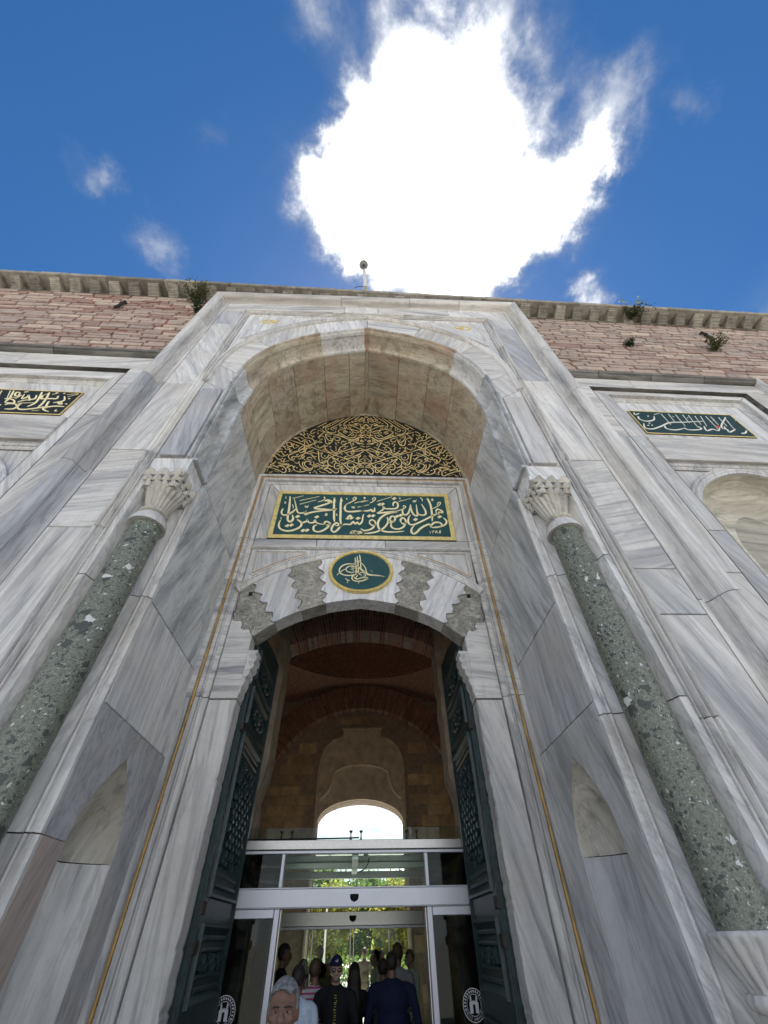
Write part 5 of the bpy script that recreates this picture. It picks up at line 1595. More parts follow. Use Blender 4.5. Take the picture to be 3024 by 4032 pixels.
m.grid(rows, close_u=True)
m.build('dome_shell', M_BMORTAR, hall, 60)
# brick courses of the dome (and of the pendentive zone beneath it)
q = MB()
for j in range(34):
    e0, e1 = R(0.3 + j * 1.55), R(0.3 + j * 1.55 + 1.15)
    nb = int(2 * PI * DR * math.cos(e0) / 0.30)
    ph = random.random()
    for i in range(nb):
        a0, a1 = 2 * PI * (i + ph) / nb, 2 * PI * (i + ph + 0.93) / nb
        if math.sin((a0 + a1) / 2) < -0.55 and j > 4:
            continue
        d = DR - random.uniform(0.0, 0.012)
        P_ = lambda r, a, e: (DC[0] + r * math.cos(e) * math.cos(a), DC[1] + r * math.cos(e) * math.sin(a), HZ + r * math.sin(e))
        q.hexa([P_(d, a0, e0), P_(d, a1, e0), P_(d, a1, e1), P_(d, a0, e1)], [P_(d + 0.05, a0, e0), P_(d + 0.05, a1, e0), P_(d + 0.05, a1, e1), P_(d + 0.05, a0, e1)])
for j in range(16):
    r_ = DR + 0.03 + j * 0.115
    nb = int(2 * PI * r_ / 0.30)
    for i in range(nb):
        a0, a1 = 2 * PI * i / nb, 2 * PI * (i + 0.93) / nb
        am = (a0 + a1) / 2
        if abs(r_ * math.cos(am)) > HX - 0.1 or abs(r_ * math.sin(am)) > (HY1 - HY0) / 2 - 0.1 or math.sin(am) < -0.1:
            continue
        zz = HZ - 1.0 * (r_ - DR) / 2.0 - 0.012
        P_ = lambda r, a, z: (DC[0] + r * math.cos(a), DC[1] + r * math.sin(a), z)
        q.hexa([P_(r_, a0, zz), P_(r_, a1, zz), P_(r_ + 0.085, a1, zz - 0.042), P_(r_ + 0.085, a0, zz - 0.042)], [P_(r_, a0, zz + 0.04), P_(r_, a1, zz + 0.04), P_(r_ + 0.085, a1, zz), P_(r_ + 0.085, a0, zz)])
q.build('dome_bricks', M_BRICK, hall, kind='stuff')
# far wall: big blind arch in brick, ashlar field, door surround
FA = (0.0, 4.95)
brick_arch(0, FA[1], 4.05, 5.05, HY1 - 0.45, HY1 + 0.02, R(4), R(176), 0.085, 2, 0, 0, 280)
m = MB()
opn = [(-1.70, 0.0), (-1.70, 4.95)] + [(1.70 * math.sin(R(a)) , 4.95 + 0.72 * math.cos(R(a))) for a in range(-84, 85, 7)] + [(1.70, 4.95), (1.70, 0.0)]
m.slab(ccw([(-5.05, 0), (-5.05, 15)] + [(5.05, 15), (5.05, 0)] + list(reversed(opn))), wall_map(HY1), 1.0, 0.001)
m.build('far_wall', M_BMORTAR, hall)
z = 0.02
cnt = 0
while z < 9.0:
    h = random.uniform(0.30, 0.42)
    s = -4.1 + random.uniform(-0.3, 0)
    while s < 4.1:
        l = random.uniform(0.5, 1.0)
        a, b = s, s + l
        cxm, czm = (a + b) / 2, z + h / 2
        ok = abs(cxm) < 4.1 and math.hypot(max(abs(a), abs(b)), z + h - FA[1] if z + h > FA[1] else 0) < 4.05 and not (min(abs(a), abs(b)) < 1.86 and czm < 8.45) and not (a < 0 < b and czm < 8.45)
        if ok:
            m = MB()
            m.slab(rect(a, b - 0.012, z, z + h - 0.012), wall_map(HY1 - 0.03 + random.uniform(-0.008, 0.008)), 0.04, 0.008)
            m.build('ashlar_block', M_ASHLAR, hall)
        s += l
    z += h
# shouldered surround of the far door, with its inner order and door arch
def outline(k, top):
    return [(-1.78 * k, 0), (-1.78 * k, 6.6), (-1.74 * k, 7.1), (-1.55 * k, 7.55), (-1.25 * k, 7.82), (-0.95, 7.92), (-0.86, 8.0), (-0.86, top), (0.86, top), (0.86, 8.0), (0.95, 7.92), (1.25 * k, 7.82), (1.55 * k, 7.55), (1.74 * k, 7.1), (1.78 * k, 6.6), (1.78 * k, 0)]
outer = outline(1.0, 8.30)
m = MB()
m.grid([[(a, y, b) for a, b in outer] for y in (HY1 + 0.02, HY1 - 0.09)] + [[(a, HY1 - 0.09, b) for a, b in outline(0.955, 8.22)], [(a, HY1 + 0.02, b) for a, b in outline(0.955, 8.22)]])
m.build('door_surround', M_PLASTER, hall)
m = MB()
m.slab(ccw([(a * 0.95, min(b, 8.2)) for a, b in outline(1.0, 8.2)] + list(reversed([(a * 0.97, b) for a, b in opn]))), wall_map(HY1 - 0.02), 0.04, 0.002)
m.build('door_panel_field', M_PLASTER, hall)
# ogee label moulding over the door
og = [(-1.62, 5.72), (-1.50, 5.78), (-1.30, 5.98), (-1.22, 6.2), (-1.16, 6.34), (-1.12, 6.62), (-0.8, 6.78), (-0.4, 6.86), (0, 6.88)]
og = og + [(-a, b) for a, b in reversed(og[:-1])]
m = MB()
m.tube([(a, HY1 - 0.06, b) for a, b in og], 0.06, 8)
m.build('label_moulding', M_PLASTER, hall, True)
m = MB()
nn = normals2([p for p in opn])
m.grid([[(a, y, b) for a, b in opn] for y in (HY1 - 0.03, HY1 + 1.0)])
m.build('door_reveal', M_PLASTER, hall, 30)

# ------------------------------------------------------------------ door leaves, folded back into the passage
def door_leaf(sgn, label):
    X = sgn * 1.68
    t = empty('door_leaf', (X, 6.32, 0), 0, label, 'door', 'dark green carved door leaves')
    ya, yb = 6.33, 8.06
    top = 5.62
    def arch_top(y):
        # the leaf top follows half of the door arch
        return 5.0 + 0.72 * math.sqrt(max(0, 1 - ((yb - y) / (yb - ya)) ** 2 * 0.75))
    m = MB()
    ys_ = [ya + (yb - ya) * k / 12 for k in range(13)]
    poly = [(ya, 0.02), (yb, 0.02)] + [(y, arch_top(y)) for y in reversed(ys_)]
    mp = lambda a, b, c: (X + sgn * c, a, b)
    m.slab(ccw(poly), mp, 0.11, 0.006)
    m.build('board', M_DOOR, t)
    def ring(y0, y1, z0, z1, w, h, nme, off=0.0):
        o_ = ccw(rect(y0, y1, z0, z1))
        q = MB()
        i1, i2, i3 = inset(o_, w * 0.35), inset(o_, w * 0.7), inset(o_, w)
        q.grid([[mp(a, b, -off) for a, b in o_], [mp(a, b, -off - h) for a, b in inset(o_, w * 0.1)], [mp(a, b, -off - h) for a, b in i1], [mp(a, b, -off - h * 0.35) for a, b in i2], [mp(a, b, -off) for a, b in i3]], close_u=True)
        return q.build(nme, M_DOOR, t)
    y0, y1 = ya + 0.20, yb - 0.12
    for (z0, z1, kind) in ((0.20, 1.15, 'low'), (1.33, 1.97, 'small'), (2.17, 3.95, 'lattice'), (4.06, 4.62, 'rosette'), (4.72, 5.22, 'rosette')):
        p = ring(y0, y1, z0, z1, 0.10, 0.045, 'panel_moulding')
        # level bars of the moulded ends
        zz = ((z0 + 0.10, z0 + 0.15), (z0 + 0.20, z0 + 0.24), (z1 - 0.15, z1 - 0.10), (z1 - 0.24, z1 - 0.20)) if kind in ('lattice', 'small') else ()
        for za, zb in zz:
            q = MB()
            q.slab(rect(y0 + 0.16, y1 - 0.16, za, zb), lambda a, b, c: mp(a, b, c - 0.03), 0.04, 0.012)
            q.build('panel_bar', M_DOOR, p)
        q = MB()
        if kind in ('lattice', 'small'):
            ca, cb = (z0 + 0.30, z1 - 0.28) if kind == 'lattice' else (z0 + 0.26, z1 - 0.26)
            nr = max(2, int((cb - ca) / 0.085))
            for r_ in range(nr):
                for c_ in range(5):
                    yy = y0 + 0.22 + (y1 - y0 - 0.44) * (c_ + (0.5 if r_ % 2 else 0.0) + 0.25) / 5
                    zz_ = ca + (cb - ca) * (r_ + 0.5) / nr
                    a_ = 0.5 * math.sin(r_ * 1.9 + c_ * 2.7)
                    dy_, dz_ = 0.10, 0.050
                    pts = [(-dy_ * 0.7, -dz_ * 0.4), (0.0, -dz_), (dy_ * 0.7, dz_ * 0.3), (dy_ * 0.1, dz_ * 0.25), (-dy_ * 0.1, dz_)]
                    ca_, sa_ = math.cos(a_), math.sin(a_)
                    q.slab(ccw([(yy + u * ca_ - v * sa_, zz_ + u * sa_ + v * ca_) for u, v in pts]), lambda a, b, c: mp(a, b, c - 0.042), 0.045, 0.012)
            q.build('carving', M_DOOR, p, kind='stuff')
        elif kind == 'rosette':
            cy, cz = (y0 + y1) / 2, (z0 + z1) / 2
            for k in range(12):
                a_ = 2 * PI * k / 12
                q.ellipsoid((X - sgn * 0.015, cy + 0.36 * math.cos(a_), cz + 0.11 * math.sin(a_)), (0.03, 0.10, 0.035), 8, 5)
            q.ellipsoid((X - sgn * 0.015, cy, cz), (0.045, 0.17, 0.07), 10, 6)
            q.build('rosette', M_DOOR, p, 50)
    # meeting stile, hinge straps
    q = MB()
    q.slab(rect(yb - 0.09, yb - 0.02, 0.05, 5.68), lambda a, b, c: mp(a, b, c - 0.03), 0.05, 0.012)
    q.build('stile', M_DOOR, t)
    q = MB()
    q.slab(rect(ya + 0.02, ya + 0.13, 0.05, 5.2), lambda a, b, c: mp(a, b, c - 0.022), 0.05, 0.010)
    q.build('stile', M_DOOR, t)
    for zz_ in (0.6, 1.72, 2.02, 3.9, 4.9):
        q = MB()
        q.slab(rect(ya - 0.03, ya + 0.12, zz_, zz_ + 0.11), lambda a, b, c: mp(a, b, c - 0.05), 0.05, 0.010)
        q.build('hinge', M_IRON, t)
    return t
door_leaf(-1, 'dark green carved door leaf folded back on the left of the doorway')
door_leaf(1, 'dark green carved door leaf folded back on the right of the doorway')

# ------------------------------------------------------------------ glass entrance lobby in the doorway
lob = empty('glass_lobby', (0, 8.12, 0), R(1.2), 'silver aluminium and glass automatic-door lobby standing in the doorway', 'lobby')
LY = 0.0
def lb(name, mat, *boxes, parent=None, ch=0.006):
    m = MB()
    for (x0, x1, y0, y1, z0, z1) in boxes:
        m.slab(rect(x0, x1, z0, z1), lambda a, b, c: (a, y0 + c, b), y1 - y0, ch)
    o = m.build(name, mat, parent or lob, local=True)
    return o
hdr = lb('header', M_ALU, (-1.90, 1.90, -0.02, 0.14, 2.125, 2.33))
lb('header_groove', M_BLACKPL, (-1.89, 1.89, -0.0225, 0.0, 2.135, 2.140), parent=hdr, ch=0.0005)
lb('header_lip', M_ALU, (-1.90, 1.90, -0.03, 0.0, 2.33, 2.345), parent=hdr, ch=0.003)
for sgn in (-1, 1):
    lb('side_header', M_ALU, (*sorted((sgn * 1.125, sgn * 1.90)), -0.015, 0.12, 2.03, 2.122))
    po = lb('post', M_ALU, (*sorted((sgn * 1.045, sgn * 1.12)), -0.02, 0.14, 0, 2.122))
    lb('post_track', M_STEEL, (*sorted((sgn * 1.02, sgn * 1.043)), 0.03, 0.12, 0, 2.122), parent=po)
    lb('wall_post', M_ALU, (*sorted((sgn * 1.86, sgn * 1.91)), -0.01, 0.12, 0, 2.028))
    lb('side_pane', M_GLASSD, (*sorted((sgn * 1.123, sgn * 1.858)), 0.05, 0.058, 0.02, 2.028), ch=0.001)
    lb('side_wing_frame', M_ALU, (*sorted((sgn * 1.50, sgn * 1.53)), 0.30, 0.36, 0, 2.02), (*sorted((sgn * 1.30, sgn * 1.33)), 1.3, 1.36, 0, 2.02))
    lb('transom_post', M_ALU, (*sorted((sgn * 1.06, sgn * 1.11)), 0.0, 0.10, 2.345, 2.725))
    lb('side_transom_pane', M_GLASSD, (*sorted((sgn * 1.112, sgn * 1.90)), 0.04, 0.048, 2.346, 2.724), ch=0.001)
    # warm cove of the lobby ceiling, seen through the side transoms
    m = MB()
    for k in range(3):
        m.hexa([(sgn * (1.15 + 0.15 * k), 0.5 + 0.35 * k, 2.42 + 0.07 * k), (sgn * (1.40 + 0.15 * k), 0.5 + 0.35 * k, 2.42 + 0.07 * k), (sgn * (1.40 + 0.15 * k), 0.8 + 0.35 * k, 2.42 + 0.07 * k), (sgn * (1.15 + 0.15 * k), 0.8 + 0.35 * k, 2.42 + 0.07 * k)],
               [(sgn * (1.18 + 0.15 * k), 0.53 + 0.35 * k, 2.48 + 0.07 * k), (sgn * (1.37 + 0.15 * k), 0.53 + 0.35 * k, 2.48 + 0.07 * k), (sgn * (1.37 + 0.15 * k), 0.77 + 0.35 * k, 2.48 + 0.07 * k), (sgn * (1.18 + 0.15 * k), 0.77 + 0.35 * k, 2.48 + 0.07 * k)])
    m.build('light_box', M_WHITEPL, lob, local=True)
    lb('brace', M_STEEL, (*sorted((sgn * 1.15, sgn * 1.66)), 0.55, 0.60, 2.36, 2.39))
lb('transom_pane', M_GLASS, (-1.058, 1.058, 0.04, 0.048, 2.346, 2.724), ch=0.001)
lb('top_rail', M_ALU, (-1.90, 1.90, -0.005, 0.12, 2.725, 2.765))
lb('steel_beam', M_STEEL, (-1.91, 1.91, -0.045, 0.16, 2.770, 2.885))
# glass upstand with point fixings
for a, b in ((-1.70, -0.62), (-0.60, -0.005), (0.005, 0.86), (0.88, 1.70)):
    lb('upstand_pane', M_GLASS, (a, b, 0.02, 0.032, 2.887, 3.045), ch=0.001)
for x in (-1.16, -1.0, -0.08, 0.08, 0.80, 0.96):
    m = MB()
    m.lathe([(0.0, 2.885), (0.022, 2.885), (0.014, 2.90), (0.009, 2.93), (0.009, 2.965), (0.026, 2.985), (0.026, 3.0), (0.0, 3.003)], (x, -0.012), 12)
    m.build('point_fixing', M_IRON, lob, 40, local=True)
m = MB()
m.tube([(-1.7, -0.03, 2.895), (-1.2, -0.035, 2.893), (-0.6, -0.03, 2.90), (-0.1, -0.03, 2.905), (0.05, -0.03, 2.91)], 0.011, 6)
m.tube([(0.22, 0.3, 2.70), (0.20, 0.3, 2.62), (0.14, 0.3, 2.56), (0.06, 0.3, 2.53)], 0.010, 6)
m.build('cable', M_BLACKPL, lob, True, local=True)
for y, z in ((-0.022, 2.225), (2.33, 2.075)):
    m = MB()
    rows = []
    for k in range(6):
        f = k / 5
        wv = 0.060 * math.sqrt(max(0.0, 1 - f ** 3)) + 0.003
        rows.append([(wv * math.cos(R(a)), y - 0.045 * (1 - 0.5 * f) * math.sin(R(a)), z + 0.040 - 0.082 * f) for a in range(0, 181, 20)])
    m.grid(rows)
    m.add(rows[0], [tuple(range(len(rows[0])))])
    m.build('motion_sensor', M_BLACKPL, lob, 50, local=True)
# lobby roof frame and inner doors
lb('roof_beam', M_STEEL, (-1.70, 1.70, 2.30, 2.42, 2.62, 2.72), (-1.70, 1.70, 1.2, 1.30, 2.66, 2.74), (-0.05, 0.05, 0.15, 2.3, 2.66, 2.74))
lb('roof_pane', M_GLASS, (-1.70, 1.70, 0.16, 2.30, 2.745, 2.755), ch=0.001)
lb('inner_header', M_STEEL, (-1.70, 1.70, 2.36, 2.46, 1.985, 2.17))
lb('inner_rail', M_ALU, (-1.42, 1.32, 2.38, 2.44, 1.945, 1.984), (-1.4, 1.3, 2.37, 2.45, 2.30, 2.40), (-1.4, 1.3, 2.37, 2.45, 2.46, 2.50))
for x, wd in ((-1.42, 0.03), (-0.72, 0.028), (-0.045, 0.024), (0.015, 0.024), (0.64, 0.028), (1.30, 0.03)):
    lb('inner_stile', M_STEEL, (x, x + wd, 2.385, 2.435, 0, 1.944))
for a, b in ((-1.388, -0.722), (-0.690, -0.046), (0.041, 0.638), (0.670, 1.298)):
    lb('inner_pane', M_GLASS, (a, b, 2.405, 2.413, 0.02, 1.943), ch=0.001)
for sgn in (-1, 1):
    lb('inner_side_panel', M_STEEL, (*sorted((sgn * 1.45, sgn * 1.70)), 2.38, 2.44, 0, 1.98))
# round print on the side panes: dotted ring, gate picture, lettering
def seal(x):
    cz = 1.20
    s_ = empty('pane_seal', (0, 0, 0))
    bpy.data.objects.remove(s_)
    m = MB()
    y = 0.0475
    for r0, r1 in ((0.172, 0.182), (0.112, 0.118)):
        n = 48
        m.grid([[(x + r * math.cos(2 * PI * i / n), y, cz + r * math.sin(2 * PI * i / n)) for i in range(n)] for r in (r0, r1)], close_u=True)
    for k in range(26):
        a = 2 * PI * k / 26 + 0.3
        if -2.6 < math.atan2(math.sin(a), math.cos(a)) < -0.5:
            continue
        m.add([(x + r * math.cos(b), y, cz + r * math.sin(b)) for r, b in ((0.133, a - 0.06), (0.133, a + 0.06), (0.160, a + 0.06), (0.160, a - 0.06))], [(0, 1, 2, 3)])
    for (x0, x1, z0, z1) in ((-0.072, -0.020, -0.085, 0.0), (0.020, 0.072, -0.085, 0.0), (-0.072, -0.012, 0.0, 0.01), (0.012, 0.072, 0.0, 0.01), (-0.072, 0.072, 0.01, 0.03), (-0.06, -0.035, 0.03, 0.075), (0.035, 0.06, 0.03, 0.075), (-0.03, -0.012, 0.03, 0.045), (0.012, 0.03, 0.03, 0.045), (-0.008, 0.008, 0.03, 0.05)):
        m.add([(x + x0, y, cz + z0), (x + x1, y, cz + z0), (x + x1, y, cz + z1), (x + x0, y, cz + z1)], [(0, 1, 2, 3)])
    for xx in (-0.0475, 0.0475):
        m.add([(x + xx - 0.014, y, cz + 0.075), (x + xx + 0.014, y, cz + 0.075), (x + xx, y, cz + 0.105)], [(0, 1, 2)])
    m.v = [(x + (p[0] - x) * 0.80, p[1], cz + (p[2] - cz) * 0.80) for p in m.v]
    pane = m.build('seal_print', M_PRINT, lob, local=True, fix=False)
    # letters round the lower half of the ring
    txt = 'MİLLİ SARAYLAR'
    for i, chh in enumerate(txt):
        if chh == ' ':
            continue
        c_ = bpy.data.curves.new('letter', 'FONT')
        c_.body = chh
        c_.size = 0.033
        c_.align_x = 'CENTER'
        c_.align_y = 'CENTER'
        tmp = bpy.data.objects.new('letter', c_)
        col.objects.link(tmp)
        dg = bpy.context.evaluated_depsgraph_get()
        me = bpy.data.meshes.new_from_object(tmp.evaluated_get(dg))
        bpy.data.objects.remove(tmp)
        a = R(-150 + 120 * i / (len(txt) - 1))
        o = bpy.data.objects.new('letter', me)
        me.materials.clear()
        me.materials.append(M_PRINT)
        col.objects.link(o)
        o.parent = pane
        o.location = (x + 0.117 * math.cos(a), y - 0.0005, cz + 0.117 * math.sin(a))
        o.rotation_euler = (R(90), 0, 0)
        o.rotation_euler = (Matrix.Rotation(-(a + R(90)), 3, 'Y') @ Matrix.Rotation(R(90), 3, 'X')).to_euler()
seal(1.585)
seal(-1.60)

# ------------------------------------------------------------------ surveillance camera on the cornice
c = empty('security_camera', (-0.10, 3.62, 15.33), 0, 'white dome surveillance camera on an arm over the cornice', 'camera')
m = MB()
m.slab(rect(-0.16, -0.04, 3.50, 3.72), lambda a, b, q: (a, b, 15.31 + q), 0.10, 0.008)
m.build('mount', M_WHITEPL, c)
m = MB()
m.tube([(-0.10, 3.56, 15.36), (-0.12, 3.40, 15.52), (-0.14, 3.22, 15.66), (-0.155, 3.10, 15.74)], [0.055, 0.05, 0.05, 0.055], 12)
m.build('arm', M_WHITEPL, c, True)
m = MB()
rows = []
ax = Vector((-0.16, 3.06, 15.74))
dn = (Vector((0.11, 0, 1.8)) - ax).normalized()
a1 = dn.cross(Vector((1, 0, 0))).normalized()
b1 = dn.cross(a1)
for r_, d_ in ((0.0, -0.22), (0.10, -0.20), (0.135, -0.14), (0.14, 0.0), (0.132, 0.03), (0.112, 0.034)):
    rows.append([ax + dn * d_ + r_ * (math.cos(R(k * 20)) * a1 + math.sin(R(k * 20)) * b1) for k in range(18)])
m.grid(rows, close_u=True)
hs = m.build('housing', M_WHITEPL, c, 50)
m = MB()
rows = []
for k in range(6):
    e = R(90 * k / 5)
    rows.append([ax + dn * (0.034 + 0.075 * math.sin(e)) + 0.110 * math.cos(e) * (math.cos(R(j * 20)) * a1 + math.sin(R(j * 20)) * b1) for j in range(18)])
m.grid(rows, close_u=True)
m.build('dome_window', simple('smoked_dome', (0.16, 0.15, 0.14), 0.08, 0, 0.05, 5, 0, spec=0.8), c, 'all')
m = MB()
m.ellipsoid(ax + dn * 0.085, (0.036, 0.036, 0.036), 10, 8)
m.build('lens', M_BLACKPL, c, 'all')
m = MB()
m.tube([(-0.12, 3.54, 15.33), (-0.28, 3.55, 15.36), (-0.40, 3.57, 15.34), (-0.42, 3.60, 15.36)], 0.009, 6)
m.build('cable', M_BLACKPL, c, True)

# ------------------------------------------------------------------ iron drain stubs in the wall
WB = Matrix.Translation((0, 4.05, 0)) @ Matrix.Rotation(R(1.0), 4, 'Z')
def wp(s, t_, z):
    return WB @ Vector((s, t_, z))
for (s, z, lab, dx) in ((-6.84, 13.70, 'short dark drain pipe hanging on the left stone wall', 0.0), (10.09, 13.72, 'short dark drain pipe on the right stone wall above a weed', 0.0)):
    t = empty('drain_pipe', wp(s, 0, z), R(1.0), lab, 'drain', 'drain pipes on the stone wall')
    m = MB()
    m.tube([wp(s, 0.06, z + 0.62), wp(s, -0.045, z + 0.60), wp(s + 0.01, -0.06, z + 0.40), wp(s - 0.01, -0.055, z + 0.2), wp(s, -0.075, z)], [0.040, 0.042, 0.038, 0.042, 0.036], 8)
    m.build('pipe', M_IRON, t, 40)
    m = MB()
    m.tube([wp(s, -0.06, z + 0.42), wp(s, -0.06, z + 0.38)], 0.052, 8)
    m.build('collar', M_IRON, t, 40)

# ------------------------------------------------------------------ weeds growing from the wall
def weed(s, z, h, n, lab, t0=-0.02, mat=M_WEED, drop=0.0):
    t = empty('wall_weed', wp(s, t0, z), R(1.0), lab, 'plant', 'weeds growing from the wall joints')
    st = MB()
    lf = MB()
    for k in range(n):
        a = random.uniform(0, PI) + PI
        ln = h * random.uniform(0.5, 1.0)
        p = Vector((0, 0, 0))
        d = Vector((math.cos(a) * 0.8, -random.uniform(0.5, 1.0), random.uniform(0.15, 0.9) - drop)).normalized()
        pts = [p.copy()]
        for j in range(5):
            d = (d + Vector((random.uniform(-.2, .2), random.uniform(-.2, .1), random.uniform(-.1, .25)))).normalized()
            p = p + d * ln / 5
            pts.append(p.copy())
        W_ = [wp(s + q.x, t0 + q.y, z + q.z) for q in pts]
        st.tube(W_, [0.004, 0.004, 0.003, 0.003, 0.002, 0.002], 4)
        for q in W_[1:]:
            for _ in range(6):
                c_ = q + Vector((random.gauss(0, 0.05), random.gauss(0, 0.05), random.gauss(0, 0.05)))
                u = Vector((random.gauss(0, 1), random.gauss(0, 1), random.gauss(0, 1))).normalized()
                v = u.cross(Vector((random.gauss(0, 1), random.gauss(0, 1), random.gauss(0, 1)))).normalized()
                l_ = random.uniform(0.03, 0.06)
                lf.add([c_ - u * l_, c_ - v * l_ * 0.35, c_ + u * l_, c_ + v * l_ * 0.35], [(0, 1, 2, 3)])
    st.build('stem', M_BARK, t)
    lf.build('leaves', mat, t, fix=False)
weed(-4.95, 14.60, 0.70, 20, 'dark bushy weed under the cornice beside the left corner of the gate frame')
weed(-4.52, 13.45, 0.50, 13, 'smaller dark weed sprouting behind the left frame moulding')
weed(8.15, 15.0, 0.62, 14, 'dark weed hanging from the cornice brackets on the right', -0.12, M_WEED, 0.5)
weed(9.70, 12.95, 0.55, 13, 'green weed on the right stone wall below the drain pipe', -0.02, M_WEED)
weed(7.2, 13.0, 0.16, 6, 'tiny dry weed in a joint of the right stone wall')

# ------------------------------------------------------------------ trees in the courtyard beyond
def tree(x, y, h, rx, mat, lab, n=2600, z0=0.12, ls=0.20):
    t = empty('tree', (x, y, 0), 0, lab, 'tree', 'trees in the courtyard beyond the gate')
    m = MB()
    top = Vector((x + random.uniform(-.3, .3), y, h * 0.8))
    m.tube([(x, y, -0.1), (x + 0.05, y, h * 0.25), (x - 0.05, y, h * 0.5), top], [h * 0.030, h * 0.024, h * 0.018, h * 0.006], 8)
    tips = []
    for k in range(9):
        a = 2 * PI * k / 9 + random.uniform(-.3, .3)
        b0 = Vector((x, y, h * random.uniform(0.25, 0.55)))
        tip = Vector((x + rx * 0.75 * math.cos(a), y + rx * 0.75 * math.sin(a), h * random.uniform(0.45, 0.9)))
        m.tube([b0, b0.lerp(tip, 0.5) + Vector((0, 0, h * 0.04)), tip], [h * 0.011, h * 0.007, h * 0.002], 5)
        tips.append(tip)
    m.build('trunk', M_BARK, t, 50)
    cl = [Vector((x + random.gauss(0, rx * 0.5), y + random.gauss(0, rx * 0.5), h * (z0 + (1 - z0) * random.random()))) for _ in range(22)] + tips
    q = MB()
    for k in range(n):
        c_ = random.choice(cl)
        p = c_ + Vector((random.gauss(0, rx * 0.2), random.gauss(0, rx * 0.2), random.gauss(0, h * 0.06)))
        u = Vector((random.gauss(0, 1), random.gauss(0, 1), random.gauss(0, .6))).normalized()
        v = u.cross(Vector((random.gauss(0, 1), random.gauss(0, 1), random.gauss(0, 1)))).normalized()
        l_ = ls * random.uniform(0.6, 1.3)
        q.add([p - u * l_, p - v * l_ * 0.5, p + u * l_, p + v * l_ * 0.5], [(0, 1, 2, 3)])
    q.build('crown', mat, t, fix=False)
tree(-6.2, 46, 5.2, 2.0, M_LEAFD, 'dark green tree at the far left of the inner glass doors', 6000)
tree(-2.6, 42, 4.6, 2.1, M_LEAFY, 'yellow-green tree left of the middle door bars', 6500)
tree(0.9, 52, 5.8, 2.4, M_LEAF, 'green tree just right of the middle door bars', 6500)
tree(3.2, 44, 5.0, 2.0, M_LEAFY, 'yellow leafy tree towards the right of the glass doors', 6500)
tree(-4.6, 60, 7.0, 3.0, M_LEAF, 'tall green tree farther back on the left', 6000, ls=0.26)
tree(5.6, 58, 6.6, 2.8, M_LEAF, 'tall green tree farther back on the right', 6000, ls=0.26)
fw = MB()
for k in range(16000):
    p = Vector((random.uniform(-26, 26), 78 + random.uniform(-3, 3), random.random() ** 0.9 * (5.2 + 1.6 * math.sin(k * 0.0021) + random.gauss(0, 0.5))))
    u = Vector((random.gauss(0, 1), random.gauss(0, 1), random.gauss(0, 1))).normalized()
    v = u.cross(Vector((random.gauss(0, 1), random.gauss(0, 1), random.gauss(0, 1)))).normalized()
    fw.add([p - u * 0.34, p - v * 0.18, p + u * 0.34, p + v * 0.18], [(0, 1, 2, 3)])
tag(fw.build('distant_wood', M_LEAFY, fix=False), 'mass of trees at the far side of the courtyard', 'trees', kind='stuff')
# clipped hedge along the far path
hd = MB()
for k in range(5200):
    p = Vector((random.uniform(-14, 14), 36 + random.uniform(-0.6, 0.6), random.random() ** 0.8 * 1.15))
    u = Vector((random.gauss(0, 1), random.gauss(0, 1), random.gauss(0, 1))).normalized()
    v = u.cross(Vector((random.gauss(0, 1), random.gauss(0, 1), random.gauss(0, 1)))).normalized()
    hd.add([p - u * 0.12, p - v * 0.06, p + u * 0.12, p + v * 0.06], [(0, 1, 2, 3)])
tag(hd.build('hedge', M_LEAF, fix=False), 'low green hedge across the courtyard beyond the glass doors', 'hedge')
for x, lab in ((-3.75, 'thin pale lamp post behind the left glass door'), (-1.9, 'thin pale lamp post behind the second glass door')):
    t = empty('lamp_post', (x, 33, 0), 0, lab, 'lamp post', 'lamp posts in the courtyard')
    m = MB()
    m.tube([(x, 33, 0), (x, 33, 3.6)], [0.06, 0.045], 8)
    m.build('pole', M_WHITEPL, t)
    m = MB()
    m.lathe([(0.0, 3.6), (0.10, 3.62), (0.16, 3.80), (0.13, 3.98), (0.0, 4.02)], (x, 33), 12)
    m.build('lantern', M_IRON, t, 40)

# ------------------------------------------------------------------ people
def fabric(name, c, rough=0.85):
    return simple(name, c, rough, 0, 0.18, 18, 0.25, True, 0.004, 0.2)
SKIN = simple('tan_skin', (0.155, 0.082, 0.055), 0.48, 0, 0.22, 26, 0.12)
SKIN2 = simple('pale_skin', (0.42, 0.26, 0.195), 0.5, 0, 0.10, 20, 0.06)
H_GREY = simple('grey_hair', (0.15, 0.155, 0.16), 0.75, 0, 0.65, 55, 0.8, True, 0.006)
H_DARK = simple('dark_hair', (0.018, 0.014, 0.012), 0.55, 0, 0.5, 60, 0.5, True, 0.006)
H_BROWN = simple('brown_hair', (0.07, 0.04, 0.022), 0.6, 0, 0.5, 60, 0.5, True, 0.006)
EYE = simple('eye_white', (0.20, 0.175, 0.155), 0.25, 0, 0.03, 5, 0)
F_BLACK = fabric('black_cloth', (0.012, 0.012, 0.014))
F_NAVY = fabric('navy_cloth', (0.009, 0.012, 0.036))
F_LBLUE = fabric('light_blue_cloth', (0.42, 0.50, 0.60))
F_WHITE = fabric('white_cloth', (0.66, 0.66, 0.64))
F_GREY = fabric('grey_cloth', (0.22, 0.22, 0.24))
F_JEAN = fabric('dark_jeans', (0.03, 0.04, 0.07))
F_BEIGE = fabric('beige_cloth', (0.42, 0.36, 0.28))
F_OLIVE = fabric('olive_cloth', (0.14, 0.13, 0.085))
SHOE = fabric('shoe_leather', (0.03, 0.022, 0.018))
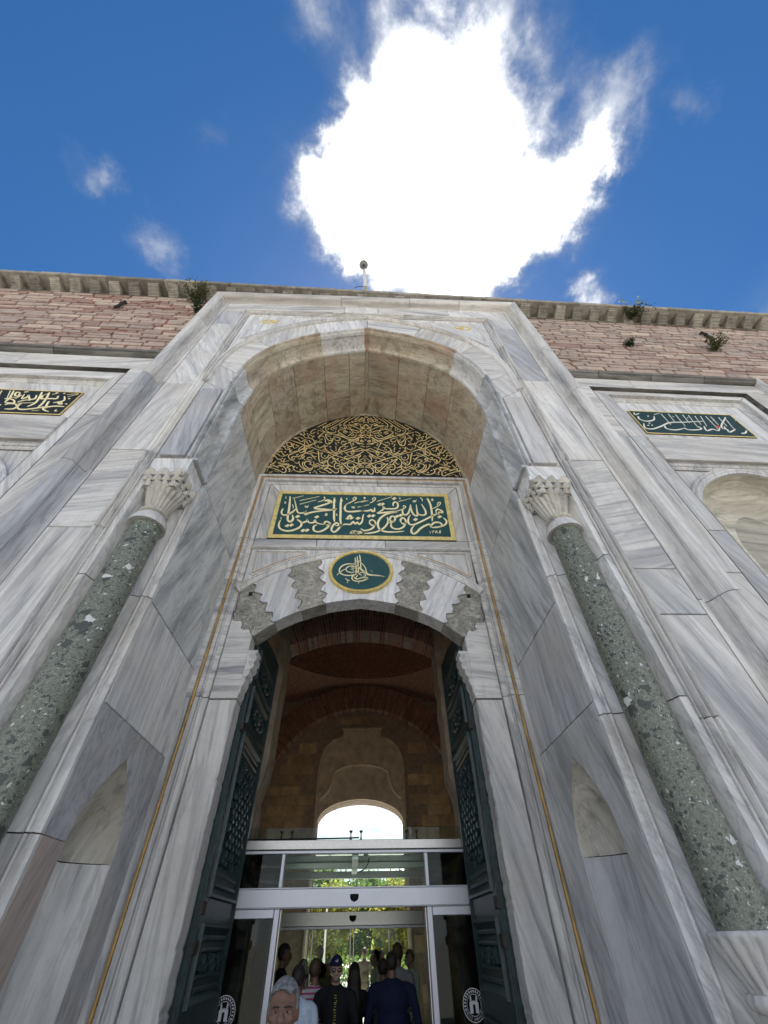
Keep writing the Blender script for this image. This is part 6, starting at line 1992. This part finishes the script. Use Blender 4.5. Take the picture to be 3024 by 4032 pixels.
def striped():
    k = Mat('pink_white_stripe_cloth')
    tc = k.n('ShaderNodeTexCoord')
    wv = k.n('ShaderNodeTexWave', bands_direction='Z')
    wv.inputs['Scale'].default_value = 6.5
    k.l(tc.outputs['Object'], wv.inputs['Vector'])
    k.color(k.ramp(wv.outputs['Fac'], [(0.62, (0.46, 0.45, 0.46)), (0.68, (0.36, 0.05, 0.14))]))
    k.set(Roughness=0.85)
    return k.m
F_STRIPE = striped()
def remeshed(name, mb, voxel, mat, parent, smooth_it=4):
    me = bpy.data.meshes.new(name)
    me.from_pydata(mb.v, [], mb.f)
    tmp = bpy.data.objects.new(name, me)
    col.objects.link(tmp)
    r_ = tmp.modifiers.new('r', 'REMESH')
    r_.mode = 'VOXEL'
    r_.voxel_size = voxel
    s_ = tmp.modifiers.new('s', 'SMOOTH')
    s_.factor = 0.5
    s_.iterations = smooth_it
    dg = bpy.context.evaluated_depsgraph_get()
    me2 = bpy.data.meshes.new_from_object(tmp.evaluated_get(dg))
    bpy.data.objects.remove(tmp)
    for p in me2.polygons:
        p.use_smooth = True
    me2.materials.clear()
    me2.materials.append(mat)
    o = bpy.data.objects.new(name, me2)
    col.objects.link(o)
    o.parent = parent
    return o
def capsule(m, a, b, r0, r1, seg=10):
    a, b = Vector(a), Vector(b)
    m.tube([a, a.lerp(b, 0.5), b], [r0, (r0 + r1) / 2, r1], seg)
    m.ellipsoid(a, (r0, r0, r0), seg, 6)
    m.ellipsoid(b, (r1, r1, r1), seg, 6)
def hand(m, w, d, k):
    # palm and five fingers from the wrist w along d
    w, d = Vector(w), Vector(d).normalized()
    side = d.cross(Vector((0, 1, 0))).normalized()
    nrm = d.cross(side)
    m.ellipsoid(w + d * 0.045 * k, (0.022 * k, 0.04 * k, 0.045 * k), 8, 6, d.to_track_quat('Z', 'Y'))
    for i, (off, ln) in enumerate(((-0.028, 0.062), (-0.010, 0.075), (0.010, 0.072), (0.027, 0.058))):
        p0 = w + d * 0.075 * k + side * off * k
        p1 = p0 + (d * 0.55 + nrm * 0.25) * ln * k
        p2 = p1 + (d * 0.25 + nrm * 0.55) * ln * 0.6 * k
        m.tube([p0, p1, p2], [0.0095 * k, 0.009 * k, 0.007 * k], 6)
    p0 = w + d * 0.03 * k - side * 0.03 * k
    m.tube([p0, p0 + (d * 0.5 - side * 0.6 + nrm * 0.3) * 0.045 * k, p0 + (d * 1.0 - side * 0.6 + nrm * 0.6) * 0.055 * k], [0.012 * k, 0.011 * k, 0.008 * k], 6)
def person(x, y, H, face, label, hair=H_DARK, skin=SKIN, top=F_BLACK, legs=F_JEAN, hairkind='short', voxel=0.016, headvox=None, build=1.0, arms='down', sleeve='long', headturn=0.0, tilt=0.0, extras=None):
    # local frame: the person looks along -y; face turns the whole figure about z (degrees)
    t = empty('person', (x, y, 0), R(face), label, 'person', 'visitors in the doorway')
    k = H / 1.75
    hz = H - 0.118 * k                      # head centre
    HT = Euler((R(tilt), 0, R(headturn)))
    hc = Vector((0, -0.02 * k, hz))
    hp = lambda px, py, pz: hc + HT.to_matrix() @ (Vector((px, py, pz)) * k)
    body = MB()
    # skull, face, jaw, nose, brow, lips, ears, neck
    q = HT.to_quaternion()
    body.ellipsoid(hp(0, 0.012, 0.020), (0.080 * k, 0.096 * k, 0.096 * k), 16, 12, q)
    body.ellipsoid(hp(0, -0.030, -0.030), (0.067 * k, 0.062 * k, 0.088 * k), 14, 10, q)
    body.ellipsoid(hp(0, -0.052, -0.088), (0.034 * k, 0.034 * k, 0.030 * k), 10, 8, q)
    capsule(body, hp(0, -0.092, 0.012), hp(0, -0.112, -0.026), 0.010 * k, 0.016 * k, 8)
    for sg in (-1, 1):
        body.ellipsoid(hp(sg * 0.015, -0.098, -0.030), (0.013 * k, 0.013 * k, 0.010 * k), 8, 6)
        capsule(body, hp(sg * 0.012, -0.088, 0.020), hp(sg * 0.048, -0.075, 0.018), 0.0115 * k, 0.010 * k, 6)
        body.ellipsoid(hp(sg * 0.045, -0.064, -0.022), (0.022 * k, 0.022 * k, 0.022 * k), 8, 6)
        body.ellipsoid(hp(sg * 0.078, 0.015, -0.006), (0.012 * k, 0.022 * k, 0.034 * k), 8, 6)
    capsule(body, hp(-0.018, -0.090, -0.058), hp(0.018, -0.090, -0.058), 0.008 * k, 0.008 * k, 6)
    capsule(body, hp(-0.015, -0.086, -0.070), hp(0.015, -0.086, -0.070), 0.009 * k, 0.009 * k, 6)
    sh = H - 0.325 * k
    capsule(body, (0, 0.012 * k, sh + 0.02 * k), (0, 0.0, hz - 0.06 * k), 0.060 * k * build ** 0.5, 0.054 * k, 12)
    b = build
    def torso(m, g, z_low):
        m.ellipsoid((0, 0.01 * k, sh - 0.13 * k), ((0.165 * b + g) * k, (0.112 * b + g) * k, (0.205 + g) * k), 18, 12)
        capsule(m, (-0.155 * b * k, 0.01 * k, sh - 0.035 * k), (0.155 * b * k, 0.01 * k, sh - 0.035 * k), (0.066 + g) * k, (0.066 + g) * k, 12)
        m.ellipsoid((0, -0.01 * k, sh - 0.34 * k), ((0.145 * b + g) * k, (0.112 * b ** 1.3 + g) * k, (0.20 + g) * k), 18, 12)
        m.ellipsoid((0, 0.01 * k, sh - 0.50 * k), ((0.160 * b + g) * k, (0.115 * b + g) * k, (0.13 + g) * k), 18, 10)
    torso(body, -0.012, 0)
    hip = 0.92 * k
    for sg in (-1, 1):
        st = 0.0 if sg < 0 else 0.03
        capsule(body, (sg * 0.088 * b * k, 0.01, hip), (sg * 0.095 * k, -st, 0.49 * k), 0.075 * k, 0.050 * k)
        capsule(body, (sg * 0.095 * k, -st, 0.49 * k), (sg * 0.10 * k, 0.02 + st, 0.09 * k), 0.050 * k, 0.034 * k)
        capsule(body, (sg * 0.10 * k, 0.03 + st, 0.05 * k), (sg * 0.105 * k, -0.13 + st, 0.035 * k), 0.036 * k, 0.030 * k)
    A = {}
    for sg in (-1, 1):
        s0 = Vector((sg * 0.195 * b * k, 0.012 * k, sh - 0.045 * k))
        if arms == 'down':
            el, wr = Vector((sg * (0.235 * b + 0.02) * k, 0.03 * k, sh - 0.33 * k)), Vector((sg * (0.245 * b + 0.0) * k, -0.04 * k, sh - 0.57 * k))
        elif arms == 'bag':
            el, wr = Vector((sg * (0.24 * b + 0.02) * k, 0.03 * k, sh - 0.30 * k)), Vector((sg * 0.07 * k, -0.20 * k, sh - 0.34 * k - (0.05 if sg > 0 else 0)))
        elif arms == 'raise':
            el, wr = Vector((sg * (0.245 * b) * k, -0.05 * k, sh - 0.29 * k)), (Vector((sg * 0.12 * k, -0.24 * k, sh - 0.12 * k)) if sg > 0 else Vector((sg * 0.24 * b * k, -0.05 * k, sh - 0.55 * k)))
        A[sg] = (s0, el, wr)
        capsule(body, s0, el, 0.046 * k, 0.038 * k)
        capsule(body, el, wr, 0.037 * k, 0.026 * k)
        hand(body, wr, (wr - el), k)
    remeshed('body', body, voxel if headvox is None else headvox, skin, t, 3)
    # clothes
    sh_m = MB()
    torso(sh_m, 0.012, 0)
    capsule(sh_m, (0, 0.014 * k, sh - 0.02 * k), (0, 0.008 * k, sh + 0.035 * k), 0.085 * k, 0.064 * k, 12)
    for sg in (-1, 1):
        s0, el, wr = A[sg]
        if sleeve == 'long':
            capsule(sh_m, s0, el, 0.066 * k, 0.054 * k)
            capsule(sh_m, el, el.lerp(wr, 0.9), 0.053 * k, 0.042 * k)
        else:
            capsule(sh_m, s0, s0.lerp(el, 0.78), 0.068 * k, 0.062 * k)
    remeshed('top', sh_m, voxel, top, t, 3)
    tr = MB()
    tr.ellipsoid((0, 0.01 * k, hip + 0.06 * k), (0.172 * b * k, 0.128 * b * k, 0.13 * k), 16, 10)
    for sg in (-1, 1):
        st = 0.0 if sg < 0 else 0.03
        capsule(tr, (sg * 0.088 * b * k, 0.01, hip), (sg * 0.095 * k, -st, 0.49 * k), 0.092 * k, 0.068 * k)
        capsule(tr, (sg * 0.095 * k, -st, 0.49 * k), (sg * 0.10 * k, 0.02 + st, 0.10 * k), 0.068 * k, 0.056 * k)
    remeshed('trousers', tr, voxel * 1.2, legs, t, 2)
    for sg in (-1, 1):
        st = 0.0 if sg < 0 else 0.03
        s2 = MB()
        capsule(s2, (sg * 0.10 * k, 0.04 + st, 0.050), (sg * 0.107 * k, -0.15 + st, 0.040), 0.044, 0.038, 10)
        s2.v = [(p[0], p[1], max(p[2], 0.004)) for p in s2.v]
        s2.build('shoe', SHOE, t, 60, local=True)
    # eyes
    for sg in (-1, 1):
        e_ = MB()
        e_.ellipsoid(hp(sg * 0.031, -0.0765, 0.000), (0.0120 * k, 0.0110 * k, 0.0046 * k), 10, 8, q)
        eo = e_.build('eye', EYE, t, 'all', local=True)
        e_ = MB()
        e_.ellipsoid(hp(sg * 0.031, -0.0838, 0.000), (0.0052 * k, 0.005 * k, 0.0046 * k), 8, 6, q)
        e_.build('pupil', F_BLACK, eo, 'all', local=True)
        e_ = MB()
        e_.tube([hp(sg * 0.012, -0.0985, 0.0165), hp(sg * 0.022, -0.0975, 0.0185), hp(sg * 0.034, -0.0925, 0.0195), hp(sg * 0.046, -0.085, 0.0180), hp(sg * 0.054, -0.079, 0.014)], [0.0022 * k, 0.0034 * k, 0.0036 * k, 0.003 * k, 0.0012 * k], 8)
        e_.build('eyebrow', H_DARK, t, True, local=True)
    # hair
    def shell(sc, cut, nme, mat, c0=(0, 0.014, 0.026), r=(0.080, 0.096, 0.098), th=0.012):
        m = MB()
        rows = []
        for i in range(41):
            th_ = PI * i / 40 * 0.86
            rows.append([hp(c0[0] + sc * r[0] * math.sin(th_) * math.cos(2 * PI * j / 64), c0[1] + sc * r[1] * math.sin(th_) * math.sin(2 * PI * j / 64), c0[2] + sc * r[2] * math.cos(th_)) for j in range(64)])
        n0 = len(m.v)
        keep = []
        inv = HT.to_matrix().inverted()
        for i in range(40):
            for j in range(64):
                qd = [rows[i][j], rows[i][(j + 1) % 64], rows[i + 1][(j + 1) % 64], rows[i + 1][j]]
                cc = inv @ ((sum(qd, Vector()) / 4) - hc) / k
                cc = cc + Vector((0, 0.006 * math.sin(37 * cc.x + 9 * cc.z), 0.007 * math.sin(61 * cc.x) + random.uniform(-0.004, 0.004)))
                if cut(cc):
                    keep.append(qd)
        for qd in keep:
            m.add(qd, [(0, 1, 2, 3)])
        o = m.build(nme, mat, t, 'all', local=True)
        bm = bmesh.new()
        bm.from_mesh(o.data)
        bmesh.ops.remove_doubles(bm, verts=bm.verts, dist=0.0005)
        bmesh.ops.recalc_face_normals(bm, faces=bm.faces)
        bm.to_mesh(o.data)
        bm.free()
        so = o.modifiers.new('thick', 'SOLIDIFY')
        so.thickness = th * k
        so.offset = -1
        return o
    if hairkind == 'short':
        shell(1.085, lambda c: c.z > 0.060 + (0.0 if c.y < -0.02 else -0.0) or (c.y > 0.0 and c.z > -0.02 and abs(c.x) > 0.05 and c.y > -0.01) or (c.y > 0.035 and c.z > -0.065), 'hair', hair)
    elif hairkind == 'receding':
        shell(1.07, lambda c: (c.z > 0.072 and c.y > -0.070) or (c.y > -0.03 and c.z > 0.0 and abs(c.x) > 0.055) or (c.y > 0.035 and c.z > -0.06), 'hair', hair)
    elif hairkind == 'long':
        shell(1.13, lambda c: c.z > 0.058 or (c.y > -0.025 and c.z > -0.08) , 'hair', hair, th=0.02)
        lm = MB()
        lm.ellipsoid((0, 0.075 * k, hz - 0.06 * k), (0.098 * k, 0.062 * k, 0.15 * k), 14, 10)
        lm.ellipsoid((0, 0.095 * k, hz - 0.26 * k), (0.115 * k, 0.05 * k, 0.20 * k), 14, 10)
        for sg in (-1, 1):
            lm.ellipsoid((sg * 0.08 * k, 0.03 * k, hz - 0.14 * k), (0.035 * k, 0.05 * k, 0.16 * k), 10, 8)
        remeshed('long_hair', lm, 0.014, hair, t, 3)
    elif hairkind == 'cap':
        shell(1.13, lambda c: c.z > 0.045, 'cap_crown', hair, th=0.014)
        cm = MB()
        rows = []
        for i in range(4):
            rows.append([hp(0.078 * math.sin(R(a)) * (1 - 0.10 * i / 3), (-0.085 if False else -0.078) * math.cos(R(a)) * (1 + 0.55 * i / 3) + 0.0, 0.052 - 0.012 * i / 3 + 0.004) for a in range(-62, 63, 12)])
        cm.grid(rows)
        o = cm.build('cap_peak', hair, t, 'all', local=True)
        so = o.modifiers.new('thick', 'SOLIDIFY')
        so.thickness = 0.005
    if extras:
        extras(t, hp, k, sh, A)
    return t
def glasses(t, hp, k, sh, A):
    m = MB()
    for sg in (-1, 1):
        m.ellipsoid(hp(sg * 0.034, -0.100, 0.002), (0.031 * k, 0.010 * k, 0.019 * k), 12, 8)
        m.tube([hp(sg * 0.058, -0.092, 0.010), hp(sg * 0.078, -0.02, 0.010), hp(sg * 0.082, 0.01, 0.004)], 0.003 * k, 5)
    m.tube([hp(-0.012, -0.108, 0.010), hp(0.012, -0.108, 0.010)], 0.003 * k, 5)
    m.build('sunglasses', simple('sunglass_lens', (0.03, 0.008, 0.012), 0.1, 0, 0.1, 5, 0, spec=0.8), t, 'all', local=True)
def capman(t, hp, k, sh, A):
    glasses(t, hp, k, sh, A)
    m = MB()
    # grey beard
    m.ellipsoid(hp(0, -0.058, -0.080), (0.046 * k, 0.042 * k, 0.036 * k), 12, 8)
    m.build('beard', simple('grey_stubble', (0.17, 0.155, 0.14), 0.8, 0, 0.4, 60, 0.4), t, 'all', local=True)
    # cap emblem: two small white marks
    m = MB()
    for (x0, x1, z0, z1) in ((-0.022, -0.008, 0.084, 0.089), (-0.004, 0.012, 0.078, 0.083), (-0.004, 0.001, 0.078, 0.098), (0.008, 0.012, 0.078, 0.104)):
        m.add([hp(x0, -0.101 + (z0 - 0.08) * 0.55, z0), hp(x1, -0.101 + (z0 - 0.08) * 0.55, z0), hp(x1, -0.101 + (z1 - 0.08) * 0.55, z1), hp(x0, -0.101 + (z1 - 0.08) * 0.55, z1)], [(0, 1, 2, 3)])
    m.build('cap_emblem', M_PRINT, t, local=True, fix=False)
    # lettering band down the shirt front
    fnt = 'ISTANBUL'
    m = MB()
    for i in range(13):
        z = sh - 0.02 - 0.034 * i
        yy = -0.130 - 0.012 * math.sin(PI * min(1, i / 9))
        w_ = 0.013
        segs = random.choice((((-w_, z, w_, z), (-w_, z - 0.02, w_, z - 0.02)), ((-w_, z, -w_, z - 0.022), (-w_, z - 0.011, w_, z - 0.011)), ((w_, z, w_, z - 0.022), (-w_, z - 0.022, w_, z - 0.022))))
        for x0, z0, x1, z1 in segs:
            m.tube([(x0, yy * k, z0), (x1, yy * k, z1)], 0.0032, 4)
    m.build('shirt_print', simple('yellow_print', (0.42, 0.38, 0.08), 0.7, 0, 0.1, 5, 0), t, local=True)
def stubbled(t, hp, k, sh, A):
    m = MB()
    # creases beside the nose and across the brow
    for sg in (-1, 1):
        m.tube([hp(sg * 0.021, -0.101, -0.028), hp(sg * 0.030, -0.094, -0.046), hp(sg * 0.036, -0.082, -0.066)], [0.0015 * k, 0.0022 * k, 0.0012 * k], 5)
    m.build('face_crease', simple('skin_crease', (0.16, 0.085, 0.06), 0.6, 0, 0.1, 20, 0), t, 'all', local=True)
    m = MB()
    m.tube([hp(-0.026, -0.092, -0.063), hp(-0.01, -0.0985, -0.0635), hp(0.01, -0.0985, -0.0635), hp(0.026, -0.092, -0.063)], [0.002 * k, 0.003 * k, 0.003 * k, 0.002 * k], 6)
    m.build('mouth_line', simple('lip_line', (0.13, 0.055, 0.045), 0.5, 0, 0.1, 20, 0), t, 'all', local=True)
# (x/y and z/y directions from the picture, at chosen distances)
def at(ratio, D):
    return 0.11 + ratio * D
person(at(-0.119, 3.35), 3.35, 1.665, 6, 'grey-haired man close to the camera, only his face in view', H_GREY, SKIN, F_WHITE, F_JEAN, 'receding', 0.016, 0.0075, 1.05, headturn=-4, tilt=-3, extras=stubbled)
person(at(-0.100, 7.2), 7.2, 1.61, 165, 'dark-haired visitor in a light blue shirt behind the grey-haired man', H_DARK, SKIN, F_LBLUE, F_JEAN, 'short', build=1.15)
person(at(-0.0735, 8.4), 8.4, 1.635, 205, 'close-cropped man in a pink and white striped shirt', H_BROWN, SKIN, F_STRIPE, F_JEAN, 'receding', headturn=-25)
person(at(-0.0395, 8.0), 8.0, 1.66, 4, 'man in a dark cap, sunglasses and black shirt walking out', F_NAVY, SKIN2, F_BLACK, F_BLACK, 'cap', 0.014, 0.010, 1.12, 'bag', 'short', 0, 6, capman)
person(at(-0.010, 9.0), 9.0, 1.57, 178, 'woman in black with long dark hair seen from behind', H_DARK, SKIN2, F_BLACK, F_BLACK, 'long', sleeve='short')
person(at(0.0365, 9.3), 9.3, 1.60, 185, 'small dark-haired visitor in a dark jacket beside the navy jacket', H_DARK, SKIN, F_GREY, F_JEAN, 'short')
person(at(0.0505, 8.6), 8.6, 1.675, 180, 'broad man in a navy jacket seen from behind', H_DARK, SKIN, F_NAVY, F_JEAN, 'short', build=1.42)
person(at(0.061, 9.7), 9.7, 1.76, 165, 'man half hidden behind the navy-jacketed man', H_BROWN, SKIN, F_GREY, F_JEAN, 'short')
person(at(0.0815, 11.6), 11.6, 1.66, -60, 'fair-haired man in a white shirt lifting his hand on the right', H_BROWN, SKIN2, F_WHITE, F_GREY, 'short', arms='raise')
person(at(0.0245, 12.4), 12.4, 1.66, -80, 'man in a white shirt turned sideways beyond the inner doors', H_DARK, SKIN2, F_WHITE, F_JEAN, 'short')
person(at(0.034, 15.0), 15.0, 1.62, 20, 'pale-haired visitor in the far doorway', H_GREY, SKIN2, F_BEIGE, F_GREY, 'short')
person(at(-0.052, 12.2), 12.2, 1.57, 30, 'visitor in a white cap and olive top inside the hall', F_WHITE, SKIN2, F_OLIVE, F_JEAN, 'cap')
person(at(-0.068, 14.0), 14.0, 1.73, 10, 'man with short brown hair far back in the hall', H_BROWN, SKIN2, F_BLACK, F_JEAN, 'short')
person(at(-0.094, 10.8), 10.8, 1.58, 60, 'dark figure by the left inner glass door', H_DARK, SKIN, F_BLACK, F_BLACK, 'short')
person(at(-0.128, 9.6), 9.6, 1.78, 100, 'tall dark figure at the left edge of the doorway', H_DARK, SKIN, F_BLACK, F_BLACK, 'short', arms='raise')
person(at(0.006, 19.0), 19.0, 1.64, 0, 'sunlit visitor in a beige top under the far door', H_BROWN, SKIN2, F_BEIGE, F_GREY, 'short')
